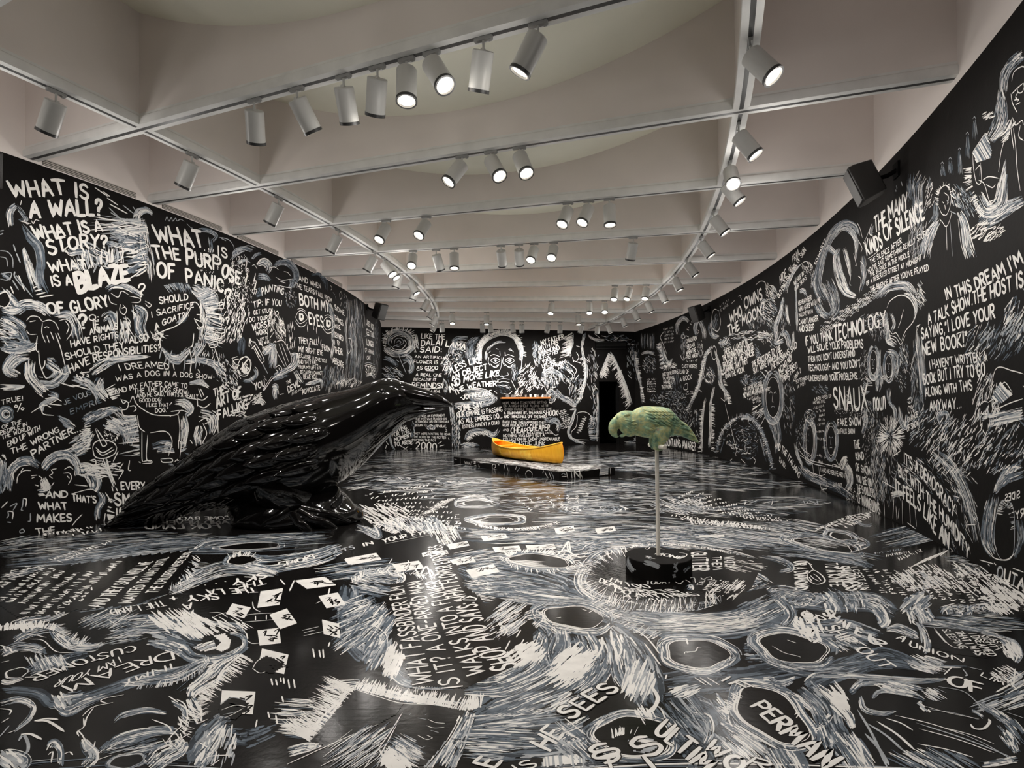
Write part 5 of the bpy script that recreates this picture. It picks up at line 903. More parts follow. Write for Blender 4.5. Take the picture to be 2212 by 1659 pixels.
# silences, big wave
R.view(1600, 420, 4.88)
for a in (([(1420, 402), (1540, 312), (1600, 252), (1765, 150)], (1408, 250), 'THE MANY', .17), ([(1335, 642), (1480, 562), (1560, 472), (1650, 425), (1942, 245)], (1315, 500), 'KINDS OF SILENCE', .17), ([(1370, 736), (1560, 612), (1702, 512)], (1364, 688), 'THE SILENCE AFTER', .17), ([(1345, 832), (1520, 712), (1700, 600), (1830, 515), (1990, 425)], (1338, 788), "YOU'VE SAID SOMETHING REALLY STUPID", .17), ([(1368, 872), (1540, 772), (1782, 650)], (1363, 828), 'THE SILENCE IN THE MIDDLE', .17), ([(1330, 962), (1550, 842), (1740, 772), (1912, 690)], (1324, 918), 'OF A DESERTED STREET AT MIDNIGHT', .17), ([(1370, 1026), (1560, 950), (1720, 882), (1985, 800)], (1364, 978), "THE SILENCE AFTER YOU'VE PRAYED", .17),
          ([(690, 1592), (820, 1560), (972, 1532)], (680, 1508), 'IF YOU THINK', .18), ([(615, 1372), (820, 1332)], (612, 1322), 'CANDY,ANGER', .18), ([(615, 1452), (778, 1426)], (612, 1392), 'AND SLEEP', .18), ([(612, 1172), (750, 1112)], (608, 1126), 'HIS HEAVY BEER', .14), ([(616, 1242), (845, 1132)], (612, 1196), 'WHO GOES WITH ME', .14), ([(616, 1292), (762, 1252)], (612, 1252), 'IN LOVE WITH', .14), ([(566, 962), (666, 852)], (560, 920), 'WE HIDE IN', .16), ([(574, 1022), (696, 892)], (568, 982), 'OUR SKINS', .16), ([(420, 952), (482, 860)], (412, 868), 'HIDE', .14), ([(405, 1092), (530, 868)], (380, 1060), 'OLD ENGLISH', .13), ([(556, 722), (624, 620)], (546, 660), 'FRAIL', .14), ([(546, 832), (692, 592)], (520, 800), 'BARK OF SKIN', .13), ([(510, 810), (535, 780)], (503, 780), 'IN', .14), ([(795, 742), (905, 480)], (775, 730), 'SCHWARTZ', .14)):
    t(a[0], a[1], a[2], 'w', a[3])
t([(990, 1542), (1240, 1482), (1340, 1440), (1530, 1372)], (984, 1388), 'TECHNOLOGY', 'w', .17, (1524, 1230))
R.lines('1340,680 1400,640 1470,580|1315,480 1340,420 1390,300|1300,500 1310,560', 6); R.band([(1390, 310), (1370, 400), (1400, 420)], 20, 30, .5, 7, 'gw')
R.band([(900, 1150), (810, 960), (840, 740), (900, 560), (980, 400), (1090, 300), (1200, 330), (1250, 440)], [60, 50, 40, 34, 40, 30, 24, 10], 420, .14, 6, 'gwbb'); R.band([(960, 470), (1060, 350), (1160, 380), (1220, 500), (1215, 700)], [24, 34, 34, 24, 8], 150, .2, 7, 'wg'); R.band([(1020, 600), (1010, 700), (1050, 880), (1110, 1020), (1215, 1080)], [20, 40, 50, 44, 20], 240, .2, 8, 'wgw'); R.band([(900, 600), (930, 560), (1000, 620), (1040, 560)], 24, 50, .4, 8, 'wg'); R.band([(900, 900), (960, 1050), (1000, 1200), (950, 1290)], [70, 70, 50, 30], 220, .25, 6, 'gbdw'); R.band([(1090, 560), (1130, 700), (1160, 870)], [20, 24, 8], 60, .3, 8, 'w'); R.band([(800, 1140), (850, 1240), (940, 1300)], 40, 70, .4, 7, 'bgw')
R.lines('1230,300 1260,360 1285,460|1240,480 1280,560 1270,610|1200,520 1230,620|1190,620 1220,740 1210,750|1290,500 1320,540 1310,590|1150,810 1160,880 1150,940 1165,960|1260,700 1300,760 1290,900|1240,860 1270,900 1250,1040', 9)
R.band([(1290, 640), (1300, 760), (1300, 880), (1260, 1020)], [20, 34, 24, 14], 90, .25, 7, 'gwb')
for _ in range(170):
    f = rng.random(); x = 820 + 640 * f; y = 1440 - 430 * f + (rng.random() - .5) * 120; R.line([(x, y), (x + 16, y - 14), (x + 22, y + 2), (x + 44, y - 20)], 5, 'wwg')
R.band([(1460, 1100), (1530, 1000), (1640, 960), (1760, 970), (1850, 1080)], [40, 40, 50, 50, 30], 170, .2, 8, 'gbw'); R.line([(1540, 1200), (1580, 1120), (1690, 1060), (1790, 1110), (1845, 1230), (1820, 1340), (1740, 1440), (1690, 1560)], 12); R.band([(1710, 1040), (1800, 1080), (1850, 1200), (1830, 1330)], [20, 30, 20, 8], 70, .3, 10, 'wg'); R.band([(1530, 1230), (1540, 1400), (1560, 1540), (1640, 1600)], [16, 24, 30, 24], 90, .3, 9, 'wg'); R.band([(1580, 1240), (1620, 1360), (1590, 1450)], 16, 40, .4, 8, 'gw'); R.lines('1720,1210 1690,1330 1660,1410|1700,1270 1690,1330|1550,1400 1600,1470 1640,1460 1690,1540|1560,1480 1640,1510 1690,1580 1740,1480|1540,1540 1600,1520 1650,1560', 9); R.scatter((1900, 1060), (50, 140), 60, 60, 50, 9, 'gw'); R.scatter((1400, 1330), (160, 90), -35, 140, 26, 5, 'wgb'); R.scatter((1440, 1440), (100, 100), 80, 70, 40, 6, 'gbw')
R.scatter((1850, 420), (70, 330), 100, 150, 60, 6, 'bgw'); R.line([(1775, 420), (1775, 560), (1780, 760)], 5, 'wg'); R.line([(1860, 1440), (1862, 1560), (1850, 1659)], 12); R.line([(1860, 1440), (1880, 1380), (1895, 1370)], 10)
# wing shape with legs on the left
R.band([(640, 730), (560, 820), (490, 960), (470, 1040)], [8, 14, 24, 24], 90, .3, 8, 'wgb'); R.band([(580, 860), (580, 1000), (590, 1240), (600, 1460)], [8, 8, 12, 12], 90, .2, 6, 'wg'); R.band([(450, 1080), (420, 1240), (370, 1400), (380, 1540)], [14, 18, 24, 20], 120, .25, 9, 'wgw'); R.band([(490, 1160), (490, 1280), (520, 1390)], [14, 14, 6], 50, .35, 9, 'w'); R.band([(430, 1440), (490, 1500), (520, 1640)], [40, 30, 24], 70, .3, 10, 'gwb'); R.band([(550, 1440), (560, 1600)], 12, 30, .5, 9, 'w'); R.scatter((290, 1200), (90, 130), 40, 120, 40, 7, 'wgb'); R.scatter((340, 1050), (40, 90), 60, 50, 46, 7, 'wg'); R.lines('160,950 210,915 260,930 270,1000 290,1040|300,960 350,970 390,1060|640,730 690,705 720,740 700,800|730,720 760,760 750,800', 8); R.scatter((700, 770), (50, 60), 60, 40, 24, 6, 'w'); R.scatter((760, 880), (26, 130), 100, 50, 30, 6, 'wg'); R.band([(620, 1030), (660, 1010), (700, 1080)], 20, 40, .4, 7, 'bgw')
# technology paragraph, faces, snow
R.view(1600, 740, 4.1475)
for a in (([(607, 98), (680, 80), (780, 62), (1100, 44)], (602, 44), 'WILL SOLVE YOUR PROBLEMS', .19), ([(608, 176), (800, 150), (1026, 122)], (604, 128), "THEN YOU DON'T UNDERSTAND", .18), ([(610, 252), (780, 246), (1076, 216)], (606, 200), "TECHNOLOGY- AND YOU DON'T", .18), ([(615, 346), (850, 336), (1052, 326)], (612, 298), 'UNDERSTAND YOUR PROBLEMS.', .18), ([(872, 746), (1080, 742)], (869, 682), 'FAKE SNOW', .18), ([(865, 816), (1026, 816)], (862, 774), 'OR FAUX SNOW', .17), ([(1020, 952), (1072, 946)], (1014, 882), 'THE', .17), ([(1036, 1052), (1106, 1048)], (1030, 984), 'KIND', .17), ([(1036, 1146), (1166, 1182)], (1030, 1084), 'OF SNOW', .17), ([(1042, 1246), (1176, 1292)], (1036, 1184), 'YOU SEE ON', .17), ([(1046, 1336), (1206, 1388)], (1040, 1268), 'THE SHOULDERS', .17), ([(1052, 1432), (1250, 1542)], (1046, 1342), 'OF MANNEQUINS', .17),
          ([(106, 226), (250, 142), (362, 76)], (99, 178), 'THE REACTIONS TO THE', .17), ([(118, 282), (382, 122)], (111, 234), 'SUIT WERE IMMEDIATE:', .17), ([(276, 252), (400, 142), (506, 42)], (269, 204), 'THE RUSSIANS SAID', .17), ([(350, 282), (462, 152)], (340, 234), 'NO,NO,NO!', .17), ([(355, 322), (472, 222)], (348, 282), 'WE WERE', .17), ([(376, 362), (512, 222)], (367, 318), 'THERE FIRST!', .17), ([(478, 346), (542, 262)], (470, 310), 'LUNA 2', .15), ([(498, 366), (602, 326)], (494, 338), 'SEPTEMBER', .16), ([(510, 412), (582, 376)], (505, 382), '14 1959', .16), ([(30, 442), (196, 378)], (26, 410), 'THE AMERICANS SAID,', .16), ([(26, 502), (206, 426)], (20, 460), '"NO WAY! WE HAD THE', .17), ([(125, 474), (268, 424)], (122, 448), 'FIRST PARTY THERE!"', .16),
          ([(720, 1156), (950, 1216)], (716, 1118), 'I HAD NEVER HEARD IT', .17), ([(830, 1286), (912, 1302)], (827, 1252), 'SAID BUT', .17), ([(660, 522), (816, 492)], (657, 494), 'A BIRD PIPED UP', .15), ([(650, 552), (762, 536)], (648, 528), 'AND WAS STILL', .15), ([(306, 942), (400, 1012), (522, 1216)], (316, 890), 'AND THE ITALIANS', .15), ([(346, 1062), (402, 1132)], (350, 1020), 'SAID:', .15)):
    t(a[0], a[1], a[2], 'w', a[3])
t([(838, 584), (1010, 608), (1138, 588)], (828, 405), 'SNAUX', 'w', .13, (1132, 372)); R.line([(835, 268), (860, 272), (895, 262)], 12)
for i, (x0, y0, x1, y1) in enumerate(((650, 602, 752, 578), (670, 634, 758, 620), (704, 672, 758, 656), (700, 706, 756, 700), (690, 752, 762, 740), (680, 812, 766, 802), (690, 872, 766, 890), (672, 932, 770, 966), (680, 1010, 768, 1052), (696, 1070, 742, 1092), (60, 522, 176, 492), (100, 528, 180, 510), (110, 552, 180, 534))): R.scrib((x0, y0), (x1, y1), (x0 - 2, y0 - 28), 8, 5)
R.scatter((110, 330), (110, 50), -30, 40, 40, 6, 'gb'); R.scatter((150, 100), (20, 40), 60, 16, 30, 6, 'gb'); R.lines('140,90 160,90 150,120|150,130 155,135|170,250 240,320', 6, 'g')
# oval face with halo, hump, rays
def face(P, c, rx, ry, hw, n, feat=True, tone='gwb', w=8):
    a = np.linspace(0, 2 * PI, 17)[:-1]; E_ = lambda k: [(c[0] + rx * k * math.sin(q), c[1] - ry * k * math.cos(q)) for q in a]
    P.band(E_(1 + hw / rx * .5), hw * .6, n, .16, w, tone, 1, closed=True); P.fill(E_(1), 'k', 2, 90, rx / 5); P.line(E_(1), w * .8, 'w', 3, closed=True)
    if feat:
        x, y = c; P.lines(f'{x-rx*.5},{y-ry*.2} {x-rx*.3},{y-ry*.28} {x-rx*.1},{y-ry*.2}|{x+rx*.15},{y-ry*.2} {x+rx*.35},{y-ry*.26} {x+rx*.5},{y-ry*.18}|{x},{y-ry*.2} {x-rx*.1},{y+ry*.2} {x+rx*.1},{y+ry*.24}|{x-rx*.25},{y+ry*.5} {x},{y+ry*.44} {x+rx*.25},{y+ry*.5}', w * .7, 'wg', 4)
face(R, (290, 490), 62, 180, 34, 180); R.band([(230, 560), (250, 640), (300, 720), (330, 860), (320, 1000)], [24, 40, 50, 34, 20], 150, .2, 7, 'gwb'); R.lines('190,260 230,320|180,740 220,660|250,300 240,260 215,250|100,610 190,540|110,590 150,570|150,680 200,590', 7); R.scatter((150, 620), (60, 60), -40, 30, 40, 6, 'wg'); R.scatter((430, 560), (60, 260), 80, 90, 40, 6, 'wgb')
R.band([(0, 690), (60, 680), (140, 740), (200, 860), (250, 1000), (290, 1140)], [40, 40, 34, 30, 24, 20], 260, .12, 6, 'bgd'); R.fringe([(0, 660), (80, 680), (160, 760), (220, 900), (290, 1140)], 16, 90, 4, 'wg', 0); R.scatter((70, 900), (90, 150), 'swirl', 60, 30, 5, 'bdg', 2, 60, 0, .6)
# boat people and smoke
face(R, (620, 880), 34, 140, 30, 90, False); face(R, (810, 880), 40, 130, 26, 100); R.band([(620, 700), (650, 760), (660, 860)], [14, 20, 12], 50, .3, 9, 'w'); R.scatter((560, 820), (70, 150), 100, 130, 16, 6, 'wgb'); R.scatter((620, 660), (50, 60), 'swirl', 60, 24, 6, 'gwb'); R.band([(490, 900), (510, 1000), (560, 1120)], [10, 14, 8], 50, .3, 8, 'wg'); R.lines('480,900 500,1010 560,1130|500,940 600,1040 720,1080 940,1130|520,1000 640,1080 760,1110|560,1130 700,1190 760,1180|520,880 560,960 620,1000|640,1060 660,1200|700,1110 720,1300 760,1310|770,1260 770,1310 720,1300|820,1120 830,1090 880,1110|850,1040 900,1130 950,1140', 7); R.band([(930, 1080), (970, 1160), (980, 1260), (940, 1330)], [24, 30, 30, 16], 110, .25, 9, 'wgw'); R.band([(890, 1140), (930, 1050), (960, 1040)], 24, 50, .4, 9, 'w'); R.band([(520, 1100), (600, 1180), (700, 1230), (860, 1300), (1010, 1400)], [30, 40, 40, 40, 24], 180, .18, 7, 'bgdw'); R.scatter((990, 1370), (50, 80), 60, 70, 14, 6, 'w')
# two small faces under the ring, tree and snow specks
face(R, (1190, 180), 32, 110, 24, 100); face(R, (1328, 215), 30, 100, 22, 100); R.band([(1240, 60), (1230, 200), (1240, 340), (1230, 440)], [20, 30, 34, 20], 140, .22, 8, 'gwb'); R.band([(1300, 80), (1380, 100), (1400, 200), (1370, 330)], 24, 90, .25, 7, 'gbw'); R.scatter((1440, 240), (60, 200), 60, 110, 22, 6, 'wgb'); R.scatter((1110, 250), (50, 180), 110, 90, 24, 6, 'wg')
R.fringe([(1100, 480), (1180, 300), (1290, 330)], 40, 50, 6, 'wg', 0); R.scatter((1000, 620), (160, 60), 60, 110, 8, 6, 'w'); R.scatter((960, 480), (20, 60), 80, 30, 10, 6, 'w'); R.scatter((720, 420), (80, 40), 40, 40, 22, 6, 'gb'); R.scatter((1140, 640), (60, 120), 80, 110, 20, 8, 'gwb'); R.band([(1110, 580), (1120, 700), (1090, 820)], [14, 24, 14], 60, .3, 8, 'wg'); R.band([(1330, 400), (1330, 520), (1380, 600), (1390, 720)], [24, 14, 16, 14], 80, .25, 7, 'bgw'); R.band([(1420, 560), (1440, 700), (1480, 760), (1490, 640)], [14, 20, 20, 8], 70, .3, 8, 'wg'); R.scatter((1520, 520), (26, 30), 'swirl', 30, 18, 7, 'wg')
R.scatter((1345, 840), (95, 170), 'radial', 170, 70, 8, 'w', 2, 10, .45); R.scatter((1345, 840), (50, 80), 'radial', 60, 26, 6, 'gb')
for x in (1180, 1200, 1225, 1250, 1275): R.scatter((x, 1000), (12, 420), 90, 60, 40, 5, 'wgb')
R.scatter((1150, 960), (60, 300), 95, 120, 18, 5, 'w'); R.scatter((1560, 300), (30, 320), 88, 100, 90, 6, 'bgwd'); R.scatter((1470, 130), (50, 120), 80, 60, 40, 7, 'gwb'); R.scatter((1600, 560), (40, 150), 80, 60, 70, 7, 'bgd')
# hillside of dabs, mask with books, arch at lower right
R.view(1880, 540, 2.241)
R.scatter((300, 860), (130, 110), 125, 150, 30, 5, 'wgb'); R.scatter((420, 950), (150, 150), 120, 210, 34, 6, 'wwg'); R.scatter((640, 960), (120, 130), 125, 150, 34, 7, 'wgb'); R.scatter((520, 470), (60, 110), 120, 60, 40, 6, 'bgw'); R.scatter((650, 430), (110, 90), 120, 110, 46, 8, 'bgd'); R.scatter((700, 330), (50, 100), 115, 70, 50, 8, 'gbw'); R.scatter((560, 740), (70, 130), 110, 140, 34, 7, 'wwg')
R.band([(540, 830), (600, 820), (700, 800), (744, 790)], [40, 30, 30, 30], 110, .3, 9, 'wgw'); R.fill([(585, 720), (630, 640), (690, 700), (640, 740)], 'gwb', 3, 50, 5); R.fill([(530, 750), (570, 730), (560, 775), (535, 780)], 'k', 3, 0, 5); R.fill([(545, 830), (575, 810), (570, 870), (552, 890)], 'k', 3, 90, 5); R.lines('580,720 610,575 690,585 744,600|570,740 620,700 650,640 690,690|590,720 600,770 680,740 740,720|530,755 545,735 570,735|545,870 560,895|580,830 640,820 744,800', 6)
R.band([(345, 850), (330, 800), (370, 790), (380, 850)], 10, 40, .4, 6, 'gwb'); R.band([(600, 1180), (580, 1280), (570, 1400), (600, 1480)], [24, 34, 34, 20], 150, .22, 8, 'gwb'); R.line([(600, 1420), (610, 1290), (640, 1215), (690, 1240), (700, 1360), (690, 1480), (640, 1500), (605, 1450)], 6, 'wg'); R.fringe([(610, 1290), (640, 1215), (690, 1240), (700, 1360)], 24, 50, 4, 'wg', 1); R.band([(600, 1180), (660, 1100), (744, 1060)], [10, 34, 40], 90, .3, 9, 'gbw'); R.band([(720, 1300), (730, 1400), (700, 1500)], 16, 40, .35, 7, 'bg'); R.lines('560,1440 600,1490 660,1500 700,1470|530,1500 600,1520|570,1520 580,1530|600,1515 610,1525|690,1540 744,1560', 6)
R.scatter((330, 1090), (200, 90), 48, 150, 30, 3, 'wgb', 1); R.scatter((430, 1300), (90, 180), 70, 130, 40, 4, 'wgb', 1); R.band([(300, 960), (400, 1060), (470, 1200), (520, 1420)], 24, 110, .25, 5, 'gwb'); R.scatter((190, 1080), (90, 60), 42, 60, 20, 3, 'wg'); R.lines('400,1190 430,1200 420,1220|500,1260 515,1290 500,1310|470,1330 510,1330|150,970 110,1000|60,1120 130,1160|70,1100 80,1180', 5)
R.scatter((110, 1120), (60, 130), 85, 80, 30, 4, 'wgb'); R.fill([(110, 1200), (155, 1190), (160, 1330), (115, 1310)], 'k', 2, 90, 5); R.band([(100, 1190), (140, 1180), (160, 1200)], 14, 40, .4, 7, 'w'); R.lines('115,1200 110,1300|155,1210 158,1330|190,1210 195,1330|180,1320 220,1350|125,1240 130,1310|140,1250 135,1300|215,1230 225,1340|65,1180 70,1290', 5); R.scatter((40, 1100), (40, 150), 88, 70, 40, 4, 'wgb')
R.view(1660, 1120, 3.0779); t([(1520, 392), (1600, 425), (1699, 476)], (1530, 322), 'OUTA', 'wwg', .2)
# far half of the right wall
R.view(1350, 540, 3.1914)
for a in (([(728, 508), (800, 456), (840, 400), (948, 336)], (720, 444), 'WHO OWNS', .19), ([(716, 592), (775, 556), (810, 522), (920, 462), (968, 424)], (708, 532), 'THE MOON?', .19), ([(685, 722), (846, 652)], (680, 690), "THERE'S A LAWSUIT IN", .17), ([(678, 766), (886, 676)], (672, 732), 'THE INTERNATIONAL COURTS', .17), ([(680, 812), (892, 722)], (674, 776), 'BROUGHT BY THE CHINESE', .17), ([(683, 852), (848, 780)], (678, 816), 'CLAIMING THAT THEY', .17), ([(695, 888), (826, 838)], (691, 856), 'OWN THE MOON.', .17), ([(262, 1346), (360, 1356), (488, 1382)], (258, 1298), 'MOUNTAINS AWARE?', .17), ([(425, 642), (496, 618)], (422, 618), 'CIVILIZATION', .16), ([(430, 682), (482, 664)], (427, 656), 'BEGAN', .16), ([(425, 722), (490, 702)], (422, 696), 'WHEN THE', .16), ([(425, 752), (506, 736)], (422, 728), 'FIRST ANGRY', .16), ([(395, 812), (498, 814)], (393, 790), 'CAST WORDS', .16), ([(345, 852), (442, 850)], (343, 828), 'INSTEAD OF', .16), ([(380, 908), (462, 888)], (377, 880), 'A ROCK', .16), ([(260, 872), (346, 852)], (258, 850), "ONCE YOU'VE GOT", .16), ([(262, 896), (346, 886)], (260, 878), 'THE MESSAGE-', .16), ([(268, 928), (342, 916)], (266, 902), 'HANG UP', .17), ([(255, 960), (326, 952)], (253, 936), 'THE PHONE.', .17)):
    t(a[0], a[1], a[2], 'w', a[3])
R.scrib((425, 778), (502, 768), (424, 762), 8, 3); [R.scrib((265 + 2 * i, 556 + 22 * i), (338, 540 + 24 * i), (264 + 2 * i, 540 + 22 * i), 9, 3) for i in range(5)]; [R.scrib((150 + 2 * i, 900 + 16 * i), (215, 895 + 17 * i), (150, 888 + 16 * i), 8, 3) for i in range(6)]; [R.scrib((420, 985 + 15 * i), (468, 980 + 15 * i), (420, 974 + 15 * i), 6, 3) for i in range(2)]; R.scrib((655, 400), (720, 350), (650, 380), 6, 3); R.scrib((660, 430), (715, 385), (655, 410), 6, 3); R.scrib((440, 560), (480, 480), (425, 550), 6, 3)
R.scatter((880, 470), (90, 70), 85, 130, 22, 4, 'wgb'); R.scatter((860, 590), (140, 34), -10, 130, 20, 4, 'wg'); R.scatter((960, 600), (50, 40), 60, 40, 18, 4, 'w'); R.line([(905, 240), (930, 218), (965, 222), (985, 290), (990, 320)], 4); R.scatter((985, 290), (12, 60), 60, 26, 16, 4, 'w')
R.band([(600, 480), (590, 540), (610, 590), (650, 600)], [10, 18, 18, 8], 80, .25, 5, 'wgb'); R.line([(650, 420), (615, 410), (600, 460), (600, 530), (640, 560), (660, 500), (650, 430)], 5, 'wg'); R.scatter((625, 490), (22, 60), 90, 40, 30, 4, 'bgd'); R.lines('780,320 800,312 795,330|735,370 760,345|800,330 805,345', 4)
R.band([(640, 640), (680, 640), (720, 590)], [10, 20, 10], 40, .3, 4, 'wg'); R.scatter((690, 640), (40, 40), 60, 60, 16, 4, 'wgb')
# standing figure with a stick and the shaggy dome
R.band([(600, 660), (560, 720), (540, 800), (510, 930), (430, 1110)], [8, 12, 14, 12, 10], 190, .14, 5, 'wwg'); R.band([(620, 680), (650, 800), (660, 920), (700, 990), (710, 1050)], [8, 12, 14, 14, 8], 160, .16, 5, 'wwg'); R.band([(560, 1010), (540, 1100), (530, 1250), (535, 1400)], [6, 8, 8, 8], 120, .15, 5, 'w'); R.band([(620, 930), (590, 1060), (590, 1200), (580, 1380)], [8, 8, 9, 9], 130, .15, 5, 'w')
for side, P in ((1, [(560, 720), (510, 930), (430, 1110)]), (-1, [(660, 820), (700, 990), (715, 1060)]), (1, [(535, 1100), (525, 1390)]), (-1, [(600, 1060), (598, 1380)])): R.fringe(P, 20, 60, 4, 'w', side)
R.line([(600, 690), (615, 660), (632, 690), (630, 740), (610, 755), (598, 720), (600, 690)], 5); R.lines('690,1060 730,1220 775,1400|540,850 560,900 590,920|560,870 580,840 610,870 600,930|590,820 600,870|510,960 530,980|680,960 690,1040 660,1020|570,720 590,700', 5); R.scatter((580, 870), (40, 60), 60, 60, 18, 4, 'wgb')
R.fill([(630, 1400), (680, 1240), (780, 1160), (880, 1180), (960, 1300), (1010, 1500), (760, 1460)], 'k', 1, 0, 10); R.fringe([(625, 1410), (670, 1260), (740, 1170), (830, 1145), (910, 1190), (970, 1330), (1020, 1510)], 20, 170, 4, 'wgb', 0, .4); R.band([(640, 1400), (690, 1250), (790, 1165), (880, 1190), (950, 1300), (1000, 1490)], 22, 170, .12, 4, 'bgw'); R.scatter((810, 1310), (110, 110), 'swirl', 80, 26, 4, 'bgw', 2, 70, 0, .7); R.lines('740,1440 720,1460 760,1480|800,1440 830,1470|880,1430 900,1450 890,1480', 4)
R.scatter((850, 900), (60, 40), 60, 40, 20, 4, 'bgw'); R.scatter((905, 700), (20, 60), 60, 20, 20, 4, 'bg')
# porch, arch, couples and crowd near the far corner
for x in (115, 135, 155, 175, 195): R.band([(x, 570), (x + 2, 690)], 6, 22, .5, 4, 'gbw')
R.band([(110, 720), (160, 705), (215, 720)], 10, 50, .3, 4, 'gw'); R.scatter((170, 790), (50, 60), 60, 90, 14, 4, 'wgb'); R.band([(60, 680), (80, 800), (110, 940), (125, 1060)], [10, 10, 12, 10], 120, .18, 5, 'wg'); R.fringe([(60, 680), (90, 840), (125, 1060)], 18, 70, 4, 'w', -1); R.scatter((60, 760), (40, 180), 85, 60, 30, 4, 'bgd'); R.scatter((20, 610), (40, 24), 30, 40, 16, 4, 'wgb')
R.band([(250, 620), (260, 700), (300, 780), (330, 740)], [8, 12, 14, 8], 80, .25, 5, 'wg'); R.scatter((300, 800), (60, 30), 'radial', 60, 22, 4, 'w'); R.fringe([(240, 640), (270, 790)], 24, 50, 4, 'wg', 1); R.line([(270, 560), (245, 600), (260, 640), (290, 720)], 5)
R.band([(370, 590), (360, 520), (400, 470), (440, 500)], 14, 80, .3, 5, 'gw'); R.band([(500, 600), (485, 540), (510, 480), (545, 560), (545, 620)], [12, 14, 14, 16, 10], 110, .25, 5, 'gw'); R.lines('390,590 400,580 415,600 395,610 390,590|420,590 440,600|500,550 510,560 500,580|400,640 410,700 400,760|380,720 400,760 420,740', 4); R.scatter((400, 660), (20, 90), 90, 40, 24, 4, 'gbw'); R.scatter((520, 680), (20, 60), 80, 40, 18, 4, 'wg')
R.scatter((310, 1020), (140, 50), 'swirl', 150, 18, 4, 'wgb', 2, 90, 0, .6); R.scatter((370, 1110), (90, 60), 60, 150, 14, 4, 'wgb'); R.scatter((460, 1160), (60, 60), 100, 60, 20, 4, 'bgw'); R.scatter((350, 950), (40, 90), 90, 70, 30, 4, 'bgd'); R.lines('410,930 430,920 430,960 405,960 410,930|470,1180 440,1220|490,1240 510,1290', 4); R.scatter((380, 1275), (120, 16), 5, 40, 14, 3, 'wg'); R.scatter((420, 1410), (110, 18), 10, 50, 18, 4, 'wgb')
# right of the moon: ladder of figures
R.band([(1070, 560), (1040, 640), (1100, 620)], 14, 40, .4, 5, 'wg'); R.scatter((1090, 450), (26, 110), 80, 70, 26, 4, 'wgb'); R.scatter((1010, 560), (40, 110), 60, 70, 22, 4, 'bgw')

# the painting goes on beyond the right edge of the frame
R.view(0, 0, 1.0); R.scatter((2330, 800), (110, 500), 60, 240, 60, 6, 'wgb'); R.band([(2230, 300), (2320, 500), (2280, 900), (2380, 1200)], [40, 70, 60, 50], 160, .2, 7, 'wgb'); R.scrib((2225, 600), (2400, 540), (2225, 540), 6, 9)
R.scatter((2600, 700), (160, 900), 70, 200, 90, 9, 'wgb'); R.band([(2480, 200), (2600, 700), (2560, 1300)], [60, 90, 60], 120, .25, 9, 'wgb'); [R.scrib((2450, 300 + 160 * i), (2700, 220 + 160 * i), (2450, 220 + 160 * i), 6, 12) for i in range(5)]
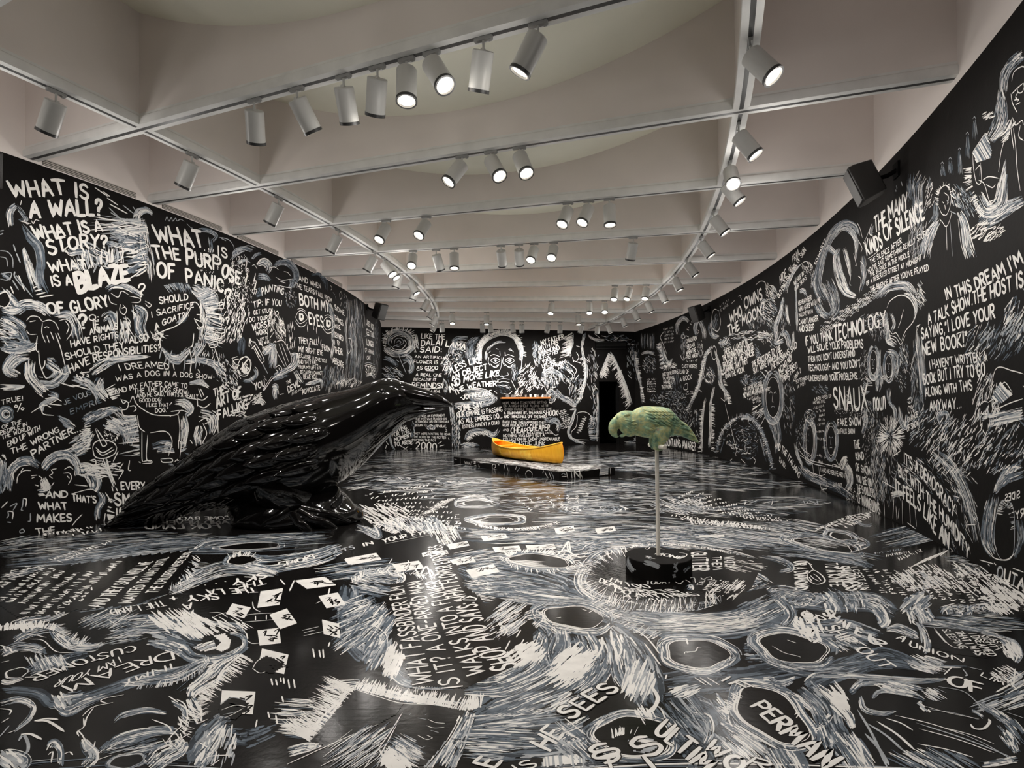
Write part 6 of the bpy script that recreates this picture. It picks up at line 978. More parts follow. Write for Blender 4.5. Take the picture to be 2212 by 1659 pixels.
# ---------------- far wall
W = FW; t = W.text
W.view(800, 690, 3.6867)
for a in (([(405, 150), (592, 160)], (408, 110), 'LIKE THE', .15), ([(405, 210), (555, 206), (752, 240)], (408, 164), 'DALAI LAMA', .17), ([(396, 262), (566, 260)], (400, 220), 'SAID:', .15), ([(355, 304), (616, 318)], (357, 284), 'AN ARTIFICIAL', .15), ([(346, 346), (642, 362)], (348, 322), 'FLOWER IS JUST', .15), ([(368, 398), (536, 400)], (370, 370), 'AS GOOD', .15), ([(575, 410), (608, 408)], (575, 388), 'AS', .15), ([(362, 450), (566, 456)], (364, 427), 'A REAL ONE', .15), ([(345, 488), (522, 490)], (348, 467), 'BECAUSE IT', .15), ([(332, 540), (556, 546)], (334, 502), 'REMINDS', .17), ([(410, 578), (555, 582)], (412, 558), 'US OF A REAL', .15),
          ([(650, 434), (770, 370), (886, 346)], (630, 392), '"LESS LIKE', .19), ([(652, 492), (790, 432), (928, 396)], (644, 450), 'AN OBJECT', .19), ([(634, 582), (745, 500), (1022, 446)], (620, 536), 'AND MORE LIKE', .19), ([(676, 602), (800, 546), (1022, 528)], (660, 566), 'THE WEATHER"', .19), ([(715, 642), (962, 602)], (718, 606), '-JOHN CAGE', .16), ([(702, 736), (892, 702)], (696, 688), 'SOME SAY', .18), ([(693, 780), (1052, 732)], (688, 744), 'OUR EMPIRE IS PASSING', .17), ([(706, 830), (1050, 784)], (702, 794), 'AS ALL EMPIRES DO...', .17), ([(735, 868), (1025, 834)], (733, 840), "(OTHERS HAVEN'T A CLUE)", .15),
          ([(165, 906), (292, 872)], (160, 876), 'WAITING', .17), ([(175, 934), (312, 902)], (171, 906), 'FOR THIS', .17), ([(192, 972), (332, 934)], (188, 942), 'MOMENT', .18), ([(192, 1012), (342, 984)], (188, 980), 'TO ARISE', .18), ([(362, 1032), (526, 1036)], (364, 978), '2000', .15), ([(385, 780), (592, 772)], (385, 762), 'IT WAS AN EXPERIMENT', .14), ([(360, 802), (606, 800)], (360, 785), 'THE POT WAS PLACED ON', .14), ([(360, 822), (626, 822)], (360, 806), 'A TURNTABLE AND THE TURNTABLE', .14), ([(358, 852), (446, 852)], (358, 834), 'BEGAN TO', .14), ([(520, 856), (606, 860)], (520, 838), 'REVOLVE.', .14), ([(345, 916), (636, 922)], (345, 900), 'THEY WERE WAITING TO HEAR', .14), ([(345, 942), (602, 950)], (345, 925), 'THE VOICE OF THE POTTER', .14), ([(335, 970), (522, 972)], (335, 952), 'POTTING THE POT', .14),
          ([(1055, 676), (1402, 668)], (1055, 657), 'HOPE WAS A TCHOTCHKE SITTING', .14), ([(1060, 698), (1412, 696)], (1060, 680), 'ON A HIGH SHELF ALONG WITH', .14), ([(1070, 726), (1442, 722)], (1070, 707), 'OTHER FRAGILE THINGS...EVERY TIME', .14), ([(1065, 756), (1370, 750)], (1065, 734), 'A TRAIN WENT BY, THE HOUSE', .16), ([(1378, 766), (1494, 764)], (1380, 724), 'SHOOK', .14), ([(1065, 784), (1412, 784)], (1065, 762), 'AND THINGS FELL OFF THE SHELF.', .16), ([(1055, 826), (1396, 832)], (1055, 806), 'EACH TIME THIS HAPPENED THEY', .15), ([(1052, 852), (1256, 852)], (1052, 832), 'WERE REPLACED BY', .15), ([(1268, 886), (1428, 886)], (1270, 838), 'CHEAPER', .15), ([(1058, 888), (1102, 890)], (1058, 870), 'AND', .15), ([(1118, 906), (1292, 906)], (1120, 862), 'CHEAPER', .15), ([(1300, 910), (1456, 912)], (1300, 892), 'THINGS UNTIL', .15), ([(1060, 936), (1386, 932)], (1060, 913), 'NOTHING WAS LEFT BUT A', .16), ([(1058, 966), (1508, 962)], (1058, 942), 'COLLECTION OF CHEAP UNBREAKABLE', .16), ([(1130, 1000), (1392, 1002)], (1130, 970), 'PLASTIC JUNK', .17),
          ([(1362, 206), (1542, 156)], (1354, 168), 'MY FATHER', .17), ([(1345, 244), (1496, 196)], (1340, 212), 'WITH HIS', .17), ([(1347, 280), (1506, 240)], (1342, 246), 'DIAMOND', .17), ([(1354, 316), (1492, 268)], (1350, 286), 'EYES- HIS', .17), ([(1372, 348), (1442, 322)], (1367, 322), 'VOICE', .16), ([(1372, 388), (1478, 342)], (1366, 360), 'LIFE-SIZE', .16), ([(1380, 412), (1532, 348)], (1375, 390), 'HE SAYS FOLLOW', .15), ([(1432, 402), (1562, 346)], (1428, 380), 'ME TOLEDO', .15), ([(1500, 400), (1534, 386)], (1497, 382), 'ME', .15)):
    t(a[0], a[1], a[2], 'w', a[3])
W.lines('560,370 620,372|370,408 395,404|440,408 510,410|560,505 562,546 340,548|1145,795 1170,795|1195,795 1215,795|1240,796 1260,795|1290,796 1330,794', 4)
# rose
W.band([(130, 210), (150, 130), (220, 105), (300, 130), (330, 200), (290, 260), (200, 270), (140, 240)], 28, 200, .14, 6, 'wwg', 1, closed=True); W.fringe([(120, 230), (140, 120), (220, 85), (320, 110), (350, 200)], 34, 60, 4, 'w', -1)
W.fill([(150, 180), (190, 130), (250, 125), (290, 170), (280, 220), (220, 250), (165, 235)], 'k', 2, 0, 5); W.lines('190,200 200,160 240,150 265,180 240,205 205,200|210,185 225,170 245,180 230,195|165,190 180,150 220,130 265,140|160,210 190,235 240,240 280,210|270,160 285,190 270,215|180,220 200,210 240,222', 4, 'wg', 4); W.lines('220,250 235,310 260,370 285,430|240,300 280,280 330,300 310,330 260,330|250,360 300,340 330,390 300,420|205,320 230,340', 5, 'g'); W.band([(250, 300), (310, 310), (330, 400), (300, 430)], 20, 70, .3, 5, 'gbw'); W.band([(100, 300), (160, 320), (220, 380)], 20, 50, .4, 5, 'bg'); W.scatter((170, 430), (80, 50), 30, 60, 40, 4, 'gbw'); W.scatter((360, 190), (26, 60), 90, 36, 30, 4, 'gw'); W.lines('95,110 130,140|92,150 110,160|110,470 160,480|100,380 130,420', 5, 'g')
# grey face and weather swirl
W.band([(640, 290), (650, 230), (700, 190), (760, 210)], 22, 90, .25, 5, 'gbw'); W.scatter((700, 290), (60, 70), 'swirl', 90, 26, 5, 'gbw', 1, 50); W.lines('670,290 690,280 710,292|660,310 700,320|690,300 690,330|720,240 760,260', 4); W.band([(640, 180), (700, 150), (780, 150)], 16, 50, .35, 4, 'bg'); W.band([(790, 330), (790, 220), (830, 160), (880, 140)], [20, 40, 24, 14], 130, .25, 5, 'bdg'); W.scatter((620, 360), (40, 90), 120, 60, 36, 4, 'gbw'); W.scatter((820, 300), (40, 60), 110, 40, 40, 5, 'bdg')
W.band([(720, 600), (800, 580), (900, 590), (960, 640), (880, 660), (780, 640)], 34, 150, .2, 6, 'bgw', 1); W.scatter((900, 630), (110, 50), 'swirl', 130, 34, 5, 'gbw', 1, 30); W.band([(660, 690), (720, 680), (840, 680), (900, 720)], 24, 90, .25, 5, 'gbw', 1); W.scatter((800, 760), (110, 40), -10, 60, 40, 6, 'bd', 1); W.scatter((600, 530), (30, 60), 80, 40, 30, 5, 'gbw')
for x in (655, 670, 685, 700, 712): W.scatter((x, 900), (6, 140), 92, 40, 24, 4, 'wgb')
W.band([(640, 660), (650, 740), (660, 830)], 18, 60, .25, 4, 'wg'); W.band([(750, 960), (800, 900), (900, 890), (980, 920), (1030, 860)], [10, 20, 24, 20, 14], 120, .2, 5, 'gbw'); W.fringe([(760, 960), (820, 905), (940, 890)], 30, 50, 4, 'w', 1, .5); W.scatter((780, 1000), (60, 20), 0, 60, 50, 5, 'bgw'); W.scatter((480, 860), (34, 22), 'swirl', 40, 24, 4, 'wgb'); W.lines('470,860 500,880 520,860|600,870 610,890 595,890|620,940 628,960', 4)
W.band([(90, 940), (110, 915), (150, 930), (170, 1000), (200, 1040)], [4, 6, 8, 8, 6], 50, .3, 4, 'wg'); W.lines('125,970 145,1000|130,1000 120,1030|270,1040 300,1010|230,1000 280,1030|540,990 570,970|550,1010 590,1000|545,1030 580,1040|335,1000 310,985|330,1030 300,1035', 5); W.scatter((90, 1000), (4, 60), 90, 14, 8, 4); W.scatter((340, 880), (20, 60), 90, 26, 24, 4, 'gb')
# large face in the middle
W.band([(880, 340), (870, 240), (900, 170), (980, 120), (1080, 105), (1160, 150), (1200, 240), (1200, 340)], [14, 20, 26, 26, 24, 22, 20, 14], 330, .13, 6, 'wwg', 1); W.fringe([(880, 330), (880, 220), (960, 130), (1080, 100), (1170, 160), (1215, 300)], 36, 130, 4, 'w', -1, .5); W.band([(920, 330), (930, 250), (990, 190), (1080, 180)], 10, 60, .2, 5, 'wg'); W.line([(1180, 310), (1205, 330), (1200, 390), (1180, 420)], 5)
for x in (995, 1110):
    W.lines(f'{x-40},290 {x-10},280 {x+35},296|{x-38},326 {x-10},308 {x+20},312 {x+38},330|{x-38},328 {x},350 {x+36},332|{x-44},350 {x-10},376 {x+36},352|{x-30},366 {x},384 {x+30},364|{x-50},300 {x-56},340 {x-40},370', 4, 'w', 4); W.scatter((x, 328), (12, 10), 0, 16, 12, 4, 'wg')
W.lines('1030,250 1034,290|1072,260 1076,290|1045,300 1040,380 1020,430 1040,455 1070,450 1100,440 1090,420|1000,470 1020,480 1060,470 1110,480|1020,505 1060,495 1110,505|1010,520 1060,530 1105,520|1045,440 1060,470|1060,590 1100,595 1130,570|985,570 1010,590|1120,480 1160,560|960,440 980,520|1110,230 1140,260|940,270 960,250|1000,230 1020,240|1100,240 1130,250', 4, 'wg', 4); W.scatter((1060, 550), (60, 40), 30, 40, 24, 4, 'bgd'); W.scatter((1250, 470), (70, 120), 130, 130, 30, 4, 'w', 2, 25); W.scatter((1180, 590), (30, 30), 110, 26, 30, 4, 'w'); W.scatter((1150, 430), (26, 70), 100, 40, 30, 4, 'gb')
# torch bearer
W.band([(1380, 470), (1390, 420), (1450, 410), (1510, 440), (1520, 500)], 18, 130, .2, 5, 'wgb'); W.scatter((1440, 490), (60, 60), 80, 110, 24, 4, 'wgb'); W.lines('1420,470 1440,460 1450,480|1470,470 1490,470|1450,490 1450,520|1440,545 1480,540|1400,470 1390,540 1420,600', 4, 'w', 4); W.scatter((1440, 610), (40, 60), 'swirl', 70, 30, 5, 'wgb'); W.band([(1460, 560), (1520, 620), (1590, 650), (1650, 700)], 24, 120, .22, 5, 'gbw'); W.scatter((1340, 500), (50, 50), 40, 60, 24, 4, 'gw'); W.scatter((1330, 280), (34, 90), 80, 90, 24, 4, 'wgb'); W.scatter((1310, 240), (20, 60), 110, 50, 26, 4, 'bg'); W.lines('1350,500 1330,560|1380,520 1360,560', 4)
for i in range(7): W.scrib((1496 + i * 6, 745 + 13 * i), (1560 + i * 7, 722 + 13 * i), (1492 + i * 6, 734 + 13 * i), 9, 3)
for i in range(4): W.scrib((1512 + i * 4, 830 + 15 * i), (1590, 800 + 20 * i), (1510, 818 + 15 * i), 8, 3)
W.band([(1420, 830), (1460, 810), (1500, 830), (1480, 890)], 20, 70, .3, 5, 'gbw'); W.scatter((1440, 800), (50, 20), 0, 50, 30, 5, 'gb'); W.fill([(1440, 850), (1470, 840), (1480, 890), (1455, 880)], 'k', 3, 0, 4); W.lines('1430,880 1470,920 1500,915|1490,840 1495,900', 4)
# giant legs, boot, hands
W.band([(1605, 100), (1600, 190), (1580, 260), (1600, 300)], [14, 18, 16, 8], 90, .25, 6, 'wg'); W.fringe([(1600, 110), (1600, 200), (1575, 290)], 60, 60, 4, 'w', 1, .4); W.band([(1710, 100), (1690, 190), (1690, 260), (1720, 420), (1690, 560), (1640, 680)], [12, 10, 8, 12, 12, 10], 200, .12, 6, 'wwg'); W.fringe([(1690, 300), (1720, 420), (1680, 600), (1620, 720)], 26, 90, 4, 'wg', 1, .4)
W.band([(1640, 700), (1610, 800), (1580, 900), (1620, 960), (1720, 990)], [8, 12, 12, 10, 8], 130, .16, 5, 'wg'); W.fill([(1650, 740), (1720, 740), (1770, 800), (1740, 860), (1740, 950), (1640, 960), (1600, 920), (1630, 850)], 'k', 2, 0, 6); W.lines('1640,760 1660,740 1720,740 1760,780 1750,840 1730,860|1650,760 1640,850 1600,900 1620,950 1740,960', 4, 'wg', 4)
for k in range(7): W.lines(f'{1700-k*7},{770+k*18} {1720-k*7},{785+k*18} {1685-k*7},{790+k*18} {1705-k*7},{798+k*18}', 4, 'w', 4)
W.fringe([(1760, 760), (1740, 860), (1760, 960)], 50, 70, 4, 'wgb', -1); W.scatter((1560, 420), (50, 90), 50, 70, 34, 4, 'wgb'); W.lines('1570,340 1640,400 1620,450|1560,400 1610,440 1600,480|1620,330 1680,350|1630,480 1660,440|1560,480 1600,520|1640,260 1660,300 1640,340|1610,300 1620,340|1670,220 1640,210|1700,300 1740,340', 5); W.scatter((1640, 560), (60, 110), 110, 80, 36, 4, 'gbw'); W.band([(1720, 120), (1790, 160), (1870, 170)], 10, 40, .3, 4, 'gw'); W.scatter((1760, 430), (50, 200), 70, 70, 40, 4, 'wg'); W.scatter((1790, 730), (20, 210), 95, 60, 34, 4, 'wgb'); W.band([(1810, 560), (1812, 700), (1810, 880), (1800, 980)], 8, 50, .2, 4, 'wg')
# furry peak over the doorway
W.band([(1905, 255), (1880, 340), (1850, 420), (1830, 470)], [6, 14, 18, 16], 120, .25, 6, 'w'); W.band([(1910, 255), (1960, 350), (2010, 480), (2050, 600), (2080, 700)], [6, 10, 14, 16, 14], 180, .18, 6, 'ww'); W.fringe([(1900, 270), (1850, 450)], 40, 60, 4, 'w', -1, .4); W.fringe([(1920, 270), (2000, 460), (2070, 690)], 44, 120, 4, 'w', 1, .5)
W.band([(2090, 240), (2120, 400), (2140, 560), (2160, 690)], [8, 8, 10, 10], 90, .2, 4, 'wgb'); W.lines('1810,300 1820,280|1820,370 1800,410|2000,400 1990,440|2050,440 2080,470|1840,130 1880,140|1940,140 1970,150 1940,165|1990,170 2080,160|2110,110 2140,180|2060,190 2120,210|1780,110 1830,150', 4, 'wg'); W.scatter((1960, 150), (90, 30), 10, 60, 24, 4, 'gbd'); W.scatter((2080, 330), (40, 110), 80, 50, 30, 4, 'wgb'); W.scatter((2070, 200), (60, 40), 40, 40, 20, 4, 'gb'); W.scatter((2090, 980), (60, 14), 5, 30, 36, 4, 'wgb'); W.band([(2100, 940), (2130, 970), (2160, 990)], 12, 40, .4, 5, 'gw')
W.view(800, 690, 3.6867); [W.scrib((120, 640 + 32 * i), (330, 632 + 32 * i), (120, 616 + 32 * i), 10, 4) for i in range(6)]; W.scatter((200, 560), (110, 50), 20, 60, 34, 5, 'wgb')
# ---------------- floor
P = FL; t = P.text
def eye_hole(c, rx, ry, rot=0, n=60, halo=1.5, rim=5, tone='wgb'):
    P.hole(c, rx, ry, rot, rim, 'w', halo, n, tone)
P.view(0, 1120, 2.989)
# broad grey washes first
for pts, hw, n, tn in (([(0, 300), (500, 260), (1000, 190), (1500, 170), (2212, 130)], [20, 40, 50, 60, 60], 240, 'bdg'), ([(1500, 230), (1700, 300), (2000, 260), (2212, 190)], [50, 60, 50, 40], 170, 'bgw'), ([(700, 690), (950, 680), (1150, 740), (1300, 800)], [40, 60, 60, 50], 150, 'bgd'), ([(950, 780), (1150, 830), (1250, 900), (1450, 900), (1600, 820)], [40, 40, 30, 26, 14], 140, 'bgw'), ([(200, 960), (400, 910), (600, 870)], [50, 40, 20], 60, 'bd'), ([(0, 1100), (250, 1130), (350, 1200), (550, 1160), (900, 1040), (1200, 960)], [20, 30, 34, 34, 34, 20], 150, 'bdg'), ([(1250, 1600), (1330, 1450), (1430, 1320), (1500, 1300)], [90, 90, 60, 30], 130, 'bgd'), ([(1450, 1400), (1600, 1420), (1800, 1350)], [50, 60, 40], 60, 'bd')):
    P.band(pts, hw, n, .2, 12, tn, 0)
# lettering on the left
t([(655, 575), (985, 278)], (558, 570), 'AND THEY SAID, WELL WE', 'w', .22, (905, 285)); t([(842, 552), (1088, 252)], (762, 548), 'WANTED TO WAIT UNTIL', 'w', .22, (1030, 262)); t([(1012, 482), (1242, 212)], (940, 480), 'THE CHILDREN WERE DEAD', 'w', .22, (1190, 225))
for i, (x0, y0, x1, y1, h, n) in enumerate(((372, 622, 815, 262, 62, 30), (262, 632, 620, 345, 58, 26), (175, 625, 520, 350, 56, 26), (165, 552, 430, 340, 54, 22), (78, 545, 370, 325, 50, 24), (20, 540, 300, 320, 50, 22), (0, 470, 215, 310, 46, 18), (0, 430, 130, 330, 44, 12), (520, 540, 760, 300, 30, 10))):
    P.scrib((x0, y0), (x1, y1), (x0 - h, y0 - 4), n, 11)
P.scrib((400, 290), (735, 150), (360, 280), 18, 9); P.scrib((300, 285), (640, 175), (265, 278), 18, 9); P.scrib((360, 80), (600, 48), (380, 100), 8, 9); P.scrib((250, 100), (520, 70), (260, 118), 10, 9); P.scrib((460, 100), (650, 60), (480, 120), 7, 9)
t([(1420, 64), (940, 70)], (1400, 32), 'FOR LAND', 'w', .2); t([(1480, 36), (1040, 42)], (1470, 12), 'AND NEVER', 'w', .18); t([(1490, 8), (1130, 12)], (1480, -14), 'COME BACK', 'w', .18)
t([(1048, 532), (706, 592)], (1075, 566), 'THE LAND', 'w', .2); t([(1395, 488), (1090, 505)], (1420, 525), 'SKY &', 'w', .2); t([(1235, 545), (1180, 555)], (1250, 585), 'A', 'w', .2); t([(1640, 448), (1330, 462)], (1665, 480), 'THE LA', 'w', .2); t([(1710, 352), (1500, 395)], (1725, 384), 'SKY', 'w', .2); t([(1700, 395), (1530, 430)], (1715, 425), 'THE', 'w', .2); P.lines('1320,430 1330,432|1390,420 1400,422|1450,408 1460,410|1020,605 1035,607|1090,580 1100,584', 9)
t([(866, 822), (700, 860), (540, 900), (170, 1028)], (880, 858), 'CUSTOMER', 'w', .16); t([(765, 895), (640, 955), (380, 1045)], (785, 930), 'I AM YOUR', 'w', .16); t([(1105, 862), (900, 910), (640, 1000), (400, 1082)], (1120, 910), 'DREAM', 'w', .15); t([(1105, 940), (980, 980)], (1120, 975), 'IN', 'w', .18); t([(950, 995), (800, 1050)], (960, 1030), 'MY', 'w', .18)
P.fill([(0, 430), (330, 320), (800, 255), (1240, 205), (1240, 320), (1080, 480), (840, 560), (500, 590), (300, 630), (100, 630), (0, 560)], 'k', 2, -20, 14)
# rippled far-left floor
P.scatter((330, 200), (340, 70), -6, 190, 120, 7, 'wgb', 1, 6); P.scatter((900, 130), (500, 50), -4, 220, 130, 6, 'wgb', 1, 5); P.scatter((120, 130), (150, 40), -12, 70, 90, 7, 'wg', 1, 8); P.scatter((800, 40), (120, 26), 0, 40, 60, 6, 'bg', 1, 5); P.band([(780, 30), (900, 40), (1000, 10)], 24, 40, .3, 7, 'wgb')
P.hole((1620, 180), 190, 20, -3, 5, 'w', 1.5, 60, 'wgb'); P.hole((1560, 270), 90, 28, -5, 5, 'w', 1.6, 80, 'wgb'); P.fringe([(1480, 260), (1560, 240), (1650, 250)], 60, 30, 6, 'w', -1); P.band([(1250, 200), (1350, 150), (1600, 130), (2000, 110)], [20, 26, 26, 20], 150, .16, 9, 'wgb', 1); P.band([(1080, 470), (1200, 420), (1330, 360), (1480, 320), (1700, 340), (1800, 360)], [40, 40, 50, 50, 34, 20], 260, .16, 9, 'wgw', 1); P.fringe([(1100, 460), (1230, 380), (1290, 260)], 70, 70, 8, 'wg', 0, .5); P.band([(450, 600), (700, 570), (900, 540), (1080, 470)], [14, 16, 16, 20], 90, .2, 8, 'bgw', 1); P.band([(500, 280), (800, 240), (1250, 200)], 16, 80, .2, 8, 'wgb', 1); P.scatter((560, 300), (150, 50), -8, 90, 100, 10, 'bgd', 1, 10); P.band([(0, 380), (200, 340), (330, 310)], 20, 50, .4, 10, 'wg', 1)
# monster and flame swirl at the left
P.band([(70, 690), (180, 660), (330, 640), (450, 600)], [20, 26, 26, 10], 90, .25, 11, 'wgw', 1); P.fringe([(0, 720), (120, 710), (250, 700), (350, 720)], 50, 80, 8, 'w', -1); P.band([(80, 790), (200, 740), (330, 710), (420, 750)], [20, 26, 30, 16], 110, .25, 10, 'wgb', 1); P.band([(330, 700), (380, 760), (470, 820), (600, 830), (680, 800)], [20, 34, 34, 26, 8], 130, .25, 11, 'wgw', 1); P.band([(0, 880), (110, 830), (240, 840), (300, 880)], [20, 30, 26, 10], 100, .25, 10, 'wgb', 1); P.scatter((170, 700), (60, 20), 60, 14, 30, 16, 'w'); P.lines('90,800 180,750 300,770|190,780 280,790 360,860 480,870|130,860 250,850 300,830|400,840 480,830 540,800|0,850 60,840 80,870|20,830 40,860', 9, 'w')
P.fringe([(350, 690), (420, 770), (560, 820)], 60, 60, 8, 'wg', -1, .4); P.scatter((700, 650), (160, 40), -24, 120, 110, 7, 'wgb', 1, 10); P.lines('650,640 880,660|690,650 740,680|560,660 700,620|720,700 850,600|910,690 960,660', 7)
P.band([(700, 740), (850, 690), (1000, 680), (1150, 690), (1320, 740)], [50, 60, 60, 50, 26], 260, .16, 11, 'wgb', 1); P.scatter((1150, 660), (170, 50), 40, 60, 70, 11, 'w', 2, 12); P.scatter((1250, 720), (100, 40), 40, 36, 70, 12, 'w', 2, 12); P.band([(950, 800), (1080, 820), (1180, 860)], [20, 36, 30], 90, .25, 12, 'wgb', 1); P.scatter((800, 770), (110, 40), -10, 60, 70, 8, 'wg', 1)
P.band([(1230, 590), (1260, 640), (1380, 680), (1520, 690), (1600, 760)], 14, 60, .25, 9, 'wg', 1); P.scatter((1430, 680), (180, 50), 30, 36, 60, 11, 'w', 2, 15); P.lines('1250,590 1240,620 1290,650|1160,600 1190,640 1300,680|1400,680 1520,720 1600,720|1560,670 1600,710|1590,740 1600,780', 10)
P.fill([(1380, 760), (1450, 745), (1490, 790), (1480, 840), (1430, 860), (1390, 840), (1430, 800)], 'w', 3, 20, 8); P.fill([(1240, 830), (1380, 790), (1400, 840), (1300, 860)], 'wg', 2, -14, 7); P.lines('1260,840 1380,770|1280,850 1390,790|1310,855 1400,820', 8, 'k', 4); P.band([(1480, 740), (1560, 760), (1580, 820), (1500, 890), (1350, 900)], [8, 14, 16, 14, 10], 90, .25, 9, 'gbw', 1)
# tube and the cave with furry edge
P.band([(180, 990), (300, 940), (450, 890)], [36, 40, 12], 110, .3, 10, 'bgw', 1); P.scatter((300, 930), (130, 40), 60, 60, 50, 6, 'gwb', 2); P.hole((110, 1000), 70, 30, -12, 7, 'w', 1.2, 20); P.band([(0, 1050), (60, 1060), (150, 1030)], 14, 40, .4, 9, 'w'); P.lines('0,820 60,840 70,860|10,930 60,920', 10)
P.band([(780, 1070), (950, 1050), (1150, 1010), (1300, 930), (1370, 930)], [10, 26, 40, 30, 10], 200, .2, 11, 'wgb', 1); P.fringe([(880, 1100), (1080, 1080), (1280, 1010), (1350, 920)], 40, 70, 7, 'wg', -1, .6); P.band([(1560, 870), (1450, 940), (1380, 1010), (1260, 1100), (1230, 1160)], [8, 40, 60, 40, 26], 240, .2, 12, 'w', 1); P.fringe([(1570, 880), (1470, 980), (1330, 1110), (1280, 1180), (1290, 1330)], 70, 150, 7, 'w', -1, -.3); P.band([(1220, 1150), (1260, 1230), (1290, 1330)], [30, 34, 20], 90, .25, 12, 'w', 1); P.lines('1140,1110 1260,1010 1350,920|1160,1120 1280,1050 1350,960', 7, 'gb')
P.band([(350, 1200), (430, 1250), (540, 1200), (700, 1140)], [20, 30, 26, 16], 110, .3, 9, 'bgw', 1); P.scatter((520, 1150), (110, 34), -10, 40, 40, 14, 'gbw', 2); P.scatter((400, 1180), (50, 40), 60, 20, 40, 14, 'wg')
# arrows, candle, rings at the lower left
P.lines('220,1310 300,1295 375,1300|225,1310 300,1310 360,1340 415,1380|135,1395 200,1395 270,1430|120,1440 150,1400 180,1450 180,1500 155,1530', 22, 'wg'); P.band([(0, 1200), (120, 1170), (210, 1210), (190, 1290), (90, 1380)], [20, 20, 16, 16, 8], 90, .25, 10, 'wg', 1); P.lines('0,1230 70,1240 60,1270|0,1190 90,1180 190,1200 220,1230 200,1290|10,1320 60,1290|0,1410 60,1340|50,1390 100,1370', 11, 'wg'); P.band([(310, 1480), (350, 1450), (390, 1500), (390, 1611)], [20, 26, 18, 16], 60, .4, 12, 'wg'); P.lines('300,1500 330,1450 370,1460 400,1520|410,1525 450,1510 470,1530|310,1530 340,1510 330,1580', 11); P.band([(0, 1560), (60, 1530), (160, 1560), (110, 1611)], 40, 80, .35, 12, 'wg', 1); P.scatter((70, 1570), (80, 50), 40, 40, 60, 12, 'wg')
P.lines('610,1215 560,1290 540,1350 500,1380 510,1410|500,1370 530,1400 560,1450 610,1490|690,1195 650,1180 690,1160 800,1140|530,1280 600,1220 730,1190|540,1290 545,1340 560,1290', 10, 'w'); P.band([(530, 1420), (560, 1480), (600, 1540), (540, 1611)], [18, 34, 40, 30], 90, .35, 13, 'wg', 1); P.lines('540,1510 600,1480 615,1440|620,1530 660,1500|630,1560 720,1530', 9)
P.band([(730, 1320), (800, 1270), (950, 1240), (1080, 1260)], [8, 18, 18, 10], 70, .35, 9, 'gwb', 1); P.band([(640, 1510), (760, 1430), (900, 1390), (1050, 1370), (1170, 1380)], [16, 30, 34, 30, 20], 190, .22, 10, 'wgb', 1); P.scatter((860, 1470), (170, 50), -14, 100, 90, 9, 'wgb', 1, 8); P.hole((820, 1570), 110, 40, -10, 8, 'wg', 1.35, 90); P.band([(960, 1611), (1050, 1530), (1150, 1480), (1180, 1430)], [60, 70, 60, 30], 220, .2, 14, 'wwg', 1); P.fringe([(1080, 1470), (1180, 1400), (1220, 1300), (1260, 1230)], 50, 60, 8, 'w', 0); P.lines('1080,1440 1130,1380 1170,1340 1150,1280|1140,1170 1190,1200 1210,1270 1200,1340|1160,1200 1230,1250|1090,1150 1150,1190|1060,1450 1150,1430 1240,1380|980,1300 1080,1340 1110,1380|970,1480 1000,1470', 11); P.band([(1100, 1180), (1190, 1240), (1180, 1330)], [14, 16, 10], 60, .35, 8, 'gbw', 1)
# dark mouth with radial strokes at centre bottom
P.band([(1240, 1611), (1320, 1500), (1390, 1400), (1440, 1330)], [60, 70, 50, 30], 130, .3, 16, 'gbw', 1); P.lines('1340,1540 1400,1470 1430,1400|1300,1590 1350,1540 1500,1530|1360,1600 1420,1560|1400,1480 1460,1330|1290,1450 1340,1480|1490,1420 1500,1330|1310,1340 1340,1330', 12, 'w'); P.scatter((1420, 1480), (130, 110), 105, 60, 50, 11, 'wg', 2)
# cards with doodles scattered on the black area
for c, ax, up in (((1745, 515), (72, -10), (-10, 52)), ((1540, 598), (60, 14), (-20, 34)), ((1830, 650), (56, -20), (34, 46)), ((1740, 765), (70, -8), (8, 48)), ((2140, 715), (55, 14), (6, 46)), ((1765, 925), (86, 20), (-12, 62)), ((1535, 1190), (108, 4), (-6, 72)), ((2040, 417), (96, -12), (40, 26)), ((2145, 530), (62, -12), (26, 38))):
    P.card(c, ax, up)
P.lines('1575,640 1620,620 1820,610|1580,670 1840,650|1650,630 1650,660|1720,625 1720,655|1790,615 1800,650|1595,790 1640,810 1740,790|1630,970 1680,1000 1740,980|1650,940 1700,900 1760,900|1350,610 1420,610 1470,640|1380,640 1420,620 1500,600|1960,740 2040,720|1960,760 2090,730|1950,725 2060,700|2040,550 2100,520|1700,480 1730,470 1760,480|1630,540 1640,580 1680,605', 8); P.fill([(1410, 1220), (1480, 1160), (1580, 1165), (1600, 1230), (1520, 1300), (1420, 1270)], 'k', 4, 10, 8); P.lines('1420,1200 1500,1160 1590,1180|1430,1240 1520,1210 1590,1220|1440,1270 1540,1250|1450,1290 1500,1270 1570,1230', 8, 'wg', 5)
P.fill([(1650, 930), (1720, 890), (1800, 920), (1830, 960), (1760, 1000), (1650, 985)], 'k', 4, 0, 8); P.line([(1630, 975), (1660, 925), (1730, 885), (1810, 930)], 7, 'w', 5); P.lines('1780,1040 1790,1080|1830,1030 1835,1070|1860,1040 1870,1100|1895,1040 1905,1100|1820,1150 1830,1190|1730,1250 1740,1290|1780,1270 1790,1330|1750,1035 1760,1080|1810,1030 1815,1060|1660,1300 1650,1350|2020,840 2030,900|2060,850 2070,900|2085,845 2090,905|2130,800 2120,830|2170,850 2212,820|1810,395 1840,430|1870,470 1900,400|2120,490 2130,450', 12)
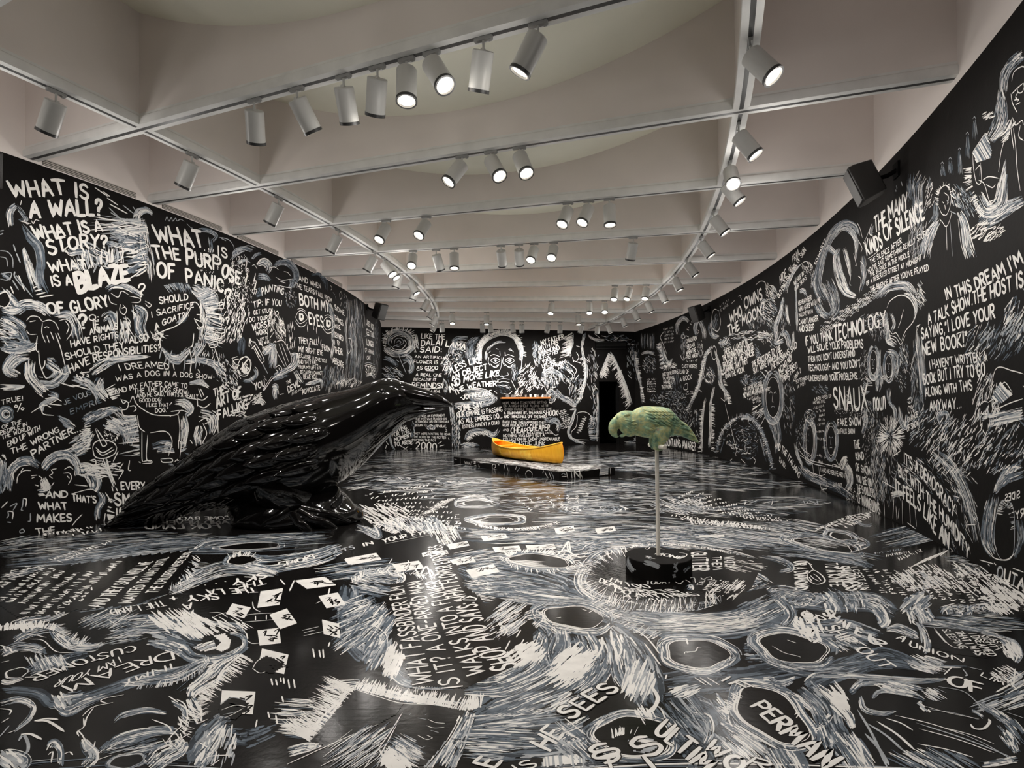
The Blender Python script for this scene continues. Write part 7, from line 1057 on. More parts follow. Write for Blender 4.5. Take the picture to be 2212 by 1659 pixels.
# ---- centre
P.view(600, 1120, 2.989)
for pts, hw, n, tn in (([(480, 420), (480, 600), (520, 760), (600, 900)], [70, 90, 110, 70], 240, 'bdg'), ([(1150, 300), (1400, 380), (1650, 420), (1900, 480), (2100, 560)], [60, 110, 120, 90, 60], 330, 'bdg'), ([(1200, 1020), (1450, 1000), (1650, 900), (1780, 750), (1700, 650)], [70, 90, 110, 110, 60], 300, 'bdg'), ([(1250, 1300), (1500, 1150), (1800, 1000), (2000, 850)], [90, 120, 130, 120], 260, 'bd'), ([(1250, 1500), (1500, 1450), (1800, 1430), (2000, 1380)], [80, 110, 100, 80], 200, 'bdg'), ([(700, 950), (850, 1060), (1050, 1090)], [60, 30, 20], 90, 'bd')):
    P.band(pts, hw, n, .2, 13, tn, 0)
t([(1008, 1062), (905, 780), (855, 600), (806, 436)], (866, 1078), 'WHAT FASSBINDER FILM', 'w', .2, (720, 452)); t([(1192, 1088), (1055, 790), (985, 600), (932, 402)], (1070, 1104), 'IS IT? A ONE-ARMED MAN', 'w', .2, (838, 418)); t([(1345, 1000), (1205, 740), (1120, 560), (1046, 398)], (1222, 1020), 'WALKS INTO A FLOWER', 'w', .2, (950, 418))
t([(1556, 962), (1365, 750), (1262, 520), (1195, 480), (1055, 170)], (1396, 988), 'SHOP AND SAYS: "WHAT FLOWER EXPRESSES', 'w', .2, (972, 185)); t([(1092, 165), (1150, 60)], (1040, 160), 'DAYS GO BY', 'w', .2); P.scrib((1100, 110), (1120, -10), (1060, 112), 8, 8); P.scrib((1180, 60), (1175, -30), (1140, 62), 8, 8)
t([(12, 314), (140, 284), (270, 252)], (5, 288), 'SMOKE', 'w', .2); t([(335, 236), (495, 196)], (328, 214), 'GETS', 'g', .2); t([(555, 182), (615, 168)], (548, 162), 'IN', 'w', .2); t([(682, 158), (850, 122), (1010, 92)], (672, 134), 'YOUR EYES', 'w', .2); P.line([(690, 166), (860, 132), (1010, 100)], 6)
t([(780, 84), (640, 24)], (760, 108), 'AFTER THE', 'w', .2); t([(880, 70), (700, 2)], (870, 92), 'FLOOD', 'w', .2); P.scrib((720, 30), (600, -10), (700, 44), 10, 8); P.scatter((820, 40), (150, 50), 40, 160, 30, 7, 'wg', 2, 12); P.scatter((990, 40), (60, 50), 60, 110, 26, 7, 'wgb', 2, 20)
P.band([(500, 60), (580, 80), (650, 110), (620, 40)], 24, 100, .25, 8, 'wg', 1); P.scatter((160, 120), (160, 14), -6, 60, 90, 7, 'wgb', 1, 5)
P.fill([(725, 425), (1040, 385), (1180, 420), (1290, 500), (1450, 720), (1580, 930), (1430, 1000), (1215, 1095), (870, 1085), (800, 800)], 'k', 2, 60, 14)
# white/grey brush around the lettering
P.band([(480, 400), (560, 370), (700, 360), (800, 380), (760, 430)], [20, 34, 34, 24, 10], 170, .2, 11, 'wgw', 1); P.fringe([(470, 420), (600, 350), (730, 340), (900, 360), (1010, 380)], 60, 130, 8, 'wg', 0, .6); P.scatter((640, 440), (130, 60), 10, 120, 80, 9, 'wgb', 1, 16); P.lines('890,330 920,380|920,370 960,310 990,380|985,330 1010,370', 16); P.scatter((560, 330), (240, 60), -8, 130, 150, 9, 'gbw', 1, 8)
P.scatter((510, 620), (130, 110), -24, 210, 90, 11, 'wgb', 1, 12); P.scatter((620, 700), (110, 120), -48, 220, 80, 11, 'gbw', 1, 14); P.scatter((640, 860), (80, 90), -60, 150, 70, 12, 'gwb', 1, 14); P.scatter((740, 920), (60, 90), -70, 90, 60, 9, 'w', 2, 14); P.scatter((480, 560), (90, 30), -14, 60, 80, 9, 'w', 1, 8); P.scatter((470, 780), (90, 60), -34, 70, 80, 11, 'wgb', 1, 10); P.band([(540, 780), (600, 720), (680, 780), (640, 880)], 30, 80, .3, 9, 'gwb', 1); P.lines('380,840 480,780 560,750|430,620 540,600|560,690 640,640|580,800 650,700 680,640', 9)
# open book
P.fringe([(500, 1090), (640, 1130), (800, 1170), (1000, 1190), (1200, 1230), (1310, 1210)], 70, 230, 10, 'w', -1, .25); P.band([(490, 1080), (700, 1130), (900, 1170), (1200, 1210)], [24, 26, 26, 20], 190, .18, 11, 'w', 1); P.band([(480, 1090), (400, 1200), (300, 1320), (190, 1430)], [20, 30, 40, 26], 230, .2, 12, 'w', 1); P.fringe([(480, 1090), (390, 1200), (270, 1340), (180, 1430)], 150, 200, 8, 'w', 1, .3); P.scatter((130, 1290), (110, 130), 4, 100, 110, 8, 'w', 1, 6); P.band([(60, 1510), (180, 1480), (290, 1460)], [34, 30, 10], 110, .3, 12, 'w', 1); P.scatter((420, 1080), (90, 40), -4, 90, 90, 9, 'w', 1, 8)
P.fill([(480, 1105), (640, 1140), (810, 1195), (770, 1260), (560, 1380), (330, 1480), (190, 1430), (330, 1300)], 'k', 2, 0, 9); P.fill([(815, 1195), (1000, 1205), (1210, 1245), (1130, 1390), (980, 1590), (760, 1611), (760, 1430), (800, 1300)], 'k', 2, 0, 9)
P.line([(480, 1100), (640, 1150), (800, 1195), (1000, 1205), (1215, 1240)], 9, 'w', 3); P.lines('805,1255 760,1330 700,1420 560,1611|790,1300 700,1400 600,1500 420,1611|650,1330 480,1400 300,1480 60,1590|740,1350 560,1460 280,1600|640,1340 560,1360 480,1420|580,1470 440,1540 330,1611|700,1460 660,1560 640,1611|770,1330 690,1480 650,1540', 10, 'wg', 3, taper=(.1, .5)); P.scatter((560, 1480), (190, 110), -36, 90, 130, 8, 'wgb', 3, 8)
P.fill([(1175, 1275), (1195, 1290), (1080, 1480), (1000, 1611), (940, 1611), (1040, 1500), (1120, 1390)], 'wg', 3, -60, 8); P.band([(1250, 1250), (1200, 1360), (1120, 1500), (1060, 1611)], [40, 50, 70, 80], 260, .22, 13, 'wgg', 1); P.line([(1200, 1250), (1110, 1420), (960, 1611)], 11, 'k', 4); P.lines('970,1300 1020,1320 1080,1325|960,1340 1010,1355 1075,1350|985,1370 1040,1385|960,1400 1000,1420|900,1290 960,1300|850,1270 858,1262|950,1270 965,1265|900,1400 960,1430 1000,1420|800,1460 900,1490 960,1470|790,1500 880,1530 930,1520', 6, 'wg', 3); P.scatter((830, 1500), (80, 90), 30, 130, 70, 7, 'wgb', 3, 14); P.scatter((760, 1570), (80, 50), 60, 90, 70, 11, 'w', 3, 16); P.band([(680, 1611), (700, 1540), (740, 1480)], 20, 60, .4, 10, 'w', 3)
# swirl under SHOP and towards the hole
P.band([(700, 940), (800, 1050), (960, 1090), (1150, 1090)], [30, 24, 16, 14], 130, .2, 11, 'wgb', 1); P.band([(1250, 1050), (1400, 1020), (1550, 960), (1680, 850), (1720, 740)], [30, 60, 70, 60, 30], 330, .13, 12, 'wgw', 1); P.band([(1200, 1120), (1450, 1110), (1700, 1000), (1830, 850), (1840, 720)], [20, 50, 60, 60, 30], 260, .15, 12, 'gwb', 1); P.scatter((1600, 880), (110, 60), -34, 90, 80, 14, 'w', 2, 14); P.scatter((1480, 650), (110, 110), -34, 110, 80, 9, 'wg', 2, 14); P.scatter((1420, 440), (180, 70), -6, 160, 130, 10, 'wgb', 1, 10); P.scatter((1650, 500), (160, 60), 6, 160, 150, 9, 'gbw', 1, 8); P.scatter((1290, 470), (70, 90), 10, 80, 70, 9, 'w', 1, 14); P.lines('1510,640 1400,700|1570,720 1540,770|1500,790 1470,850|1430,680 1480,720 1460,760|1590,780 1560,830', 12)
P.fill([(1560, 700), (1640, 690), (1650, 780), (1560, 900), (1540, 830)], 'k', 1, 0, 12); P.band([(1650, 700), (1700, 640), (1640, 610)], 24, 60, .4, 10, 'w', 1)
eye_hole((1915, 637), 190, 66, 6, 170, 1.7, 9); P.band([(1590, 640), (1650, 620), (1720, 640), (1800, 720), (1900, 740)], [24, 30, 24, 20, 14], 170, .2, 10, 'w', 1); P.lines('1800,645 1830,640|1960,585 2000,600|2010,610 2030,600', 9, 'w', 4); P.band([(1640, 590), (1800, 530), (2000, 540), (2140, 600), (2160, 700)], [14, 14, 14, 14, 12], 150, .16, 8, 'wg', 1)
P.band([(1780, 740), (1740, 850), (1760, 950), (1840, 1040)], [60, 70, 70, 50], 200, .2, 11, 'gbd', 1); P.band([(1960, 740), (2010, 860), (1990, 990), (1890, 1110)], [60, 80, 80, 50], 220, .18, 11, 'bgw', 1); P.lines('2090,770 2095,830 2060,900|2150,720 2160,800 2200,900|2180,860 2190,930', 20); P.fill([(1960, 880), (2040, 860), (2000, 960), (1920, 1010), (1900, 960)], 'k', 1, -30, 10); P.scatter((1860, 1010), (110, 70), -30, 60, 80, 11, 'w', 2, 12)
# HE SEES and strokes
t([(1900, 1300), (1990, 1240), (2080, 1180), (2205, 1108)], (1800, 1245), 'SEES', 'w', .26, (2110, 1062), outline=1.6); t([(1755, 1500), (1845, 1392)], (1625, 1445), 'HE', 'w', .26, (1745, 1335)); t([(1405, 1611), (1450, 1570)], (1265, 1580), 'E', 'w', .26); t([(1560, 1640), (1680, 1600)], (1500, 1600), 'IS', 'w', .22); t([(2130, 1590), (2212, 1540)], (2010, 1530), 'S', 'w', .26, outline=1.6)
P.scatter((1500, 1300), (280, 60), -6, 160, 150, 10, 'wgb', 1, 8); P.scatter((1420, 1420), (220, 70), 2, 150, 150, 10, 'wgb', 1, 6); P.scatter((1350, 1500), (100, 60), 4, 70, 110, 10, 'gw', 1, 8); P.scatter((1650, 1200), (250, 60), -20, 130, 120, 11, 'gwb', 1, 8); P.scatter((1900, 1450), (90, 100), 40, 60, 110, 14, 'gwb', 1, 12); P.band([(1800, 1300), (1900, 1380), (2000, 1440)], 24, 60, .4, 14, 'wg', 1); P.band([(2000, 1480), (2040, 1350), (2150, 1280)], [14, 26, 24], 90, .3, 14, 'wg', 1); P.fill([(1720, 1540), (1980, 1520), (1985, 1611), (1700, 1611)], 'gw', 1, 84, 9); P.lines('1820,1400 1950,1350|1940,1440 1990,1500|1540,1250 1600,1230', 14)
# craters and cards above centre
eye_hole((1690, 275), 190, 40, 5, 150, 1.5, 9); P.fringe([(1480, 280), (1520, 230), (1700, 220), (1880, 260)], 60, 70, 8, 'w', -1, .2); P.fringe([(1500, 290), (1650, 330), (1850, 320), (1950, 280)], 50, 60, 8, 'wg', 1); P.lines('1870,150 1840,200 1800,240|1870,150 1880,210 1960,260|1850,200 1900,230', 14); P.band([(1960, 230), (2050, 170), (2212, 150)], [20, 26, 20], 90, .2, 9, 'gwb', 1); P.scatter((1600, 290), (110, 16), 4, 30, 110, 6, 'w', 3, 4)
for c, ax, up in (((555, 262), (100, -18), (20, 20)), ((845, 310), (86, -12), (20, 24)), ((955, 232), (22, -6), (4, 12)), ((1075, 220), (24, -4), (6, 12)), ((1205, 272), (62, -12), (16, 18)), ((1325, 340), (90, -20), (22, 24)), ((1165, 170), (62, -10), (8, 12)), ((1400, 122), (80, -10), (10, 14)), ((1482, 198), (86, -6), (10, 16)), ((1700, 185), (92, -4), (8, 14)), ((1860, 75), (56, -12), (6, 16)), ((2120, 75), (60, -10), (8, 14))):
    P.card(c, ax, up)
P.lines('740,260 720,290|840,270 850,290|930,330 960,320|470,290 520,270', 8); P.scatter((1290, 20), (40, 20), 0, 14, 60, 7, 'w'); eye_hole((1420, 12), 110, 20, 0, 110, 1.8, 7); P.fringe([(1300, 40), (1450, 60), (1650, 60), (1800, 20)], 40, 90, 6, 'w', 1); P.band([(600, 30), (1100, 70), (1500, 80), (2212, 40)], [14, 18, 20, 26], 260, .08, 8, 'wgb', 1); P.scatter((1700, 130), (500, 40), -2, 160, 110, 7, 'wgb', 1, 5); P.scatter((1300, 250), (160, 50), -10, 70, 90, 8, 'gbw', 1, 8)
# ---- right of centre
P.view(1200, 1120, 3.0778)
for pts, hw, n, tn in (([(200, 590), (500, 660), (900, 720), (1300, 680), (1600, 560)], [50, 80, 90, 90, 70], 420, 'bdg'), ([(350, 720), (520, 900), (600, 1100), (650, 1250)], [60, 110, 120, 80], 300, 'bdg'), ([(700, 1120), (1000, 1080), (1250, 1060), (1662, 1000)], [90, 90, 70, 70], 260, 'bd'), ([(850, 1250), (1000, 1330), (1100, 1450), (1300, 1600)], [110, 110, 90, 80], 260, 'bdg'), ([(1250, 900), (1400, 880), (1500, 960)], [60, 80, 60], 150, 'bdg'), ([(0, 150), (400, 120), (900, 130), (1500, 190)], [30, 40, 40, 40], 200, 'bdg'), ([(0, 420), (120, 500), (300, 580)], [60, 60, 30], 150, 'bdg'), ([(600, 1350), (900, 1500), (1000, 1659)], [60, 90, 110], 160, 'bd'), ([(0, 1550), (150, 1600), (300, 1659)], [60, 60, 60], 90, 'bdg')):
    P.band(pts, hw, n, .18, 13, tn, 0)
# white burst round the perch
P.band([(480, 190), (300, 240), (190, 340), (170, 440), (280, 530), (450, 580), (700, 600), (900, 590), (1060, 560)], [14, 34, 40, 44, 40, 36, 34, 30, 16], 250, .1, 8, 'wwg', 1); P.fringe([(470, 190), (300, 240), (180, 340), (165, 440), (270, 530), (450, 590), (700, 612), (900, 600), (1100, 550)], 110, 210, 6, 'wwg', -1, .1, vary=.7); P.band([(500, 180), (700, 165), (900, 180), (1100, 210), (1350, 270)], [10, 14, 16, 14, 8], 170, .1, 7, 'w', 1); P.fringe([(500, 180), (700, 168), (950, 185), (1200, 230)], 26, 110, 6, 'w', 1); P.scatter((300, 340), (110, 80), 12, 110, 90, 7, 'k', 2, 14); P.scatter((700, 585), (340, 20), 110, 120, 40, 6, 'k', 2, 16, 0, .6)
P.fill([(380, 400), (480, 395), (700, 410), (900, 400), (960, 470), (900, 520), (600, 545), (380, 490), (280, 420)], 'k', 2, 4, 8); P.fill([(890, 215), (1200, 240), (1380, 290), (1300, 470), (1150, 520), (960, 480), (900, 380)], 'k', 2, 0, 10)
t([(362, 418), (480, 452), (642, 468)], (372, 395), "I'M TOO", 'w', .2); t([(290, 424), (430, 474), (640, 496), (838, 490)], (300, 400), 'DEPRESSED TO', 'w', .2); t([(396, 488), (560, 520), (780, 526), (965, 514)], (404, 462), 'DO ANYTHING', 'w', .2); t([(450, 528), (610, 548), (785, 552)], (455, 508), 'AT ALL', 'w', .2); t([(602, 440), (770, 432)], (604, 416), 'TODAY', 'w', .2)
t([(910, 226), (905, 350)], (1004, 224), 'GLITTER', 'w', .24); t([(1042, 256), (1048, 342)], (1098, 254), 'THEM', 'w', .24); t([(1118, 258), (1132, 332)], (1178, 256), 'WATCH', 'w', .24); t([(975, 450), (1000, 400)], (940, 445), 'TALK', 'w', .24); t([(1020, 480), (1080, 408)], (980, 475), 'MYSELF', 'w', .24); t([(1090, 490), (1150, 420)], (1060, 485), 'OTHER', 'w', .24); t([(1150, 500), (1230, 415)], (1120, 495), 'STRANGE', 'w', .24); P.lines('790,420 830,435 860,410 900,430|880,400 920,395 930,430|1000,395 1030,390 1040,405 1010,410', 9); P.band([(870, 470), (900, 450), (910, 480)], 14, 30, .5, 8, 'gbw', 3); P.scatter((1130, 470), (140, 60), -40, 60, 50, 7, 'w', 2, 20); P.scatter((1270, 320), (130, 40), 10, 60, 60, 8, 'w', 2, 20); P.scatter((1280, 440), (130, 40), -20, 70, 50, 9, 'wg', 1, 30); P.band([(1350, 250), (1500, 280), (1570, 330), (1480, 360)], [10, 20, 20, 10], 90, .25, 8, 'wgb', 1); P.scatter((1320, 400), (100, 26), 30, 40, 60, 9, 'wgb', 1)
# water lines below the burst
for k in range(9):
    P.line([(330 + 18 * k, 600 + 20 * k), (500 + 14 * k, 640 + 15 * k), (800, 655 + 13 * k), (1100, 640 + 12 * k), (1330 - 10 * k, 590 + 15 * k), (1420 - 14 * k, 560 + 18 * k)], 6, 'wg', 2)
P.band([(350, 600), (600, 660), (900, 690), (1200, 670), (1400, 590)], [40, 50, 60, 60, 60], 230, .13, 9, 'wgb', 1); P.scatter((1000, 700), (330, 60), -4, 110, 110, 7, 'w', 2, 7); P.scatter((1350, 620), (140, 90), -24, 90, 80, 9, 'gwb', 1, 14); P.band([(1400, 500), (1500, 540), (1560, 640), (1500, 720)], [24, 40, 40, 30], 130, .25, 10, 'wgb', 1); P.fringe([(240, 560), (330, 620), (500, 740), (650, 800)], 80, 60, 9, 'wg', -1, .5)
P.scatter((600, 90), (600, 40), -3, 190, 110, 7, 'wgb', 1, 5); P.scatter((1200, 60), (400, 40), 4, 170, 80, 7, 'wg', 1, 8); P.scatter((1350, 140), (300, 50), 10, 160, 120, 9, 'gbw', 1, 8); P.scatter((150, 200), (190, 50), -12, 110, 90, 8, 'wgb', 1, 10); P.band([(0, 330), (100, 350), (200, 330), (330, 230)], [30, 30, 30, 14], 150, .2, 9, 'wg', 1); P.card((50, 75), (52, -8), (6, 16)); P.card((330, 75), (58, -8), (8, 14)); P.lines('620,92 740,90|930,122 1110,118', 9); P.lines('20,240 60,190 90,150|90,150 100,220|0,250 60,270', 12)
# craters
eye_hole((945, 900), 205, 92, 4, 260, 1.5, 11); P.lines('855,905 865,890 930,885 945,860 970,858|870,895 900,890', 9, 'w', 4); P.band([(680, 880), (720, 830), (850, 800), (1000, 800)], [20, 24, 16, 10], 150, .2, 9, 'wg', 1); P.band([(690, 900), (780, 980), (940, 1015), (1100, 990), (1170, 910)], 12, 140, .2, 9, 'w', 1); P.band([(1160, 870), (1200, 920), (1150, 980)], 24, 60, .4, 9, 'wg', 1)
eye_hole((1580, 865), 220, 92, 10, 260, 1.5, 11); P.lines('1440,850 1520,895 1600,915 1630,925|1540,810 1600,830', 9, 'w', 4); P.band([(1330, 800), (1380, 760), (1500, 750), (1660, 770)], 14, 130, .2, 9, 'w', 1); P.band([(1330, 850), (1450, 940), (1600, 990), (1750, 990), (1850, 930)], 20, 180, .2, 9, 'wg', 1)
eye_hole((1440, 1310), 270, 140, 34, 300, 1.35, 14, 'wgb'); P.band([(1180, 1230), (1230, 1170), (1400, 1140), (1600, 1190), (1720, 1280)], [26, 34, 26, 24, 20], 230, .18, 11, 'w', 1); P.band([(1150, 1260), (1200, 1380), (1330, 1450), (1480, 1500)], [24, 26, 20, 14], 160, .2, 12, 'w', 1); P.lines('1590,1310 1610,1290 1620,1300 1600,1330', 10, 'wg', 4); P.fringe([(1240, 1180), (1180, 1240), (1140, 1300)], 60, 40, 10, 'w', 1)
eye_hole((520, 1450), 245, 130, 4, 260, 1.35, 13); P.fill([(480, 1480), (560, 1460), (640, 1470), (700, 1510), (620, 1560), (520, 1550)], 'wg', 3, 10, 10); P.fringe([(370, 1460), (430, 1440), (500, 1430), (590, 1450)], 46, 18, 10, 'w', -1, .2, L=4); P.band([(240, 1470), (300, 1370), (420, 1310), (560, 1300), (700, 1350)], [26, 30, 26, 20, 14], 200, .2, 12, 'w', 1)
P.fill([(495, 1500), (560, 1490), (600, 1520), (560, 1550), (510, 1540)], 'k', 4, 0, 9)
# bottom lettering
t([(655, 1430), (800, 1540), (900, 1620), (980, 1690)], (735, 1345), 'ULTIM', 'w', .26, (1080, 1610), outline=1.5); t([(985, 1525), (1100, 1620), (1180, 1700)], (1065, 1470), 'WO', 'w', .26, (1270, 1630), outline=1.5); t([(1275, 1640), (1400, 1680)], (1330, 1590), 'R', 'w', .26, outline=1.5); t([(1095, 1078), (1250, 1150)], (1160, 1050), 'IF', 'w', .26, outline=1.4); t([(1305, 1255), (1400, 1345), (1520, 1455), (1640, 1550), (1770, 1670)], (1390, 1215), 'PERMAN', 'w', .25, (1900, 1600), outline=1.45); t([(330, 1610), (440, 1560)], (215, 1540), 'S', 'w', .26, outline=1.5); t([(330, 1700), (470, 1640)], (250, 1620), 'I', 'w', .26, outline=1.5); t([(620, 1600), (730, 1540)], (490, 1500), 'S', 'w', .26, outline=1.5); t([(600, 1720), (740, 1650)], (520, 1620), 'I', 'w', .3, outline=1.5)
# flowing strokes between them
P.band([(400, 780), (440, 900), (470, 1040), (560, 1180)], [60, 90, 90, 70], 260, .2, 11, 'gwb', 1); P.band([(300, 800), (330, 930), (240, 1060), (100, 1160)], [50, 70, 90, 70], 240, .2, 13, 'wgb', 1); P.scatter((120, 960), (130, 90), -44, 100, 90, 16, 'w', 2, 12); P.lines('270,840 275,880 250,910|310,790 320,840|400,760 440,870 400,950|460,870 455,940|495,790 540,850|510,730 600,790 680,880|590,830 700,980|720,920 800,975|640,830 690,900|870,800 880,840', 15, 'w'); P.lines('610,1020 645,1050 600,1110|490,1020 520,1060 470,1180|640,1120 680,1200 640,1290|660,1250 620,1290', 34, 'w', 2); P.scatter((560, 1080), (110, 100), 110, 90, 80, 13, 'gw', 2, 14); P.lines('925,1060 1000,1110|960,1060 1040,1115|1010,1060 1090,1110|700,1260 730,1330 760,1370|740,1040 730,1070', 13, 'w'); P.scatter((860, 1150), (70, 40), -20, 30, 70, 14, 'wg', 2)
P.scatter((850, 1330), (180, 140), 50, 150, 110, 10, 'bgd', 1, 18); P.band([(900, 1310), (1000, 1340), (1020, 1430), (990, 1500)], [30, 40, 34, 20], 110, .3, 10, 'gwb', 1); P.lines('1015,1450 1020,1420|1035,1440 1040,1415|1055,1430 1060,1410', 10, 'k', 2); P.band([(1090, 1350), (1190, 1400), (1330, 1500), (1450, 1600)], [14, 26, 30, 30], 150, .25, 11, 'wgb', 1); P.scatter((1250, 1520), (120, 60), 40, 70, 90, 10, 'wg', 2, 12); P.scatter((130, 1440), (110, 60), -30, 60, 80, 14, 'wg', 1, 18); P.band([(0, 1420), (100, 1380), (220, 1310)], [14, 20, 10], 50, .4, 12, 'w', 1); P.lines('60,1330 200,1440|40,1430 230,1330', 14, 'wg'); P.scatter((60, 1230), (60, 60), -30, 30, 70, 14, 'wg'); P.scatter((600, 1300), (60, 40), 60, 30, 50, 11, 'w')
P.band([(1040, 1180), (1100, 1260), (1150, 1340)], [40, 40, 20], 90, .3, 11, 'bgw', 1); P.band([(1380, 1080), (1430, 1080), (1500, 1100), (1600, 1060)], [20, 24, 26, 20], 110, .25, 10, 'wgb', 1)
# ---- right side
P.view(1660, 1120, 3.0779)
for pts, hw, n, tn in (([(0, 560), (200, 530), (450, 550), (700, 560), (850, 640)], [50, 70, 70, 60, 40], 330, 'bdg'), ([(0, 700), (250, 760), (500, 760), (750, 820)], [70, 90, 90, 60], 300, 'bdg'), ([(250, 1120), (500, 1000), (750, 930), (1000, 980)], [50, 70, 70, 30], 240, 'bd'), ([(230, 1100), (380, 1250), (430, 1400), (560, 1600)], [60, 80, 80, 90], 260, 'bdg'), ([(0, 200), (250, 220), (500, 260), (700, 330)], [40, 50, 40, 20], 180, 'bdg')):
    P.band(pts, hw, n, .2, 13, tn, 0)
P.fill([(0, 310), (180, 280), (420, 300), (640, 330), (640, 480), (350, 500), (100, 480), (0, 450)], 'k', 1, 3, 10)
t([(170, 288), (185, 482)], (250, 284), 'OR A DIAMOND', 'w', .22, (268, 470)); t([(378, 300), (415, 455)], (455, 298), 'TO A KNIFE', 'w', .22); t([(445, 322), (520, 482)], (535, 318), 'SHARPNESS', 'w', .22); t([(550, 325), (632, 480)], (592, 322), 'I CERTAIN', 'w', .2); P.line([(260, 370), (300, 345), (355, 380), (375, 420), (320, 440), (265, 410)], 12, closed=True); P.lines('245,290 270,300 300,345|265,295 290,310|280,380 300,400 340,420|300,370 330,390 350,415|270,390 290,420', 9)
for i in range(15):
    x = 620 + i * 68; P.scrib((x, 335 + 3 * i), (x + 130 - i * 2, 500 + 8 * i), (x + 46, 333 + 3 * i), 12, 9 + i * .3)
P.scrib((1590, 470), (1699, 620), (1650, 465), 8, 14)
for i in range(6): P.lines(f'{940+i*40},{330-i*16} {1010+i*34},{290-i*14} {1060+i*26},{262-i*10}', 11)
P.scrib((780, 260), (960, 230), (770, 240), 12, 6, 'gw'); P.scrib((870, 285), (1030, 220), (850, 265), 10, 6, 'w'); P.scrib((700, 240), (940, 205), (700, 225), 14, 5, 'bg'); P.scatter((950, 110), (180, 60), -14, 90, 160, 7, 'wgb', 1, 8); P.band([(560, 10), (640, 50), (690, 40)], 10, 30, .4, 7, 'gb', 1); P.scrib((330, 80), (560, -10), (310, 66), 18, 8); P.scrib((520, 70), (690, -10), (500, 56), 14, 8)
eye_hole((370, 175), 190, 36, 10, 220, 1.8, 8); eye_hole((480, 120), 70, 22, 10, 130, 2.2, 7); P.scatter((330, 170), (150, 26), 10, 50, 110, 6, 'wg', 3, 6); P.scatter((160, 60), (180, 50), 10, 130, 110, 8, 'wg', 1, 10); P.scatter((470, 250), (250, 30), 10, 90, 110, 8, 'wgb', 1, 8); P.band([(560, 200), (650, 170), (560, 130)], 24, 60, .3, 8, 'wg', 1); P.scatter((1320, 330), (90, 40), 12, 50, 70, 7, 'wgb', 1, 14); P.scatter((1250, 270), (60, 26), 6, 30, 70, 8, 'gw', 1)
P.scatter((1250, 400), (430, 90), 42, 200, 40, 9, 'w', 2, 14); P.scatter((1560, 520), (140, 110), 44, 140, 44, 11, 'w', 2, 12); P.scatter((1000, 420), (150, 60), 44, 60, 40, 8, 'wg', 2, 12)
# wave band
P.band([(0, 510), (80, 480), (200, 500), (300, 520)], 40, 150, .25, 11, 'wgb', 1); P.scatter((240, 540), (180, 50), 'swirl', 120, 60, 11, 'wgb', 1, 40, 0, .8); P.scatter((500, 540), (170, 50), 60, 130, 60, 12, 'wgb', 1, 26, 0, .7); P.band([(450, 520), (600, 520), (720, 540), (800, 600)], [16, 24, 26, 20], 150, .2, 10, 'wg', 1); P.band([(640, 560), (730, 600), (770, 680), (740, 720)], [30, 44, 40, 20], 150, .3, 14, 'wg', 1); P.band([(780, 740), (860, 730), (960, 770), (1000, 800)], [14, 30, 26, 10], 100, .3, 11, 'wg', 1); P.scatter((990, 560), (90, 50), -40, 60, 60, 14, 'gwb', 2, 40); P.scatter((1000, 640), (90, 40), 60, 60, 50, 11, 'wgb', 2, 40); P.lines('960,680 1000,710 1040,780 1060,850|980,690 1010,750 1020,830|970,670 960,690 980,710', 14, 'wg'); P.band([(990, 690), (1040, 760), (1060, 850), (1030, 900)], [14, 20, 20, 12], 90, .3, 9, 'gw', 1); P.scatter((1060, 970), (110, 50), 20, 90, 60, 13, 'wg', 2, 26); P.band([(1000, 970), (1150, 985), (1340, 990)], [8, 10, 6], 50, .3, 9, 'wg', 1)
P.lines('190,650 180,690 210,720|250,700 290,690|270,770 300,740 290,790|320,760 350,820|300,830 340,800', 24, 'w'); P.scatter((270, 720), (100, 80), 60, 40, 50, 15, 'w', 2, 30); P.scatter((500, 830), (130, 40), 30, 60, 60, 11, 'wg', 1, 24)
t([(215, 645), (340, 702), (430, 775), (560, 862), (650, 925), (765, 1002)], (250, 612), 'OR SHIP OUT', 'w', .2, (850, 985)); t([(362, 640), (500, 725), (700, 835), (832, 878)], (395, 605), 'SHAPE UP', 'wwg', .2)
P.fill([(1020, 740), (1120, 720), (1500, 780), (1560, 880), (1450, 930), (1250, 900), (1060, 850)], 'k', 1, 8, 10)
t([(1152, 742), (1272, 868)], (1200, 740), 'SLEEPING', 'w', .2); t([(1240, 755), (1380, 912)], (1292, 752), 'THAT I WAS', 'w', .2); t([(1330, 768), (1460, 918)], (1380, 766), 'I DREAMED', 'w', .2); t([(1396, 780), (1482, 862)], (1440, 778), 'NIGHT', 'w', .2); t([(1452, 786), (1530, 852)], (1492, 784), 'LAST', 'w', .2); P.lines('1100,730 1200,840 1280,870|1110,750 1180,830|1500,880 1550,860 1540,850', 8)
P.band([(1540, 790), (1620, 840), (1650, 900), (1640, 960)], [14, 40, 40, 14], 130, .3, 11, 'wg', 1); P.scatter((1620, 880), (60, 50), 60, 60, 36, 8, 'w', 2); P.band([(1040, 680), (1250, 720), (1450, 760), (1580, 800)], [14, 16, 14, 10], 130, .2, 9, 'wg', 1); P.scatter((1380, 700), (320, 60), 6, 190, 120, 8, 'wgb', 1, 8); P.scatter((1250, 610), (100, 40), 'swirl', 90, 60, 8, 'wg', 1, 20); P.scatter((1470, 600), (130, 40), 'swirl', 90, 60, 7, 'wg', 1, 16); P.lines('1160,590 1240,600 1290,640 1230,650|1180,610 1190,640|1340,600 1450,590 1570,610 1480,620', 8)
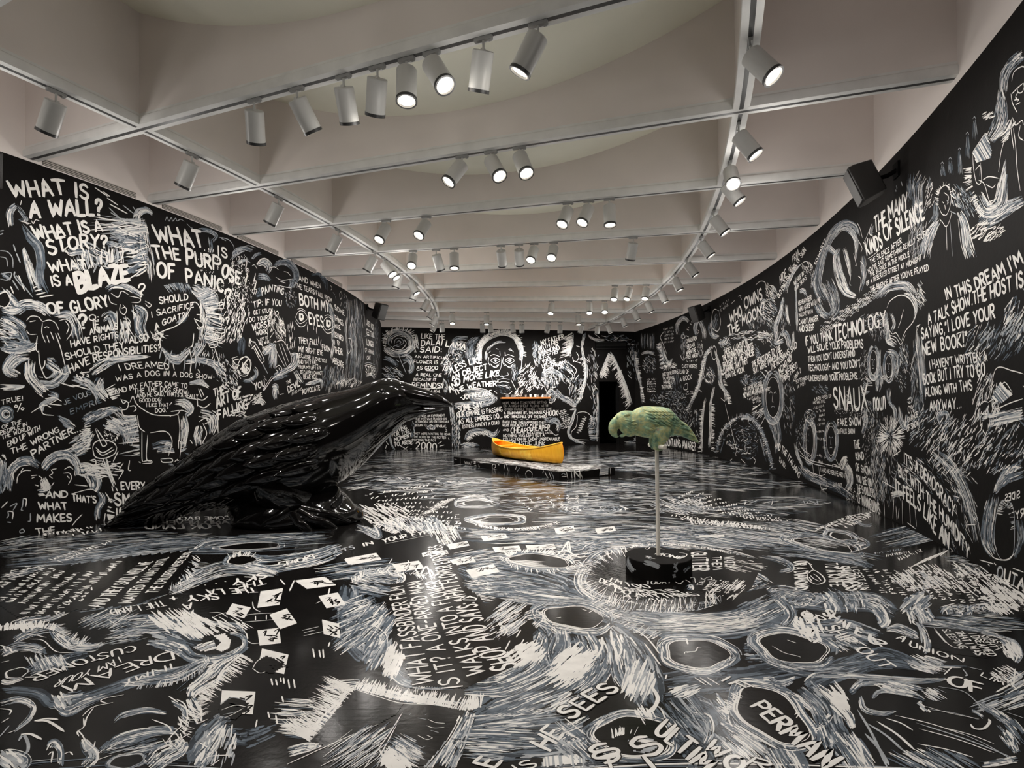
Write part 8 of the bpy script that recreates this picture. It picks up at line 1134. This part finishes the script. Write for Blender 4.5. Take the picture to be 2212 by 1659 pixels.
t([(850, 802), (940, 850), (1100, 905), (1290, 958)], (880, 772), "A UNION", 'w', .17, (1300, 930)); t([(1180, 1095), (1300, 1140), (1440, 1180)], (1235, 1048), 'OF', 'w', .2, (1430, 1110)); t([(1410, 1050), (1530, 1100), (1650, 1140)], (1430, 1030), 'LIMA', 'w', .2); P.scatter((1580, 1040), (90, 50), 30, 60, 40, 8, 'w', 2, 40); P.scatter((1640, 1120), (60, 90), -30, 40, 90, 10, 'wg', 1, 10); P.lines('1170,1040 1200,1010 1220,990|1290,1000 1320,1040 1310,1050|1180,1030 1210,1000|1330,990 1420,1010|1560,1250 1699,1190|1600,1210 1699,1170|1580,1290 1699,1330|1640,1000 1630,1110', 11, 'wg')
# big swirl and rays at the bottom right
P.band([(0, 960), (250, 1020), (500, 1000), (800, 930)], [20, 30, 40, 20], 160, .2, 11, 'gbd', 1); P.band([(230, 1100), (330, 1040), (600, 1050), (1000, 1080), (1200, 1070)], [14, 20, 20, 20, 8], 170, .18, 10, 'wg', 1); P.band([(540, 1160), (640, 1090), (850, 1100), (1040, 1140)], [20, 24, 24, 14], 170, .2, 10, 'wgb', 1); P.band([(690, 1200), (760, 1150), (950, 1170), (1050, 1210)], [14, 14, 20, 8], 90, .3, 10, 'wg', 1); P.band([(610, 1180), (640, 1270), (760, 1300), (850, 1280)], [14, 16, 16, 6], 100, .3, 10, 'wg', 1); P.scatter((850, 1130), (110, 30), 20, 40, 60, 18, 'wg', 2)
P.band([(320, 1110), (430, 1200), (530, 1320), (560, 1400)], [20, 34, 34, 14], 150, .25, 12, 'w', 1); P.band([(210, 1170), (320, 1270), (380, 1400), (430, 1520)], [26, 40, 50, 60], 220, .2, 12, 'wgb', 1); P.band([(270, 1420), (360, 1370), (420, 1300)], [24, 30, 14], 80, .3, 11, 'w', 1); P.scatter((470, 1200), (40, 100), 50, 50, 70, 16, 'w', 2, 16)
for x0, y0, x1, y1, w in ((590, 1270, 790, 1660, 22), (650, 1360, 900, 1550, 26), (720, 1350, 970, 1540, 26), (780, 1330, 960, 1410, 18), (640, 1430, 800, 1640, 30), (840, 1310, 1300, 1440, 14), (980, 1360, 1640, 1600, 20), (1000, 1400, 1500, 1560, 14), (1060, 1270, 1400, 1340, 9), (1150, 1390, 1500, 1500, 12), (990, 1500, 1360, 1590, 16), (1260, 1420, 1640, 1620, 11), (560, 1420, 640, 1640, 20), (890, 1560, 1050, 1650, 24), (1350, 1290, 1420, 1320, 10)):
    P.line([(x0, y0), ((x0 + x1) / 2 + 10, (y0 + y1) / 2 - 8), (x1, y1)], w, 'wwg', 2, taper=(.1, .3))
P.scatter((1100, 1610), (260, 50), 30, 90, 120, 14, 'wgb', 1, 14); P.scatter((560, 1560), (110, 90), 55, 110, 110, 12, 'wgb', 1, 12); P.scatter((120, 1600), (140, 60), 60, 80, 110, 11, 'wgb', 1, 14); P.band([(1400, 1640), (1550, 1620), (1660, 1600)], 20, 70, .35, 14, 'w', 1); P.band([(1570, 1410), (1610, 1480), (1650, 1560)], [16, 30, 20], 80, .3, 12, 'w', 1); P.scatter((1620, 1430), (70, 90), 50, 60, 70, 9, 'wgb', 1, 16); P.band([(1400, 1230), (1500, 1290), (1630, 1380)], [14, 26, 30], 110, .25, 11, 'wgb', 1); P.scatter((1550, 1230), (140, 50), -20, 40, 110, 9, 'wg', 1, 14)
P.fill([(985, 1230), (1010, 1215), (1040, 1260), (1080, 1290), (1030, 1280)], 'wg', 3, 40, 8); P.line([(1040, 1250), (1200, 1295), (1400, 1335)], 8); P.lines('1345,1370 1370,1400 1430,1400 1470,1360 1465,1335', 20, 'wg'); P.line([(1130, 1120), (1290, 1150), (1380, 1220), (1430, 1290)], 11, 'wg'); P.scatter((1100, 1170), (60, 40), 30, 30, 50, 11, 'wg', 2, 20); P.band([(1350, 1270), (1400, 1300), (1430, 1330)], 10, 24, .5, 9, 'g', 1)
FL.ws, FL.lw, FL.dim = 1.0, 1.0, 0.12
# ---- far floor: dense dabs, swirls and rows of lettering seen from far off
P.view(700, 980, 1.8433)
P.scatter((700, 10), (900, 26), 0, 700, 44, 5, 'wgb', 1, 8); P.scatter((300, 60), (320, 40), -4, 420, 40, 6, 'wgb', 1, 9); P.scatter((1500, 60), (330, 34), 4, 460, 40, 6, 'wgb', 1, 9); P.scatter((700, 130), (560, 36), -2, 560, 46, 6, 'wgb', 1, 9); P.scatter((1500, 120), (420, 30), 4, 330, 50, 5, 'wgb', 1, 9); P.scatter((330, 120), (240, 40), -8, 170, 40, 5, 'wgb', 1, 14); P.scatter((1250, 40), (200, 30), 0, 300, 40, 6, 'wgb', 1, 8)
for i in range(9): P.scrib((160 + i * 24, 170 + i * 12), (420 + i * 18, 130 + i * 22), (165 + i * 24, 160 + i * 12), 16, 4)
for i in range(7): P.scrib((380 + 12 * i, 260 - 6 * i), (480 + 8 * i, 190 - 2 * i), (360 + 12 * i, 258 - 6 * i), 12, 4)
for i in range(8): P.scrib((820 + i * 30, 230 - i * 4), (760 + i * 40, 180 - i * 3), (838 + i * 30, 226 - i * 4), 8, 4)
for i in range(12): P.scrib((1390 + i * 28, 190 + i * 7), (1480 + i * 34, 150 + i * 11), (1386 + i * 28, 182 + i * 7), 12, 4)
for i in range(8): P.scrib((1960 + i * 22, 310 - i * 4), (2100 + i * 14, 250 - i * 3), (1945 + i * 22, 306 - i * 4), 9, 6)
for i in range(5): P.scrib((1380 + 20 * i, 250 + i * 8), (1700 + 20 * i, 290 + i * 4), (1382 + 20 * i, 240 + 8 * i), 22, 4)
P.scatter((900, 170), (520, 34), -3, 360, 40, 6, 'wgb', 1, 10); P.scatter((1250, 150), (330, 30), 2, 260, 36, 6, 'wgb', 1, 10); P.scatter((1100, 215), (420, 30), 0, 260, 36, 6, 'wgb', 1, 12); P.scatter((1420, 210), (120, 30), 20, 120, 30, 5, 'wg', 1, 20)
eye_hole((610, 197), 56, 10, 0, 130, 2.2, 4); eye_hole((690, 262), 90, 15, 0, 170, 1.6, 5); P.fringe([(600, 280), (700, 300), (800, 296), (880, 285)], 16, 110, 4, 'w', 1); P.band([(530, 190), (610, 175), (680, 190)], 12, 90, .2, 5, 'w', 1); P.scatter((1070, 220), (130, 34), 'swirl', 260, 46, 5, 'wgb', 1, 8); P.scatter((560, 110), (120, 18), 'swirl', 120, 40, 5, 'wgb', 1, 8); P.scatter((280, 100), (60, 16), 'swirl', 90, 30, 5, 'wgb', 1, 8); P.scatter((1830, 195), (170, 26), 'swirl', 170, 46, 5, 'gbw', 1, 8); P.scatter((1460, 190), (60, 30), 'swirl', 90, 30, 5, 'gwb', 1, 10)
P.band([(820, 270), (1100, 265), (1400, 280), (1750, 330), (1900, 350)], [14, 24, 26, 24, 14], 330, .09, 6, 'bgdw', 1); P.band([(560, 320), (800, 330), (1100, 300)], [12, 16, 14], 170, .12, 5, 'gbw', 1); P.scatter((1650, 230), (250, 24), 6, 200, 40, 5, 'wgb', 1, 10); P.scatter((230, 240), (110, 40), 30, 130, 26, 5, 'w', 2, 14); P.lines('0,398 40,392 80,380|1800,215 1900,222', 6, 'wg'); P.scatter((480, 320), (60, 40), 60, 60, 24, 5, 'wg', 2, 20)
for c, ax, up in (((455, 393), (24, -2), (4, 6)), ((535, 365), (40, -8), (6, 9)), ((680, 335), (44, -6), (6, 8)), ((730, 380), (46, -4), (6, 8)), ((870, 372), (50, -4), (5, 8)), ((960, 305), (34, -7), (4, 8)), ((1120, 305), (36, -6), (5, 8)), ((150, 420), (60, -12), (10, 10)), ((545, 425), (38, -8), (8, 8)), ((1545, 328), (50, -1), (2, 4))): P.card(c, ax, up, fig=3)
P.scatter((1500, 350), (330, 30), 8, 200, 60, 6, 'wgb', 1, 8); P.scatter((1100, 350), (330, 30), -2, 200, 60, 6, 'wgb', 1, 6); P.scatter((800, 420), (300, 40), -6, 130, 60, 6, 'wgb', 1, 8)

# the painting goes on under the viewer and beyond both sides of the frame
P.view(0, 0, 1.0); FL.ws, FL.lw, FL.dim = 0.9, 0.8, 0.4
for pts, hw, n in (([(-300, 1750), (300, 1720), (900, 1760), (1500, 1720), (2500, 1760)], [70, 80, 90, 80, 70], 420), ([(-300, 1980), (500, 1930), (1200, 1990), (2500, 1940)], [120, 130, 120, 120], 420), ([(-250, 1250), (-150, 1400), (-220, 1600)], [80, 90, 80], 160), ([(2290, 1330), (2350, 1450), (2300, 1650)], [60, 70, 80], 160)): P.band(pts, hw, n, .12, 5, 'wgbd', 1)
for c in ((300, 1860), (820, 1840), (1330, 1850), (1900, 1850)): P.hole(c, 150, 60, 8, 5, 'w', 1.5, 70, 'wgb')
P.scrib((150, 1700), (600, 1690), (150, 1670), 14, 6); P.scrib((1000, 1720), (1500, 1700), (1000, 1680), 12, 7)
# ------------------------------------------------------------------ the painted walls and floor
TW = np.linspace(THB, THF, 200)
def ring_wall(paint, R, h, sgn, name):
    vs = []
    for t in TW: vs += [polar(R, t, 0), polar(R, t, h), polar(R - sgn * 0.25, t, h), polar(R - sgn * 0.25, t, 0)]
    fs = [(4 * i + j, 4 * i + 4 + j, 4 * i + 4 + (j + 1) % 4, 4 * i + (j + 1) % 4) for i in range(len(TW) - 1) for j in range(4)] + [(0, 1, 2, 3), tuple(range(len(vs) - 4, len(vs)))]
    struct(paint.mesh(name, vs, fs, M['wall']))
ring_wall(LW, R1, HL, 1, 'wall_left'); ring_wall(RW, R2, HR, -1, 'wall_right')
# far wall with the dark doorway and the passage behind it
d0, d1 = float(at_far(1293.6, 900)[0]), float(at_far(1338.5, 900)[0]); dh = float(at_far(1316, 822.5)[1])
def boxes(cells, depth):
    vs, fs = [], []
    for (r0, z0, r1, z1) in cells:
        o = len(vs); vs += [far3(r0, z0), far3(r1, z0), far3(r1, z1), far3(r0, z1), far3(r0, z0, -depth), far3(r1, z0, -depth), far3(r1, z1, -depth), far3(r0, z1, -depth)]
        fs += [tuple(o + i for i in f) for f in ((0, 1, 2, 3), (7, 6, 5, 4), (0, 4, 5, 1), (1, 5, 6, 2), (2, 6, 7, 3), (3, 7, 4, 0))]
    return vs, fs
vs, fs = boxes([(R1, 0, d0, HF), (d1, 0, R2, HF), (d0, dh, d1, HF)], 0.3); struct(FW.mesh('wall_far', vs, fs, M['wall']))
b = MB(); b.add([far3(r, z, -o) for o in (0.301, 2.6) for r, z in ((d0 - .4, 0), (d1 + .4, 0), (d1 + .4, dh + .3), (d0 - .4, dh + .3))], [(0, 1, 5, 4), (1, 2, 6, 5), (2, 3, 7, 6), (3, 0, 4, 7), (4, 5, 6, 7)]); struct(b.build('wall_passage', M['dark'], smooth=False))
b = MB(); w_ = (d1 - d0) * 0.012
for r0, z0, r1, z1 in ((d0 + .001, 0, d0 + .03, dh), (d1 - .03, 0, d1 - .001, dh), (d0 + .001, dh - .03, d1 - .001, dh - .001)):
    v_, f_ = boxes([(r0, z0, r1, z1)], 0.29); b.add(v_, f_)
struct(b.build('door_1', M['dark'], smooth=False))
q0, q1 = at_far(1285, 755), at_far(1353.5, 739); pc = far3((q0[0] + q1[0]) / 2, (q0[1] + q1[1]) / 2, 0.021)
pn = empty('wall_panel', tuple(pc), 'dark unlit rectangular box on the far wall above the black doorway', 'panel', rz=fz)
b = MB(); b.box((0, 0, 0), (float(q1[0] - q0[0]), 0.04, float(q1[1] - q0[1]))); b.build('case', M['dark'], pn, smooth=False, bevel=0.004)
b = MB(); [b.box((0, -0.022, float(q1[1] - q0[1]) * (k - 2) * 0.18), (float(q1[0] - q0[0]) * 0.94, 0.008, 0.02)) for k in range(5)]; b.build('slats', M['black'], pn, smooth=False)
vs = [polar(r, t, 0) for t in TW for r in (R1 - .2, R2 + .2)] + [polar(r, t, -0.15) for t in TW for r in (R1 - .2, R2 + .2)]; k = 2 * len(TW)
fs = [(2 * i, 2 * i + 1, 2 * i + 3, 2 * i + 2) for i in range(len(TW) - 1)] + [(k + 2 * i + 2, k + 2 * i + 3, k + 2 * i + 1, k + 2 * i) for i in range(len(TW) - 1)]
o = len(vs); vs += [far3(d0 - .5, 0.0, 0), far3(d1 + .5, 0, 0), far3(d1 + .5, 0, -2.7), far3(d0 - .5, 0, -2.7)]; fs.append((o, o + 1, o + 2, o + 3))
struct(FL.mesh('floor', vs, fs, M['floor']))

# ------------------------------------------------------------------ the low plinth under the canoe and the round base of the perch
g0, g1, g2 = at_floor(980, 999), at_floor(1207.7, 1037), at_floor(1328.5, 1026); g3 = g0 + g2 - g1
pl = empty('plinth', ((g0[0] + g2[0]) / 2, (g0[1] + g2[1]) / 2, 0), 'low rectangular black plinth with white painted marks under the golden canoe', 'plinth')
def quad_paint(a, e, z0, z1):                 # a side face of the plinth from floor point a to e
    a, e = np.array(a), np.array(e); ax = (e - a) / np.hypot(*(e - a)); nrm = np.array((ax[1], -ax[0]))
    def at(u, v):
        d = ray(u, v); t = (a @ nrm) / (d[..., 0] * nrm[0] + d[..., 1] * nrm[1]); return np.stack([(d[..., 0] * t - a[0]) * ax[0] + (d[..., 1] * t - a[1]) * ax[1], S + d[..., 2] * t], -1)
    return Paint(at, lambda P, off: np.stack([a[0] + ax[0] * P[:, 0] + nrm[0] * off, a[1] + ax[1] * P[:, 0] + nrm[1] * off, P[:, 1]], 1))
PF, PR = quad_paint(g0, g1, 0, PL_H), quad_paint(g1, g2, 0, PL_H)
PT = Paint(lambda u, v: at_floor(u, v, PL_H), lambda P, off: np.stack([P[:, 0], P[:, 1], PL_H + off], 1))
for q in (PF, PR, PT): q.view(960, 840, 5.53)
PF.text([(245, 895), (335, 912)], (243, 862), 'WHAT', wt=.2); PF.text([(352, 890), (378, 894)], (352, 865), '2', wt=.2); PF.lines('118,838 150,846|190,830 190,905|360,915 372,912 385,922|405,905 420,928 400,930', 4)
PF.lines('578,960 572,915 600,898 612,930 590,958 635,968|645,905 655,910|712,960 725,905 740,900 765,985|775,985 772,930|850,965 862,925|868,990 905,935|965,1025 985,985 1010,975 1045,1000 1050,1035|1175,1010 1185,975|1200,985 1212,1020 1240,1065|1245,985 1280,1075|1265,985 1300,1040 1305,1075', 7, 'wg')
PR.lines('1395,1030 1420,1010 1450,1030|1400,1050 1460,1045|1455,990 1475,1075|1515,985 1525,1070|1610,980 1650,1065|1980,945 1985,1020', 8, 'wg'); PR.text([(1555, 1068), (1620, 1062)], (1550, 985), 'N', wt=.2)
PR.fill([(1858, 955), (1960, 940), (1955, 1020), (1850, 1035)], 'gw', 3, 10, 6)
tv = [np.array((p[0], p[1], z)) for z in (0, PL_H) for p in (g0, g1, g2, g3)]
bm_ = MB(); bm_.add([tuple(p - np.array(pl.location)) for p in tv], [(3, 2, 1, 0), (4, 5, 6, 7), (0, 1, 5, 4), (1, 2, 6, 5), (2, 3, 7, 6), (3, 0, 4, 7)])
def rel(paint, org):
    f = paint.to3; paint.to3 = lambda P, off: f(P, off) - np.array(org)
PT.band([(300, 845), (900, 890), (1400, 960), (1900, 935)], 30, 420, .05, 12, 'wwg', 1); PT.band([(500, 840), (1200, 900), (1750, 925)], 24, 420, .06, 12, 'wwg', 1); PT.band([(1000, 930), (1400, 960), (1800, 925)], 22, 300, .06, 12, 'w', 1)
for p_ in (PF, PR, PT): rel(p_, pl.location)
def merged(name, base, paints, mats, parent):
    for p in paints:
        A = np.concatenate(p.V); Q = p.to3(A[:, :2], A[:, 2]); o = len(base.v); base.v += [tuple(q) for q in Q.tolist()]; base.f += (np.concatenate(p.F) + o).tolist(); base.m += np.concatenate(p.M).tolist()
    me = bpy.data.meshes.new(name); me.from_pydata(base.v, [], base.f); [me.materials.append(q) for q in mats]; me.polygons.foreach_set('material_index', base.m); me.update()
    o = bpy.data.objects.new(name, me); COL.objects.link(o); o.parent = parent; return o
merged('slab', bm_, (PF, PR, PT), M['wall'], pl)
def disc_at(u, v):
    d = ray(u, v); a = d[..., 0] ** 2 + d[..., 1] ** 2; b_ = -2 * (d[..., 0] * PR_O[0] + d[..., 1] * PR_O[1]); c_ = PR_O[0] ** 2 + PR_O[1] ** 2 - DISC_R ** 2
    t = (-b_ - np.sqrt(np.maximum(b_ * b_ - 4 * a * c_, 0))) / (2 * a); return np.stack([np.arctan2(d[..., 1] * t - PR_O[1], d[..., 0] * t - PR_O[0]) * DISC_R, S + d[..., 2] * t], -1)
DS = Paint(disc_at, lambda P, off: np.stack([PR_O[0] + (DISC_R + off) * np.cos(P[:, 0] / DISC_R), PR_O[1] + (DISC_R + off) * np.sin(P[:, 0] / DISC_R), P[:, 1]], 1))
DT = Paint(lambda u, v: at_floor(u, v, DISC_H), lambda P, off: np.stack([P[:, 0], P[:, 1], DISC_H + off], 1))
for q in (DS, DT): q.view(1240, 850, 3.53)
DS.band([(415, 1240), (412, 1290), (440, 1340), (465, 1360)], 16, 26, .5, 8, 'g', 1); DS.band([(525, 1285), (590, 1300), (655, 1330)], 18, 20, .6, 9, 'g', 1); DS.band([(830, 1360), (880, 1310)], 14, 10, .7, 8, 'bg', 1)
DS.lines('760,1295 775,1310 790,1285|755,1330 770,1320 785,1350 760,1360|750,1380 775,1400|770,1375 755,1405', 14, 'g')
DT.text([(618, 1228), (790, 1262)], (640, 1212), 'MONI', wt=.2); DT.lines('425,1170 440,1180 460,1160 485,1165|540,1180 560,1190 590,1170 640,1180 690,1190|810,1250 850,1245 860,1225 830,1225|800,1215 845,1220|540,1240 580,1255 620,1262', 7)
DT.band([(545, 1242), (600, 1262)], 10, 8, .7, 8, 'g', 1); DT.band([(790, 1262), (850, 1240)], 12, 10, .6, 7, 'wg', 1)
b = MB(); b.lathe([(.001, 0), (DISC_R, 0), (DISC_R, DISC_H - .004), (DISC_R - .004, DISC_H), (.001, DISC_H)], 64); [rel(q, PR_O) for q in (DS, DT)]; rb_ = merged('round_base', b, (DS, DT), M['wall'], perch)
